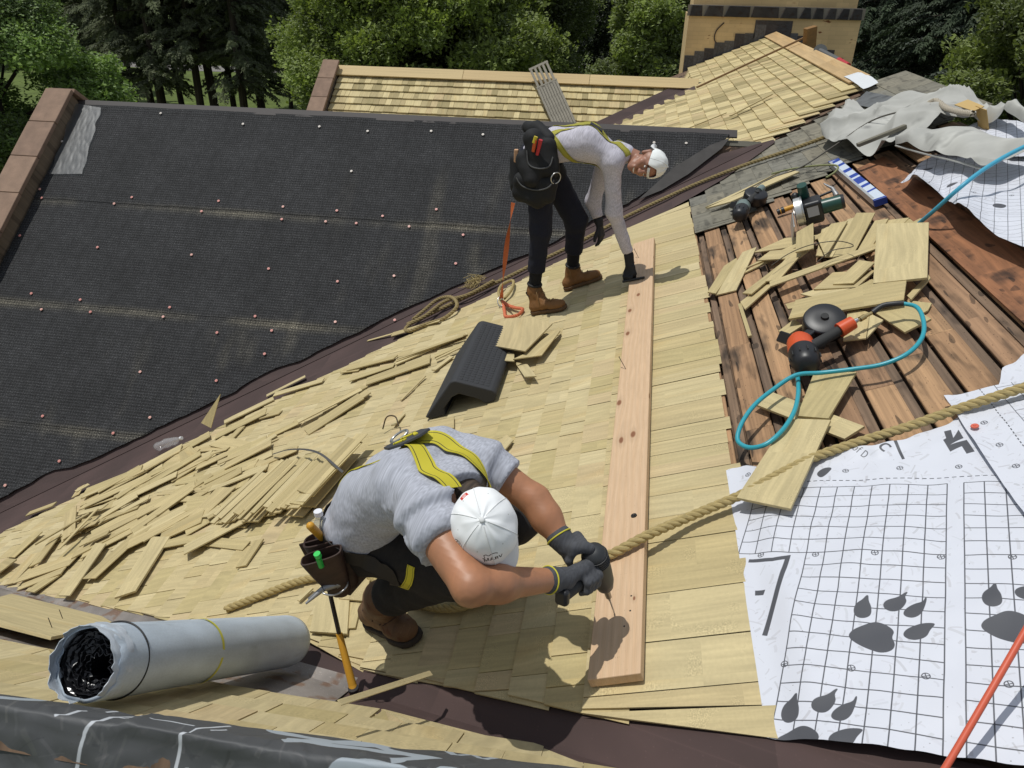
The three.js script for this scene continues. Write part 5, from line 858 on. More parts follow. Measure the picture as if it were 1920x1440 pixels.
{ // circular saw
  const o = [1.251,0.639,-5.47], t = thing('circular_saw', 'dark green circular saw standing on the bare boards', 'circular saw'); t.position.set(o[0], o[1], o[2]); t.quaternion.copy(QS).multiply(new THREE.Quaternion().setFromAxisAngle(V(0, 1, 0), -0.12)); t.scale.setScalar(1.05);
  const gm = std({ color: lin(0.012, 0.06, 0.045), roughness: 0.35 }), al = std({ color: lin(0.62, 0.62, 0.60), roughness: 0.35, metalness: 0.7 });
  mesh('base_plate', rbox(0.10, 0.008, 0.30, 0.003, 1).rotateZ(1.25).translate(-0.115, -0.045, 0.06), al, t);
  mesh('blade_guard', new THREE.CylinderGeometry(0.095, 0.095, 0.045, 36).rotateZ(Math.PI / 2).translate(-0.055, 0.02, 0), al, t);
  mesh('guard_rim', new THREE.TorusGeometry(0.093, 0.007, 8, 36).rotateY(Math.PI / 2).translate(-0.03, 0.02, 0), steelM, t);
  const body = mesh('gear_housing', rbox(0.12, 0.155, 0.15, 0.022, 3).translate(0.03, 0.01, 0.01), blackM, t);
  mesh('label_plate', rbox(0.07, 0.07, 0.003, 0.001, 1).rotateX(-0.3).translate(0.03, 0.03, 0.092), std({ color: lin(0.22, 0.21, 0.2), roughness: 0.5 }), body);
  mesh('motor', new THREE.CylinderGeometry(0.05, 0.047, 0.13, 28).rotateZ(Math.PI / 2).translate(0.145, 0.01, 0), gm, t);
  mesh('motor_cap', new THREE.CylinderGeometry(0.044, 0.05, 0.02, 28).rotateZ(-Math.PI / 2).translate(0.217, 0.01, 0), blackM, t);
  mesh('rear_handle', new THREE.CylinderGeometry(0.032, 0.036, 0.13, 18).rotateX(0.3).translate(-0.005, 0.12, -0.06), gm, t);
  mesh('front_knob', new THREE.SphereGeometry(0.027, 14, 10).translate(-0.06, 0.11, -0.07), blackM, t);
  mesh('blade', new THREE.CylinderGeometry(0.088, 0.088, 0.002, 40).rotateZ(Math.PI / 2).translate(-0.085, -0.02, 0.02), steelM, t);
}
function hammer(label, grip, neck, head, gripMat, scale = 1) { // three points: grip end, where the grip starts, head
  const t = thing('hammer', label, 'hammer'), d = head.clone().sub(grip).normalize();
  mesh('grip', merge([limb(grip, grip.clone().lerp(neck, 0.12), 0.021 * scale, 0.017 * scale, 14), limb(grip.clone().lerp(neck, 0.12), neck, 0.0165 * scale, 0.0135 * scale, 14)]), gripMat, t);
  mesh('grip_end', limb(grip.clone().addScaledVector(d, -0.02 * scale), grip.clone().addScaledVector(d, 0.025 * scale), 0.019 * scale, 0.0215 * scale, 14), blackM, t);
  mesh('shaft', limb(neck, head, 0.009 * scale, 0.008 * scale, 12), std({ color: lin(0.03, 0.03, 0.032), roughness: 0.35, metalness: 0.6 }), t);
  const s = d.clone().cross(V(0.2, 1, 0.4).normalize()).normalize(); const h0 = head.clone().addScaledVector(s, 0.045 * scale), h1 = head.clone().addScaledVector(s, -0.02 * scale), h2 = head.clone().addScaledVector(s, -0.085 * scale).addScaledVector(d, -0.03 * scale);
  mesh('hammer_head', merge([limb(h0, h1, 0.016 * scale, 0.012 * scale, 14), limb(head.clone().addScaledVector(s, 0.028 * scale), h0.clone().addScaledVector(s, 0.012 * scale), 0.0175 * scale, 0.0175 * scale, 14), limb(h1, h2.clone().addScaledVector(V(0, 0, 1), 0.012), 0.011 * scale, 0.004 * scale, 8), limb(h1, h2.clone().addScaledVector(V(0, 0, 1), -0.012), 0.011 * scale, 0.004 * scale, 8)]), std({ color: lin(0.30, 0.30, 0.30), roughness: 0.5, metalness: 0.7 }), t);
  return t;
}
hammer('wooden handled hammer lying behind the green saw', V(1.163,0.493,-6.002), V(1.324,0.572,-5.991), V(1.527,0.669,-6.028), yellowM, 1.2);
{ // spirit level
  const a = [1.828,-6.817], b = [1.871,-5.524], L = Math.hypot(b[0] - a[0], b[1] - a[1]), t = thing('spirit_level', 'long blue and white box level lying across the bare boards', 'level');
  const tx = canvasTex(512, 64, (x, w, h) => { x.fillStyle = '#c9d3df'; x.fillRect(0, 0, w, h); x.fillStyle = '#1c3f9a'; for (const [p, q] of [[0, 26], [60, 24], [140, 30], [215, 30], [262, 60], [345, 22], [410, 14]]) { x.beginPath(); x.moveTo(p, 0); x.lineTo(p + q, 0); x.lineTo(p + q + 16, h); x.lineTo(p + 16, h); x.fill(); } x.font = 'bold 40px sans-serif'; });
  const g = rbox(L, 0.05, 0.085, 0.006, 2); mesh('beam', g, std({ map: tx, roughness: 0.35 }), t);
  mesh('end_cap', rbox(0.03, 0.052, 0.087, 0.005, 2).translate(L / 2, 0, 0), std({ color: lin(0.015, 0.05, 0.28), roughness: 0.4 }), t); mesh('end_cap', rbox(0.03, 0.052, 0.087, 0.005, 2).translate(-L / 2, 0, 0), std({ color: lin(0.015, 0.05, 0.28), roughness: 0.4 }), t);
  mesh('edge_rail', rbox(L * 0.97, 0.053, 0.02, 0.003, 1).translate(0, 0, 0.034), std({ color: lin(0.55, 0.57, 0.58), roughness: 0.35, metalness: 0.4 }), t);
  t.position.copy(onS((a[0] + b[0]) / 2, 0.0, (a[1] + b[1]) / 2)); t.quaternion.copy(QS).multiply(new THREE.Quaternion().setFromAxisAngle(V(0, 1, 0), Math.atan2(-(b[1] - a[1]), b[0] - a[0])));
}
// ---------------------------------------------------------------- slotted plank on the far gable
{
  const t = thing('slotted_plank', 'grey grooved plank with four slots at its top leaning behind the standing worker', 'plank');
  const a = V(-1.175,-0.236,-13.25), b = V(-1.821,0.635,-14.25), d = b.clone().sub(a), L = d.length(); d.normalize();
  const x = V(1, 0.2, 0).addScaledVector(d, -d.x).normalize(); x.addScaledVector(d, -x.dot(d)).normalize(); const n = x.clone().cross(d).normalize();
  t.position.copy(a); t.quaternion.setFromRotationMatrix(new THREE.Matrix4().makeBasis(x, d, n));
  const pm = std({ color: lin(0.40, 0.375, 0.33), map: oldTex, roughness: 0.85 });
  for (let k = 0; k < 8; k++) mesh('slat', rbox(0.043, L * 0.69, 0.03, 0.004, 1).translate(-0.168 + k * 0.048, L * 0.345, 0), pm, t);
  mesh('backing', box(0.36, L * 0.68, 0.012, 0, L * 0.34, -0.02), pm, t);
  for (let k = 0; k < 5; k++) mesh('slat', rbox(0.042, L * 0.34, 0.03, 0.004, 1).translate(-0.152 + k * 0.076, L * 0.83, 0), pm, t);
  mesh('end_rail', rbox(0.36, 0.05, 0.034, 0.004, 1).translate(0, L * 0.985, 0), pm, t); mesh('cross_rail', rbox(0.385, 0.03, 0.036, 0.004, 1).translate(0, L * 0.69, 0), pm, t);
}
// ---------------------------------------------------------------- batten, block and grinder at the chimney
{
  const p = [1.028,-13.739], q = [2.898,-14.243], b = solo('batten', rbox(1, 0.03, 0.03, 0.004, 1), std({ color: lin(0.25, 0.15, 0.07), roughness: 0.8 }), 'long thin batten lying up the finished slope to the ridge', 'batten'); { const A = onS(p[0], 0.03, p[1]), B = onS(q[0], 0.09, q[1]), d = B.clone().sub(A); b.scale.x = d.length(); b.position.copy(A.lerp(B, 0.5)); b.quaternion.setFromUnitVectors(V(1, 0, 0), d.normalize()); }
  const w = solo('wood_block', rbox(0.2, 0.42, 0.1, 0.01, 2), std({ color: lin(0.30, 0.16, 0.05), map: cedarTex, roughness: 0.7 }), 'short brown wood block standing on the ridge before the chimney', 'block'); w.position.set(2.694,1.165,-14.2); w.rotation.set(0.1, 0.5, 0.18);
  const t = thing('angle_grinder', 'grey angle grinder with a red end lying on the ridge boards', 'grinder'); const g0 = V(2.651,1.101,-13), g1 = V(2.774,1.042,-12.7), g2 = V(2.931,0.97,-12.3);
  const gm = std({ color: lin(0.10, 0.10, 0.10), roughness: 0.5 });
  mesh('disc_guard', (() => { const g = new THREE.CylinderGeometry(0.10, 0.10, 0.03, 28); g.rotateX(1.2); g.translate(g0.x, g0.y, g0.z); return g; })(), std({ color: lin(0.16, 0.16, 0.15), roughness: 0.4, metalness: 0.5 }), t);
  mesh('body', limb(g0, g1.clone().lerp(g2, 0.5), 0.045, 0.05, 14), gm, t); mesh('red_end', limb(g1.clone().lerp(g2, 0.4), g2, 0.052, 0.045, 14), std({ color: lin(0.45, 0.02, 0.03), roughness: 0.45 }), t);
}
// ---------------------------------------------------------------- crumpled clear bottle in the valley
{
  const t = thing('plastic_bottle', 'crushed clear plastic bottle lying in the brown valley', 'bottle'); const a = V(-3.888,-1.605,-4.904), b = V(-3.632,-1.486,-4.904), d = b.clone().sub(a), L = d.length();
  const g = new THREE.LatheGeometry([[0.001, 0], [0.026, 0.004], [0.032, 0.03], [0.028, 0.08], [0.033, 0.12], [0.027, 0.17], [0.032, 0.2], [0.024, 0.23], [0.012, 0.25], [0.012, 0.27]].map(([x, y]) => new THREE.Vector2(x * 1.2, y * L / 0.27)), 26), p = g.attributes.position; for (let i = 0; i < p.count; i++) { const q = V(p.getX(i), p.getY(i), p.getZ(i)), k = 1 + 0.35 * noise(q.x * 30, q.y * 26, q.z * 30); p.setXYZ(i, q.x * k, q.y, q.z * k); } g.computeVertexNormals();
  mesh('bottle', g, new THREE.MeshPhysicalMaterial({ color: 0xffffff, roughness: 0.12, transmission: 0.85, thickness: 0, side: THREE.DoubleSide }), t);
  mesh('cap', new THREE.CylinderGeometry(0.016, 0.016, 0.018, 16).translate(0, L + 0.01, 0), std({ color: lin(0.7, 0.7, 0.72) }), t); t.position.copy(a); t.quaternion.setFromUnitVectors(V(0, 1, 0), d.normalize());
}

// ---------------------------------------------------------------- clear film and felt on the mesh covered gable
{
  const film = new THREE.MeshPhysicalMaterial({ color: lin(0.9, 0.93, 0.95), roughness: 0.45, transmission: 0.97, thickness: 0, side: THREE.DoubleSide });
  const put = (label, c, nu, nv, amp) => { const a = new THREE.Vector2(...c[0]), b = new THREE.Vector2(...c[1]), d = new THREE.Vector2(...c[2]), e = new THREE.Vector2(...c[3]); const g = sheet(nu, nv, (s, t) => { const p = a.clone().lerp(b, s), q = e.clone().lerp(d, s), w = p.lerp(q, t); w.x += 0.03 * noise(t * 6, s * 2); return V(w.x, 0.035 + amp * (Math.abs(noise(w.x * 9, w.y * 4)) + 0.6 * Math.abs(noise(w.x * 22, w.y * 9))), w.y); }); const m = solo('plastic_film', g, film, label, 'plastic film'); frameB(m); return m; };
  put('crumpled clear plastic film at the upper left corner of the black mesh', [[-6.535,-0.015], [-6.199,0.032], [-6.038,1.002], [-6.434,1.03]], 40, 50, 0.005);
  const felt = slab([[0.084,0.9], [0.414,0.465], [0.771,0.143], [0.974,0.029], [0.891,0.178], [0.569,0.537], [0.312,0.762]], 0.006, 0.024); const m = solo('felt_strip', felt, std({ color: lin(0.085, 0.08, 0.078), map: copeTex, roughness: 0.9 }), 'grey felt strip along the mesh edge right of the standing worker', 'felt'); frameB(m);
}
// ---------------------------------------------------------------- people: smooth union of tapered bones, meshed on a grid
function capDist(p, b) { // rounded cone, cheap form
  const pax = p.x - b.a.x, pay = p.y - b.a.y, paz = p.z - b.a.z; let h = (pax * b.dx + pay * b.dy + paz * b.dz) / b.l2; h = h < 0 ? 0 : h > 1 ? 1 : h;
  const x = pax - b.dx * h, y = pay - b.dy * h, z = paz - b.dz * h; return Math.sqrt(x * x + y * y + z * z) - (b.r1 + (b.r2 - b.r1) * h);
}
const bone = (a, b, r1, r2) => { const d = b.clone().sub(a); return { a, b, r1, r2: r2 ?? r1, dx: d.x, dy: d.y, dz: d.z, l2: Math.max(1e-9, d.lengthSq()) }; };
function blend(bones, k, extra) { // returns f(p)
  return (p) => { let d = 1e3; for (const b of bones) { const e = capDist(p, b); if (e > d + k) continue; if (d > 1e2) { d = e; continue; } const h = Math.max(k - Math.abs(d - e), 0) / k; d = Math.min(d, e) - h * h * k * 0.25; } return extra ? extra(p, d) : d; };
}
const PAIRS = [[0, 1], [2, 3], [4, 5], [6, 7], [0, 2], [1, 3], [4, 6], [5, 7], [0, 4], [1, 5], [2, 6], [3, 7]];
function nets(f, lo, hi, c) { // surface nets
  const nx = Math.ceil((hi.x - lo.x) / c) + 1, ny = Math.ceil((hi.y - lo.y) / c) + 1, nz = Math.ceil((hi.z - lo.z) / c) + 1, v = new Float32Array(nx * ny * nz), p = V(0, 0, 0);
  // coarse reject: sample on every 3rd node first
  for (let k = 0; k < nz; k++) for (let j = 0; j < ny; j++) { let skip = 0, sv = 0; for (let i = 0; i < nx; i++) { if (skip > 0) { skip--; v[(k * ny + j) * nx + i] = sv; continue; } p.set(lo.x + i * c, lo.y + j * c, lo.z + k * c); const d = f(p); v[(k * ny + j) * nx + i] = d; if (Math.abs(d) > 4.5 * c) { skip = Math.floor((Math.abs(d) - 3 * c) / c * 0.7); sv = d; } } }
  const id = new Int32Array(nx * ny * nz).fill(-1), P = [], I = [], o = [0, 1, nx, nx + 1, nx * ny, nx * ny + 1, nx * ny + nx, nx * ny + nx + 1];
  for (let k = 0; k < nz - 1; k++) for (let j = 0; j < ny - 1; j++) for (let i = 0; i < nx - 1; i++) {
    const b = (k * ny + j) * nx + i; let m = 0; for (let q = 0; q < 8; q++) if (v[b + o[q]] < 0) m |= 1 << q; if (m === 0 || m === 255) continue;
    let sx = 0, sy = 0, sz = 0, n = 0; for (const [s, t] of PAIRS) { const a = v[b + o[s]], e = v[b + o[t]]; if ((a < 0) === (e < 0)) continue; const h = a / (a - e); sx += (s & 1) + (((t & 1) - (s & 1)) * h); sy += ((s >> 1) & 1) + ((((t >> 1) & 1) - ((s >> 1) & 1)) * h); sz += (s >> 2) + (((t >> 2) - (s >> 2)) * h); n++; }
    id[b] = P.length / 3; P.push(lo.x + (i + sx / n) * c, lo.y + (j + sy / n) * c, lo.z + (k + sz / n) * c);
  }
  const quad = (a, b, d, e, flip) => { if (a < 0 || b < 0 || d < 0 || e < 0) return; flip ? I.push(a, b, d, b, e, d) : I.push(a, d, b, b, d, e); };
  for (let k = 1; k < nz - 1; k++) for (let j = 1; j < ny - 1; j++) for (let i = 1; i < nx - 1; i++) {
    const b = (k * ny + j) * nx + i, s = v[b] < 0;
    if (s !== (v[b + 1] < 0)) quad(id[b - nx - nx * ny], id[b - nx * ny], id[b - nx], id[b], s);
    if (s !== (v[b + nx] < 0)) quad(id[b - 1 - nx * ny], id[b - nx * ny], id[b - 1], id[b], !s);
    if (s !== (v[b + nx * ny] < 0)) quad(id[b - 1 - nx], id[b - nx], id[b - 1], id[b], s);
  }
  const g = new THREE.BufferGeometry(); g.setAttribute('position', new THREE.Float32BufferAttribute(P, 3)); g.setIndex(I); g.computeVertexNormals();
  const U = new Float32Array(P.length / 3 * 2); for (let i = 0; i < P.length / 3; i++) { U[2 * i] = P[3 * i] * 2 + P[3 * i + 2] * 0.7; U[2 * i + 1] = P[3 * i + 1] * 2 + P[3 * i + 2] * 1.6; } g.setAttribute('uv', new THREE.BufferAttribute(U, 2));
  return g;
}
function netsAuto(bones, f, c, pad = 0.05) { const lo = V(1e3, 1e3, 1e3), hi = V(-1e3, -1e3, -1e3); for (const b of bones) for (const [q, r] of [[b.a, b.r1], [b.b, b.r2]]) { lo.min(q.clone().subScalar(r + pad)); hi.max(q.clone().addScalar(r + pad)); } return nets(f, lo, hi, c); }
const grad = (f, p, e = 0.004) => V(f(V(p.x + e, p.y, p.z)) - f(V(p.x - e, p.y, p.z)), f(V(p.x, p.y + e, p.z)) - f(V(p.x, p.y - e, p.z)), f(V(p.x, p.y, p.z + e)) - f(V(p.x, p.y, p.z - e))).normalize();
function snap(f, p, off) { const q = p.clone(); for (let k = 0; k < 12; k++) { const d = f(q) - off; if (Math.abs(d) < 1e-4) break; q.addScaledVector(grad(f, q), -d * 0.8); } return q; }
function ribbon(pts, w, f, off, name, mat, parent, o = {}) { // strap following a body surface
  const c = new THREE.CatmullRomCurve3(pts, false, 'centripetal'), n = o.n || 48, P = [], U = [], I = []; let run = 0, prev;
  for (let k = 0; k <= n; k++) {
    let p = c.getPoint(k / n), nn; if (o.free && o.free(k / n)) nn = o.nrm || V(0, 1, 0); else { p = snap(f, p, off); nn = grad(f, p, 0.012); }
    if (prev) run += p.distanceTo(prev.p); const t = c.getTangent(k / n), s = t.clone().cross(nn).normalize(); if (prev && prev.s.dot(s) < 0) s.negate(); prev = { p, s };
    for (const [a, b, v] of [[-1, 1, 0], [1, 1, 1], [1, -1, 1], [-1, -1, 0]]) { const q = p.clone().addScaledVector(s, a * w / 2).addScaledVector(nn, b * 0.0012); P.push(q.x, q.y, q.z); U.push(v, run * 12); }
    if (k) { const b = k * 4, a = b - 4; for (let q = 0; q < 4; q++) { const r = (q + 1) % 4; I.push(a + q, b + q, a + r, a + r, b + q, b + r); } }
  }
  const g = new THREE.BufferGeometry(); g.setAttribute('position', new THREE.Float32BufferAttribute(P, 3)); g.setAttribute('uv', new THREE.Float32BufferAttribute(U, 2)); g.setIndex(I); const g2 = toCreasedNormals(g, 0.7); return mesh(name, g2, mat, parent);
}
const knit = dataTex(256, 256, (i, j, x, y) => { const v = 224 + noise(x * 90, y * 40) * 34 + fbm(x * 10, y * 10, 2) * 14; return [v, v, v]; });
const cloth = (c, o = {}) => new THREE.MeshPhysicalMaterial(Object.assign({ color: lin(...c), map: knit, roughness: 0.95, sheen: 0.15, side: THREE.DoubleSide }, o));
const skinTex = dataTex(256, 256, (i, j, x, y) => { const m = fbm(x * 14, y * 14, 4), v = 228 + m * 26; return [v, v * 0.985 - m * 6, v * 0.97 - m * 10]; });
const skin = (c) => new THREE.MeshPhysicalMaterial({ color: lin(...c), map: skinTex, roughness: 0.48, sheen: 0.1 });
const strapTex = (a, b) => canvasTex(64, 64, (x, w, h) => { x.fillStyle = a; x.fillRect(0, 0, w, h); x.fillStyle = b; x.fillRect(9, 0, 3, h); x.fillRect(52, 0, 3, h); for (let k = 0; k < h; k += 4) { x.fillStyle = 'rgba(0,0,0,.07)'; x.fillRect(0, k, w, 1); } });
// gripping hand: fingers wound round the axis A through G ; X points from the axis to the back of the hand
function gripBones(W, G, A, X, rh, o = {}) {
  A = A.clone().normalize(); X = X.clone().addScaledVector(A, -X.dot(A)).normalize(); const Y = A.clone().cross(X).multiplyScalar(o.flip ? -1 : 1), out = [], s = o.s || 1, pt = (off, th, R) => G.clone().addScaledVector(A, off).addScaledVector(X, Math.cos(th) * R).addScaledVector(Y, Math.sin(th) * R);
  const R = rh + 0.011 * s, offs = [0.036, 0.013, -0.011, -0.033], curl = o.curl || [0.15, 1.15, 2.15, 3.0];
  const knuck = offs.map((q, k) => pt(q * s, curl[0] - 0.3, R + 0.008));
  offs.forEach((q, k) => { const th = curl.map(c => c * [0.97, 1.03, 1.0, 0.93][k]), r = [0.0118, 0.0122, 0.0115, 0.0102][k] * s; let p = knuck[k]; for (let i = 1; i < 4; i++) { const n = pt(q * s * (1 - 0.05 * i), th[i], R * (o.open ? 1 + 0.25 * i : 1)); out.push(bone(p, n, r * (1.06 - 0.05 * i), r * (1.0 - 0.06 * i))); p = n; } });
  knuck.forEach((q, k) => out.push(bone(W, q, 0.023 * s, 0.0145 * s))); out.push(bone(knuck[0], knuck[3], 0.014 * s, 0.012 * s));
  const tb = W.clone().lerp(knuck[0], 0.35).addScaledVector(A, 0.018 * s); const t1 = pt(0.040 * s, -0.75, R + 0.006), t2 = pt(0.030 * s, -1.75, R), t3 = pt(0.020 * s, -2.5, R * 0.98); out.push(bone(W.clone().lerp(tb, 0.5), tb, 0.02 * s, 0.017 * s), bone(tb, t1, 0.0165 * s, 0.0145 * s), bone(t1, t2, 0.0135 * s, 0.0125 * s), bone(t2, t3, 0.0122 * s, 0.0105 * s));
  return out;
}
function relaxedBones(W, D, N, o = {}) { // hanging hand: D along the palm, N out of the back
  const s = o.s || 1; D = D.clone().normalize(); N = N.clone().addScaledVector(D, -N.dot(D)).normalize(); const B = D.clone().cross(N), out = [];
  [0.033, 0.011, -0.011, -0.031].forEach((q, k) => { let p = W.clone().addScaledVector(D, 0.088 * s).addScaledVector(B, q * s), a = 0.25 + 0.08 * k; out.push(bone(W.clone().addScaledVector(B, q * 0.6 * s), p, 0.018 * s, 0.0135 * s)); [0.042, 0.027, 0.021].forEach((L, i) => { const d = D.clone().multiplyScalar(Math.cos(a)).addScaledVector(N, -Math.sin(a)); const n = p.clone().addScaledVector(d, L * s * [0.95, 1.05, 1, 0.82][k]); out.push(bone(p, n, (0.0115 - 0.001 * i) * s, (0.0105 - 0.001 * i) * s)); p = n; a += 0.42; }); });
  let p = W.clone().addScaledVector(D, 0.03 * s).addScaledVector(B, 0.026 * s), d = D.clone().addScaledVector(B, 0.75).addScaledVector(N, -0.35).normalize(); for (const L of [0.042, 0.034, 0.026]) { const n = p.clone().addScaledVector(d, L * s); out.push(bone(p, n, 0.0135 * s, 0.0115 * s)); p = n; d.addScaledVector(D, 0.3).normalize(); }
  return out;
}
function headBones(c, up, fw, s = 1) { // skull, jaw, nose, ears, brow, cheeks in the head's own axes
  const rt = fw.clone().cross(up).normalize(), q = (x, y, z) => c.clone().addScaledVector(rt, x * s).addScaledVector(up, y * s).addScaledVector(fw, z * s), b = (p1, p2, r1, r2) => bone(q(...p1), q(...p2), r1 * s, (r2 ?? r1) * s);
  return { q, bones: [b([0, 0.035, -0.02], [0, 0.035, 0.02], 0.083, 0.078), b([-0.012, 0.03, 0], [0.012, 0.03, 0], 0.081), b([0, -0.02, 0.03], [0, -0.075, 0.045], 0.062, 0.042), b([-0.035, -0.06, 0.015], [0, -0.098, 0.068], 0.026, 0.02), b([0.035, -0.06, 0.015], [0, -0.098, 0.068], 0.026, 0.02), b([0, 0.012, 0.096], [0, -0.028, 0.116], 0.010, 0.0135), b([-0.012, -0.032, 0.103], [0.012, -0.032, 0.103], 0.0095), b([-0.045, 0.026, 0.073], [0.045, 0.026, 0.073], 0.016), b([-0.045, -0.025, 0.058], [-0.028, -0.05, 0.068], 0.025, 0.022), b([0.045, -0.025, 0.058], [0.028, -0.05, 0.068], 0.025, 0.022), b([-0.022, -0.068, 0.09], [0.022, -0.068, 0.09], 0.009), b([-0.019, -0.078, 0.088], [0.019, -0.078, 0.088], 0.009)], ears: [b([-0.083, 0.012, -0.012], [-0.082, -0.03, -0.002], 0.017, 0.011), b([0.083, 0.012, -0.012], [0.082, -0.03, -0.002], 0.017, 0.011)] };
}
function capHat(parent, c, up, fw, s, tex, o = {}) { // baseball cap ; fw = where the brim points
  const rt = fw.clone().cross(up).normalize(), M = new THREE.Matrix4().makeBasis(rt, up, fw.clone().negate()).setPosition(c), P = (x, y, z) => V(x, y, -z);
  const g0 = new THREE.Group(); g0.name = 'cap'; parent.add(g0); g0.applyMatrix4(M);
  const mat = new THREE.MeshPhysicalMaterial({ map: tex, color: 0xffffff, roughness: 0.85, side: THREE.DoubleSide });
  const rx = 0.097 * s, ry = 0.112 * s, rz = 0.112 * s, top = 1.62;
  const surf = (th, ph, k = 1) => { const lift = 0.004 * s * noise(Math.cos(th) * 3 + 5, Math.sin(th) * 3, ph * 2); const gap = o.hole && Math.cos(th) < 0 ? smooth(0.86, 0.97, -Math.cos(th)) : 0; const e = Math.sin(ph), lim = ph; return P(Math.sin(th) * e * (rx + lift) * k, Math.cos(lim) * (ry + lift) * k + 0.008, Math.cos(th) * e * (rz + lift) * k); };
  const dome = sheet(72, 30, (u, v) => { const th = u * 6.2832 + Math.PI, back = Math.max(0, -Math.cos(th)); const lim = top - (o.hole ? 0.62 * smooth(0.80, 0.97, back) : 0); return surf(th, Math.max(0.001, v * lim)); }, 0.002, (u, v) => { const th = u * 6.2832 + Math.PI, back = Math.max(0, -Math.cos(th)), ph = v * (top - (o.hole ? 0.62 * smooth(0.80, 0.97, back) : 0)); return [0.5 + Math.sin(th) * ph / 3.4, 0.5 + Math.cos(th) * ph / 3.4]; });
  mesh('crown_panel', dome, mat, g0);
  for (let k = 0; k < 6; k++) { const th = k * 1.0472 + 0.5236 * 0, pts = []; for (let j = 1; j <= 10; j++) pts.push(surf(th, j / 10 * (o.hole && Math.cos(th) < -0.8 ? 0.9 : top), 1.004)); mesh('seam', tube(pts, 0.0013 * s, 5, 20), std({ color: lin(0.70, 0.70, 0.69), roughness: 0.9 }), g0); }
  mesh('button', new THREE.SphereGeometry(0.0085 * s, 14, 8).scale(1, 0.6, 1).translate(0, ry + 0.011, 0), std({ color: lin(0.72, 0.72, 0.71), roughness: 0.9 }), g0);
  const brim = sheet(30, 12, (u, v) => { const th = lerp(-1.12, 1.12, u), a = surf(th, top, 1.0), ext = 0.072 * (o.brim || 1) * s * Math.pow(Math.cos(th * 1.25), 0.5) * v; const p = P(a.x * (1 - 0.05 * v), a.y, -a.z); p.z -= ext || 0; p.y -= (0.006 + (o.brim ? 0.022 : 0) + Math.pow(Math.sin(th), 2) * 0.03) * v * s; return p; }, 0.003);
  mesh('brim', brim, std({ color: lin(0.70, 0.70, 0.69), roughness: 0.85, side: THREE.DoubleSide }), g0);
  if (o.hole) { const pts = []; for (let j = 0; j <= 12; j++) { const th = Math.PI + lerp(-0.42, 0.42, j / 12); pts.push(surf(th, 1.52, 1.015)); } const bw = []; for (let j = 0; j < pts.length; j++) bw.push([pts[j].clone().add(V(0, 0.009, 0)), pts[j].clone().add(V(0, -0.009, 0))]); strip('size_strap', bw, std({ color: lin(0.7, 0.7, 0.68), side: THREE.DoubleSide }), g0); }
  return g0;
}
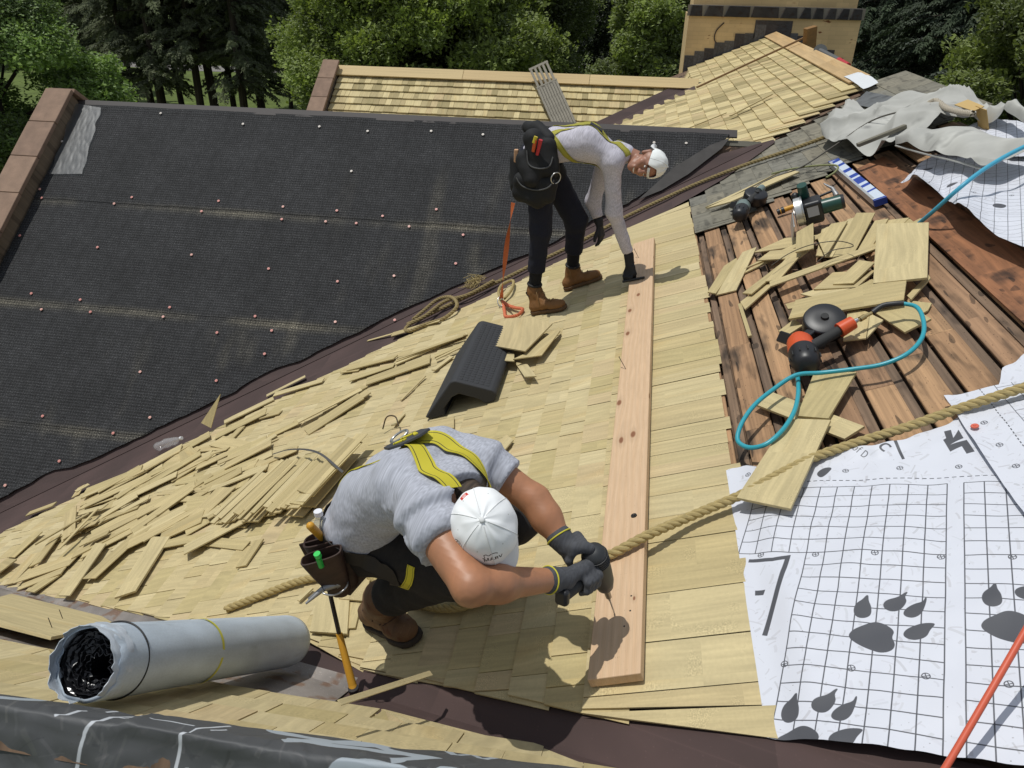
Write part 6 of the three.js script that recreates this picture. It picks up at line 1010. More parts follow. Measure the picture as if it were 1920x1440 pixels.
function boot(parent, heel, toe, ankle, leg, up, mats, o = {}) { // leather work boot
  const d = toe.clone().sub(heel), L = d.length(); d.normalize(); const sd = d.clone().cross(up).normalize(), s = L / 0.29, q = (x, y, z) => heel.clone().addScaledVector(d, x * s).addScaledVector(up, y).addScaledVector(sd, z * 1.1);
  const K = o.k || 1, bs = [bone(q(0.035, 0.05, 0), q(0.12, 0.055, 0), 0.036, 0.037), bone(q(0.12, 0.055, 0), q(0.2, 0.047, 0), 0.037, 0.036), bone(q(0.19, 0.042, -0.012), q(0.245, 0.040, -0.008), 0.034, 0.033), bone(q(0.19, 0.042, 0.012), q(0.238, 0.040, 0.010), 0.034, 0.031), bone(q(0.05, 0.05, 0), ankle, 0.042, 0.05), bone(ankle, ankle.clone().lerp(leg, 0.22), 0.05, 0.051), bone(q(0.13, 0.07, 0), ankle.clone().addScaledVector(d, 0.02), 0.032, 0.045)];
  const g0 = new THREE.Group(); g0.name = 'boot'; parent.add(g0);
  if (K !== 1) bs.forEach((b, n) => { b.r1 *= K; b.r2 *= K; if (n < 4) { const up2 = up.clone().multiplyScalar((K - 1) * 0.045); b.a.add(up2); b.b.add(up2); } });
  const h0 = (p) => p.clone().sub(heel).dot(up); const cut = ankle.clone().lerp(leg, o.shaft || 0.12), ax = leg.clone().sub(ankle).normalize();
  const f0 = blend(bs, 0.03), f = (p) => { const b = f0(p); const t = V(p.x - cut.x, p.y - cut.y, p.z - cut.z).dot(ax); const crease = 0.0025 * noise(p.x * 60, p.y * 60, p.z * 60); return Math.max(b + crease, 0.022 - h0(p), t); };
  mesh('upper', netsAuto(bs, f, 0.007), mats[0], g0);
  const fs = (p) => { const y = h0(p), b = f0(p.clone().addScaledVector(up, Math.max(0, 0.04 - y))); return Math.max(b - 0.005, y - 0.026, -y); };
  mesh('sole', netsAuto(bs.slice(0, 4), fs, 0.006, 0.03), mats[1], g0);
  const cuff = new THREE.TorusGeometry(0.05 * K, 0.011 * K, 8, 24); cuff.applyQuaternion(new THREE.Quaternion().setFromUnitVectors(V(0, 0, 1), ax)); cuff.translate(cut.x, cut.y, cut.z); mesh('collar', cuff, mats[2], g0);
  const lace = []; for (let k = 0; k < 5; k++) { const a = q(0.19 - k * 0.02, 0.085 + k * 0.022, 0), w = 0.03; const p0 = snap(f0, a.clone().addScaledVector(sd, -w), 0.004), p1 = snap(f0, a.clone().addScaledVector(d, 0.012).addScaledVector(up, 0.012), 0.006), p2 = snap(f0, a.clone().addScaledVector(sd, w), 0.004); lace.push(tube([p0, p1, p2], 0.0026, 6, 10)); }
  const lp = snap(f0, q(0.1, 0.17, 0), 0.01); for (const e of [-1, 1]) lace.push(tube([lp, lp.clone().addScaledVector(sd, e * 0.03).addScaledVector(d, 0.02), lp.clone().addScaledVector(sd, e * 0.05).addScaledVector(d, 0.03).addScaledVector(up, -0.03), lp.clone().addScaledVector(sd, e * 0.052).addScaledVector(d, 0.02).addScaledVector(up, -0.09)], 0.0024, 6, 16));
  mesh('laces', merge(lace), mats[3], g0);
  if (o.eyelets) { const eg = []; for (let k = 0; k < 3; k++) { const a = snap(f0, q(0.165 - k * 0.024, 0.09 + k * 0.024, -0.03), 0.002), n = grad(f0, a); const t = new THREE.TorusGeometry(0.0048, 0.0018, 6, 14); t.applyQuaternion(new THREE.Quaternion().setFromUnitVectors(V(0, 0, 1), n)); t.translate(a.x, a.y, a.z); eg.push(t); } mesh('eyelets', merge(eg), steelM, g0); }
  return f0;
}
function bag(w, dpt, h, th, taper = 0.75) { // open pouch, mouth at y=0, bottom at -h
  const ring = (v) => { const k = lerp(1, taper, v) * (v > 0.85 ? Math.sqrt(Math.max(0, 1 - Math.pow((v - 0.85) / 0.16, 2))) : 1) * (1 + 0.05 * Math.sin(v * 3.1)); return k; };
  return sheet(36, 16, (u, v) => { const a = u * 6.2832, c = Math.cos(a), s = Math.sin(a), k = ring(v), e = 0.6; return V(Math.sign(c) * Math.pow(Math.abs(c), e) * w / 2 * k, -h * v, Math.sign(s) * Math.pow(Math.abs(s), e) * dpt / 2 * k); }, th);
}
function placeIn(parent, name, g, mat, pos, quat) { const m = mesh(name, g, mat, parent); m.position.copy(pos); if (quat) m.quaternion.copy(quat); return m; }
const NS = V(-TS, 1, 0).normalize();

// ================================================================ standing worker
{
  const t = thing('person', 'person in white long-sleeved shirt standing bent over with gloved hand on the board', 'person');
  const J = { rHip: V(-0.657,0.844,-5.42), rKnee: V(-0.634,0.397,-5.42), rAnk: V(-0.674,-0.103,-5.45), lHip: V(-0.652,0.862,-5.62), lKnee: V(-0.394,0.418,-5.68), lAnk: V(-0.405,-0.028,-5.76), pel: V(-0.689,0.919,-5.52), waist: V(-0.568,1,-5.52), chest: V(-0.339,1.037,-5.5), neck: V(-0.116,0.995,-5.47), head: V(0.092,0.932,-5.42), rSh: V(-0.146,0.929,-5.36), rEl: V(-0.103,0.582,-5.37), rWr: V(0.042,0.23,-5.42), lSh: V(-0.195,0.931,-5.66), lEl: V(-0.275,0.556,-5.72), lWr: V(-0.212,0.397,-5.68) };
  const up = V(0.97, -0.06, 0.1).normalize(), fw = V(-0.10, -0.42, 0.90); fw.addScaledVector(up, -fw.dot(up)).normalize();
  const H = headBones(J.head, up, fw, 1.0);
  const armR = [bone(J.rSh, J.rEl, 0.056, 0.045), bone(J.rEl, J.rWr, 0.044, 0.03)], armL = [bone(J.lSh, J.lEl, 0.056, 0.045), bone(J.lEl, J.lWr, 0.043, 0.03)];
  const side = V(0, 0, 1), rib = (p, k) => p.clone().addScaledVector(side, k);
  const torso = [bone(rib(J.pel, -0.07), rib(J.waist, -0.065), 0.115, 0.10), bone(rib(J.pel, 0.07), rib(J.waist, 0.065), 0.115, 0.10), bone(rib(J.waist, -0.065), rib(J.chest, -0.075), 0.10, 0.108), bone(rib(J.waist, 0.065), rib(J.chest, 0.075), 0.10, 0.108), bone(rib(J.chest, -0.075), J.lSh.clone().lerp(J.neck, 0.3), 0.105, 0.07), bone(rib(J.chest, 0.075), J.rSh.clone().lerp(J.neck, 0.3), 0.105, 0.07), bone(J.lSh, J.rSh, 0.06, 0.06)];
  const neckB = [bone(J.neck, H.q(0, -0.04, -0.02), 0.056, 0.052)];
  const legs = [bone(J.rHip, J.rKnee, 0.098, 0.07), bone(J.rKnee, J.rAnk, 0.066, 0.044), bone(J.lHip, J.lKnee, 0.1, 0.078), bone(J.lKnee, J.lAnk, 0.072, 0.044)];
  const inner = [...torso, ...legs].map(b => bone(b.a, b.b, b.r1 - 0.014, b.r2 - 0.012));
  const sk = skin([0.42, 0.205, 0.135]);
  const bodyB = [...inner, ...armR.map(b => bone(b.a, b.b, b.r1 - 0.006, b.r2 - 0.004)), ...armL.map(b => bone(b.a, b.b, b.r1 - 0.006, b.r2 - 0.004)), ...neckB];
  const hb = [...H.bones, ...neckB], fh = blend(hb, 0.016), eyes = [H.q(-0.032, 0.004, 0.094), H.q(0.032, 0.004, 0.094)], mouth = bone(H.q(-0.022, -0.0725, 0.103), H.q(0.022, -0.0725, 0.103), 0.004);
  const fhead = (p) => { let d = fh(p); for (const e of H.ears) d = Math.min(d, capDist(p, e)); for (const e of eyes) d = Math.max(d, -(p.distanceTo(e) - 0.0125)); return Math.max(d, -capDist(p, mouth)); };
  mesh('body', mergeGeometries([netsAuto(bodyB, blend(bodyB, 0.04), 0.012).toNonIndexed(), netsAuto([...H.bones, ...H.ears], fhead, 0.0042, 0.012).toNonIndexed()], false), sk, t);
  const dk = std({ color: lin(0.02, 0.012, 0.01), roughness: 0.4 }), wh = std({ color: lin(0.75, 0.72, 0.68), roughness: 0.35 });
  for (const x of [-0.032, 0.032]) { const e = mesh('eye', new THREE.SphereGeometry(0.0105, 14, 10).scale(1, 1, 1), wh, t); e.position.copy(H.q(x, 0.004, 0.0865)); const pu = mesh('pupil', new THREE.SphereGeometry(0.0052, 10, 8), dk, e); pu.position.copy(fw.clone().multiplyScalar(0.0072)); mesh('eyelid', tube([H.q(x - 0.015, 0.006, 0.093), H.q(x, 0.0105, 0.0985), H.q(x + 0.015, 0.006, 0.092)], 0.0036, 6, 10), sk, t); mesh('eyebrow', tube([H.q(x - 0.018, 0.02, 0.091), H.q(x, 0.026, 0.095), H.q(x + 0.018, 0.02, 0.089)], 0.0042, 6, 10), dk, t); }
  mesh('teeth', tube([H.q(-0.02, -0.071, 0.0965), H.q(0, -0.074, 0.1005), H.q(0.02, -0.071, 0.0965)], 0.0042, 6, 10), wh, t);
  // hair at the temple and nape
  { const hs = [bone(H.q(0.0, 0.03, -0.035), H.q(0, -0.02, -0.045), 0.078, 0.06)], f = (p) => Math.max(fh(p) - 0.0025, p.clone().sub(J.head).dot(fw) + 0.005, -(p.clone().sub(J.head).dot(up) + 0.06), p.clone().sub(J.head).dot(up) - 0.045); mesh('hair', netsAuto(H.bones.slice(0, 3), f, 0.005), std({ color: lin(0.05, 0.03, 0.018), roughness: 0.7 }), t); }
  // shirt
  const sh = [...torso, ...armR.map(b => bone(b.a, b.b, b.r1 + 0.004, b.r2 + 0.006)), ...armL.map(b => bone(b.a, b.b, b.r1 + 0.004, b.r2 + 0.006)), bone(J.neck, J.neck.clone().lerp(H.q(0, -0.04, -0.02), 0.35), 0.064, 0.062)];
  const fsh0 = blend(sh, 0.045), wr = (p) => 0.0045 * noise(p.x * 9 + p.y * 5, p.y * 16, p.z * 10) + 0.003 * noise(p.x * 24, p.y * 14 + p.x * 12, p.z * 22), cutR = J.rEl.clone().lerp(J.rWr, 0.86), cutL = J.lEl.clone().lerp(J.lWr, 0.72), axR = J.rWr.clone().sub(J.rEl).normalize(), axL = J.lWr.clone().sub(J.lEl).normalize(), axP = J.waist.clone().sub(J.pel).normalize(), cutP = J.pel.clone().addScaledVector(axP, -0.04);
  const fsh = (p) => { let d = fsh0(p) - 0.004 + wr(p); const near = (c, ax) => { const q = V(p.x - c.x, p.y - c.y, p.z - c.z); return q.length() < 0.16 ? q.dot(ax) : -1; }; d = Math.max(d, near(cutR, axR), near(cutL, axL)); const q = V(p.x - cutP.x, p.y - cutP.y, p.z - cutP.z).dot(axP); return Math.max(d, -q); };
  mesh('shirt', netsAuto(sh, fsh, 0.0095), cloth([0.66, 0.63, 0.70]), t);
  // trousers
  const tr = [...legs.map((b, k) => bone(b.a, b.b, b.r1 + 0.008, b.r2 + (k % 2 ? 0.02 : 0.012))), bone(rib(J.pel, -0.06), J.lHip, 0.115, 0.095), bone(rib(J.pel, 0.06), J.rHip, 0.115, 0.095), bone(J.pel, J.waist.clone().lerp(J.pel, 0.6), 0.13, 0.12)];
  const ftr0 = blend(tr, 0.04), c1 = J.rKnee.clone().lerp(J.rAnk, 0.66), c2 = J.lKnee.clone().lerp(J.lAnk, 0.62), ftr = (p) => { let d = ftr0(p) + 0.006 * noise(p.x * 12, p.y * 17, p.z * 12); for (const [c, a, b] of [[c1, J.rKnee, J.rAnk], [c2, J.lKnee, J.lAnk]]) { const q = V(p.x - c.x, p.y - c.y, p.z - c.z); if (q.length() < 0.2) d = Math.max(d, q.dot(b.clone().sub(a).normalize())); } return d; };
  mesh('trousers', netsAuto(tr, ftr, 0.011), cloth([0.010, 0.012, 0.026]), t);
  const sock = cloth([0.008, 0.008, 0.010]);
  for (const [a, b] of [[J.rKnee, J.rAnk], [J.lKnee, J.lAnk]]) mesh('sock', limb(a.clone().lerp(b, 0.55), b, 0.052, 0.047, 18), sock, t);
  // boots
  const leather = std({ color: lin(0.27, 0.125, 0.035), map: skinTex, roughness: 0.7 }), sole = std({ color: lin(0.12, 0.065, 0.028), roughness: 0.85 }), col = std({ color: lin(0.012, 0.01, 0.009), roughness: 0.7 }), lac = std({ color: lin(0.22, 0.13, 0.05), roughness: 0.9 });
  const ground = (u, z) => onS(u, 0.004, z), bm = [leather, sole, col, lac];
  const h1 = [-0.738,-5.435], t1 = [-0.408,-5.299], h2 = [-0.499,-5.739], t2 = [-0.156,-5.756];
  const A1 = ground(h1[0], h1[1]), B1 = ground(t1[0], t1[1]), A2 = ground(h2[0], h2[1]), B2 = ground(t2[0], t2[1]);
  const fit = (A, B) => A.clone().add(B.clone().sub(A).normalize().multiplyScalar(0.345));
  boot(t, A1, fit(A1, B1), J.rAnk, J.rKnee, NS, bm); boot(t, A2, fit(A2, B2), J.lAnk, J.lKnee, NS, bm);
  // gloves
  const gl = std({ color: lin(0.012, 0.012, 0.014), roughness: 0.75 });
  const gp = V(0.051,0.092,-5.396), gA = V(0.75, 0.1, 0.55), gr = gripBones(J.rWr.clone().lerp(gp, 0.25), gp, gA, V(-0.1, 1, 0.25), 0.014, { s: 1.0 }); gr.push(bone(J.rEl.clone().lerp(J.rWr, 0.93), J.rWr.clone().lerp(gp, 0.3), 0.037, 0.034));
  mesh('glove', netsAuto(gr, blend(gr, 0.010), 0.0048, 0.02), gl, t);
  const gd = V(-0.162,0.2,-5.64).sub(J.lWr), gr2 = relaxedBones(J.lWr, gd, V(0.9, 0.1, 0.4), {}); gr2.push(bone(J.lEl.clone().lerp(J.lWr, 0.86), J.lWr, 0.037, 0.03));
  mesh('glove', netsAuto(gr2, blend(gr2, 0.010), 0.0048, 0.02), gl, t);
  // cap worn backwards
  const tex = canvasTex(256, 256, (x, w, h) => { x.fillStyle = '#e9ebe8'; x.fillRect(0, 0, w, h); });
  capHat(t, J.head.clone().addScaledVector(up, 0.028), up.clone().addScaledVector(fw, 0.10).normalize(), fw.clone().negate().addScaledVector(up, 0.10).normalize(), 1.0, tex, { hole: true });
  // harness
  const web = std({ map: strapTex('#a8a23c', '#4c4a22'), roughness: 0.8 });
  const q = (px, py, z) => V(px, py, z);
  ribbon([V(-0.592,1.123,-5.36), V(-0.5,1.185,-5.44), V(-0.406,1.208,-5.5), V(-0.271,1.185,-5.46), V(-0.156,1.154,-5.42), V(-0.069,1.087,-5.38), V(-0.008,0.987,-5.36)], 0.044, fsh, 0.004, 'harness_strap', web, t);
  ribbon([V(-0.584,1.108,-5.62), V(-0.486,1.17,-5.58), V(-0.371,1.196,-5.54), V(-0.2,1.157,-5.56), V(-0.083,1.097,-5.56), V(-0.022,1.012,-5.56)], 0.044, fsh, 0.004, 'harness_strap', web, t);
  ribbon([V(-0.592,1.123,-5.36), V(-0.471,0.977,-5.33), V(-0.355,0.82,-5.4), V(-0.241,0.75,-5.48)], 0.04, fsh, 0.006, 'harness_strap', web, t);
  { const p = snap(fsh, V(-0.255,1.186,-5.5), 0.008), n = grad(fsh, p), m = placeIn(t, 'back_plate', rbox(0.10, 0.012, 0.085, 0.005, 2), blackM, p, new THREE.Quaternion().setFromUnitVectors(V(0, 1, 0), n)); }
  // belt and pouches
  const canv = std({ color: lin(0.0045, 0.0045, 0.005), roughness: 0.8, side: THREE.DoubleSide }), trim = std({ color: lin(0.07, 0.07, 0.07), roughness: 0.8 });
  const bc = J.pel.clone().lerp(J.waist, 0.30), bq = new THREE.Quaternion().setFromUnitVectors(V(0, 1, 0), axP);
  const beltP = []; for (let k = 0; k <= 40; k++) { const a = k / 40 * 6.2832, e = V(Math.cos(a) * 0.20, 0, Math.sin(a) * 0.22).applyQuaternion(bq).add(bc); beltP.push(e); } ribbon(beltP, 0.085, (p) => Math.min(fsh(p), ftr(p)), 0.012, 'tool_belt', canv, t, { n: 80 });
  { const bb = [bone(V(-0.702,1.061,-5.36), V(-0.623,0.89,-5.32), 0.075, 0.085), bone(V(-0.587,1.041,-5.34), V(-0.56,0.876,-5.3), 0.05, 0.06), bone(V(-0.755,0.919,-5.36), V(-0.686,0.806,-5.3), 0.07, 0.08)], fb = (p) => blend(bb, 0.04)(p) + 0.006 * noise(p.x * 14, p.y * 14, p.z * 14); mesh('tool_pouch', netsAuto(bb, fb, 0.012), canv, t);
    const b2 = [bone(V(-0.774,0.783,-5.33), V(-0.569,0.78,-5.28), 0.06, 0.06), bone(V(-0.781,0.688,-5.34), V(-0.581,0.7,-5.28), 0.062, 0.06), bone(V(-0.682,0.666,-5.3), V(-0.65,0.645,-5.3), 0.055, 0.05)], f2 = (p) => blend(b2, 0.05)(p) + 0.006 * noise(p.x * 12, p.y * 12, p.z * 12); mesh('tool_pouch', netsAuto(b2, f2, 0.012), canv, t);
    const b3 = [bone(V(-0.841,0.885,-5.5), V(-0.816,0.722,-5.46), 0.05, 0.06), bone(V(-0.856,0.755,-5.56), V(-0.838,0.692,-5.5), 0.05, 0.045)]; mesh('tool_pouch', netsAuto(b3, blend(b3, 0.03), 0.012), canv, t);
    const b4 = [bone(V(-0.693,1.123,-5.5), V(-0.592,1.062,-5.38), 0.045, 0.05), bone(V(-0.775,1.102,-5.6), V(-0.715,1.1,-5.5), 0.045, 0.05)]; mesh('belt_pad', netsAuto(b4, blend(b4, 0.03), 0.012), canv, t);
    const rim = (pts, f) => mesh('trim', tube(pts.map(p => snap(f, p, 0.004)), 0.0055, 6, 30), trim, t);
    rim([V(-0.767,1.007,-5.25), V(-0.736,0.932,-5.2), V(-0.643,0.906,-5.18), V(-0.558,0.927,-5.2), V(-0.526,0.989,-5.22)], fb); rim([V(-0.825,0.826,-5.26), V(-0.777,0.761,-5.2), V(-0.66,0.743,-5.18), V(-0.557,0.779,-5.18), V(-0.519,0.838,-5.22)], f2); }
  const pl = (a, b, c, n) => mesh(n, limb(a, b, 0.012, 0.014, 10), std({ color: lin(...c), roughness: 0.4 }), t);
  pl(V(-0.688,1,-5.27), V(-0.673,1.083,-5.25), [0.55, 0.09, 0.02], 'plier_handle'); pl(V(-0.66,0.981,-5.26), V(-0.635,1.086,-5.24), [0.45, 0.02, 0.03], 'plier_handle'); pl(V(-0.684,1.061,-5.25), V(-0.67,1.104,-5.25), [0.55, 0.45, 0.03], 'knife_handle');
  const rg = placeIn(t, 'hammer_loop', new THREE.TorusGeometry(0.04, 0.004, 6, 20), steelM, V(-0.521,0.833,-5.24), new THREE.Quaternion().setFromEuler(new THREE.Euler(0.2, 0.7, 0))); const ob = [-0.827,0.937,-5.4]; placeIn(t, 'tape_reel', rbox(0.03, 0.09, 0.03, 0.006, 2), std({ color: lin(0.6, 0.35, 0.2) }), V(...ob));
  // orange lanyard to the rope
  const lt = thing('lanyard', 'orange webbing lanyard hanging from the standing worker to the yellow rope', 'lanyard');
  const om = std({ color: lin(0.50, 0.115, 0.03), roughness: 0.7, side: THREE.DoubleSide }), L0 = V(-0.853,0.582,-5.46), L1 = V(-0.886,0.335,-5.46), L2 = V(-0.917,0.051,-5.47), L3 = V(-1.008,-0.373,-5.893); const lc = new THREE.CatmullRomCurve3([L0, L1, L2, L3]), pr = []; for (let k = 0; k <= 40; k++) { const p = lc.getPoint(k / 40), a = 0.5 + k * 0.13, w = V(Math.cos(a), 0, Math.sin(a)).multiplyScalar(0.019); pr.push([p.clone().add(w), p.clone().sub(w)]); } strip('webbing', pr, om, lt);
  const cb = placeIn(lt, 'carabiner', new THREE.TorusGeometry(0.035, 0.006, 8, 24).scale(0.65, 1.25, 1), steelM, V(-1.009,-0.384,-5.848), new THREE.Quaternion().setFromEuler(new THREE.Euler(-0.9, 0.3, 0.2)));
  mesh('cord_loop', ropeGeo([V(-0.995,-0.389,-5.875), V(-0.926,-0.36,-5.735), V(-0.843,-0.325,-5.61), V(-0.77,-0.299,-5.531), V(-0.792,-0.314,-5.452), V(-0.893,-0.357,-5.487), V(-0.932,-0.368,-5.616), V(-0.972,-0.38,-5.797)], 0.014, 0.05, 0.008), std({ color: lin(0.60, 0.16, 0.07), roughness: 0.8 }), lt);
  mesh('rope_eye', ropeGeo([V(-1.008,-0.395,-5.923), V(-1.066,-0.398,-6.093), V(-1.059,-0.395,-6.296), V(-0.988,-0.375,-6.342), V(-0.952,-0.36,-6.059), V(-0.986,-0.385,-5.928)], 0.013, 0.06, 0.008), ropeMat, lt);
  const mk = thing('marker', 'short black marker under the standing worker\'s gloved hand', 'marker'); mesh('barrel', limb(V(0.007,0.057,-5.378), V(0.16,0.127,-5.313), 0.010, 0.009, 12), blackM, mk);
}
// ================================================================ kneeling worker
{
  const t = thing('person', 'person in grey t-shirt, yellow harness and white cap crouching with a driver over the board', 'person');
  const J = { pel: V(-0.833,0.3,-2.108), waist: V(-0.775,0.463,-2.092), chest: V(-0.595,0.639,-1.986), neck: V(-0.455,0.649,-1.875), head: V(-0.333,0.662,-1.693), rHip: V(-0.853,0.228,-2.041), rKnee: V(-0.473,0.243,-1.923), rAnk: V(-0.831,-0.1,-2.093), lHip: V(-0.84,0.244,-2.249), lKnee: V(-0.309,0.276,-2.197), lAnk: V(-0.61,-0.137,-2.36), rSh: V(-0.525,0.641,-1.745), rEl: V(-0.338,0.577,-1.53), rWr: V(-0.115,0.429,-1.758), lSh: V(-0.425,0.605,-2.086), lEl: V(-0.223,0.52,-2.024), lWr: V(-0.112,0.435,-1.924) };
  const toCam = CAM.clone().sub(J.head).normalize(), up = toCam.clone().add(V(-0.06, 0.20, 0.0)).normalize(), fw = V(0.34, -0.84, 0.36); fw.addScaledVector(up, -fw.dot(up)).normalize();
  const H = headBones(J.head.clone().addScaledVector(up, -0.03), up, fw, 1.0);
  const armR = [bone(J.rSh, J.rEl, 0.071, 0.049), bone(J.rSh.clone().lerp(J.rEl, 0.45).add(V(0.012, -0.012, 0.01)), J.rEl, 0.05, 0.044), bone(J.rEl, J.rEl.clone().lerp(J.rWr, 0.3).add(V(0, 0.006, 0.004)), 0.046, 0.051), bone(J.rEl.clone().lerp(J.rWr, 0.3).add(V(0, 0.006, 0.004)), J.rWr, 0.051, 0.034), bone(J.rEl.clone().add(V(-0.012, -0.014, 0)), J.rEl.clone().lerp(J.rWr, 0.35).add(V(0, -0.016, 0)), 0.028, 0.033)], armL = [bone(J.lSh, J.lEl, 0.066, 0.05), bone(J.lEl, J.lEl.clone().lerp(J.lWr, 0.4), 0.05, 0.05), bone(J.lEl.clone().lerp(J.lWr, 0.4), J.lWr, 0.05, 0.034)];
  const sv = J.rSh.clone().sub(J.lSh).normalize(), rib = (p, k) => p.clone().addScaledVector(sv, k), dz = V(0, -0.04, 0);
  const torso = [bone(rib(J.pel, -0.09), rib(J.waist, -0.08).add(dz), 0.13, 0.12), bone(rib(J.pel, 0.09), rib(J.waist, 0.08).add(dz), 0.13, 0.12), bone(rib(J.waist, -0.08).add(dz), rib(J.chest, -0.09).add(dz), 0.12, 0.118), bone(rib(J.waist, 0.08).add(dz), rib(J.chest, 0.09).add(dz), 0.12, 0.118), bone(rib(J.chest, -0.09).add(dz), J.lSh.clone().lerp(J.neck, 0.25), 0.115, 0.075), bone(rib(J.chest, 0.09).add(dz), J.rSh.clone().lerp(J.neck, 0.25), 0.115, 0.078), bone(J.lSh, J.rSh, 0.068, 0.07)];
  const neckB = [bone(J.neck.clone().add(V(-0.02, -0.01, -0.03)), H.q(0, -0.05, -0.03), 0.064, 0.06)];
  const legs = [bone(J.rHip, J.rKnee, 0.112, 0.07), bone(J.rKnee, J.rAnk, 0.072, 0.064), bone(J.lHip, J.lKnee, 0.105, 0.072), bone(J.lKnee, J.lAnk, 0.066, 0.05)];
  const sk = skin([0.50, 0.235, 0.125]);
  const inner = [...torso, ...legs].map(b => bone(b.a, b.b, b.r1 - 0.018, b.r2 - 0.016)), bodyB = [...inner, ...armR, ...armL, ...neckB];
  const fh = blend([...H.bones, ...neckB], 0.016), fhead = (p) => { let d = fh(p); for (const e of H.ears) d = Math.min(d, capDist(p, e)); return d; };
  mesh('body', mergeGeometries([netsAuto(bodyB, blend(bodyB, 0.03), 0.0095).toNonIndexed(), netsAuto([...H.bones, ...H.ears], fhead, 0.0045, 0.012).toNonIndexed()], false), sk, t);
  { const f = (p) => { const e = p.clone().sub(J.head); return Math.max(fh(p) - 0.006 - 0.002 * noise(p.x * 130, p.y * 130, p.z * 130), e.dot(fw) - 0.01, e.dot(up) - 0.02, -(e.dot(up) + 0.115)); }; const hm = dataTex(128, 128, (i, j, x, y) => { const v = 160 + noise(x * 80, y * 12) * 120; return [v, v * 0.95, v * 0.88]; }); mesh('hair', netsAuto([...H.bones.slice(0, 3), ...neckB], f, 0.005), std({ color: lin(0.13, 0.10, 0.075), map: hm, roughness: 0.75 }), t); }
  // t-shirt
  const slR = J.rSh.clone().lerp(J.rEl, 0.44), slL = J.lSh.clone().lerp(J.lEl, 0.50);
  const sh = [...torso, bone(J.rSh, slR.clone().lerp(J.rEl, 0.25), 0.086, 0.083), bone(J.lSh, slL.clone().lerp(J.lEl, 0.25), 0.082, 0.078), bone(J.neck.clone().add(V(-0.02, -0.01, -0.03)), J.neck.clone().lerp(H.q(0, -0.05, -0.03), 0.18), 0.082, 0.078)];
  const f0 = blend(sh, 0.05), axR = J.rEl.clone().sub(J.rSh).normalize(), axL = J.lEl.clone().sub(J.lSh).normalize(), axP = J.waist.clone().sub(J.pel).normalize(), cP = J.pel.clone().addScaledVector(axP, -0.02), axN = H.q(0, -0.05, -0.03).sub(J.neck).normalize(), cN = J.neck.clone().addScaledVector(axN, 0.025);
  const fold = (p) => { const e = p.clone().sub(slR), r = e.length(), a = Math.atan2(e.y, e.x + e.z); const rad = Math.sin(r * 85 + 2.2 * noise(p.x * 7, p.y * 7, p.z * 7) + a * 1.3) * 0.0085 * smooth(0.40, 0.06, r); const e2 = p.clone().sub(slL), r2 = e2.length(), rad2 = Math.sin(r2 * 80 + 2 * noise(p.x * 7, p.y * 7, p.z * 7)) * 0.0055 * smooth(0.3, 0.06, r2); return rad + rad2 + 0.008 * noise(p.x * 8, p.y * 11, p.z * 8) + 0.0038 * noise(p.x * 22, p.y * 22, p.z * 18); };
  const fsh = (p) => { let d = f0(p) - 0.004 + fold(p); const cut = (c, ax, R, sgn) => { const e = V(p.x - c.x, p.y - c.y, p.z - c.z); return e.length() < R ? e.dot(ax) * sgn : -1; }; d = Math.max(d, cut(slR, axR, 0.15, 1), cut(slL, axL, 0.15, 1), cut(cN, axN, 0.12, 1)); const e = V(p.x - cP.x, p.y - cP.y, p.z - cP.z).dot(axP); return Math.max(d, -e - 0.015 * noise(p.x * 6, p.y * 6, p.z * 6)); };
  mesh('shirt', netsAuto(sh, fsh, 0.0082), cloth([0.52, 0.535, 0.60]), t);
  // trousers
  const tr = [...legs.map((b, k) => bone(b.a, b.b, b.r1 + 0.01, b.r2 + (k % 2 ? 0.022 : 0.012))), bone(rib(J.pel, -0.08), J.lHip, 0.128, 0.11), bone(rib(J.pel, 0.08), J.rHip, 0.128, 0.11), bone(J.pel, J.pel.clone().lerp(J.waist, 0.4), 0.14, 0.13)];
  const ft0 = blend(tr, 0.04), c1 = J.rKnee.clone().lerp(J.rAnk, 0.86), ftr = (p) => { let d = ft0(p) + 0.007 * noise(p.x * 11, p.y * 15, p.z * 11) + 0.004 * noise(p.x * 26, p.y * 30, p.z * 26); const e = p.clone().sub(c1); if (e.length() < 0.16) d = Math.max(d, e.dot(J.rAnk.clone().sub(J.rKnee).normalize())); return d; };
  mesh('trousers', netsAuto(tr, ftr, 0.0105), cloth([0.022, 0.019, 0.017]), t);
  // boots
  const leather = std({ color: lin(0.26, 0.135, 0.06), map: leadTex, roughness: 0.75 }), sole = std({ color: lin(0.04, 0.03, 0.022), roughness: 0.9 }), col = std({ color: lin(0.012, 0.010, 0.009), roughness: 0.8 }), lac = std({ color: lin(0.06, 0.03, 0.02), roughness: 0.9 });
  const ht = [-1.031,-2.251], tt = [-0.7,-2.032], A = onS(ht[0], 0.004, ht[1]), Bq = onS(tt[0], 0.004, tt[1]);
  boot(t, A, A.clone().add(Bq.clone().sub(A).normalize().multiplyScalar(0.37)), J.rAnk, J.rKnee, NS, [leather, sole, col, lac], { eyelets: true, k: 1.28 });
  const lh = J.lAnk.clone().addScaledVector(NS, -((J.lAnk.y - TS * J.lAnk.x) / 1.086) + 0.004).add(V(-0.06, -0.025, 0)); boot(t, lh, lh.clone().add(V(0.27, 0.115, 0.03)), J.lAnk, J.lKnee, NS, [leather, sole, col, lac]);
  // driver
  const tip = V(0.083,0.082,-1.991), rear = V(-0.012,0.427,-1.912), ax = rear.clone().sub(tip), AL = ax.length(); ax.normalize();
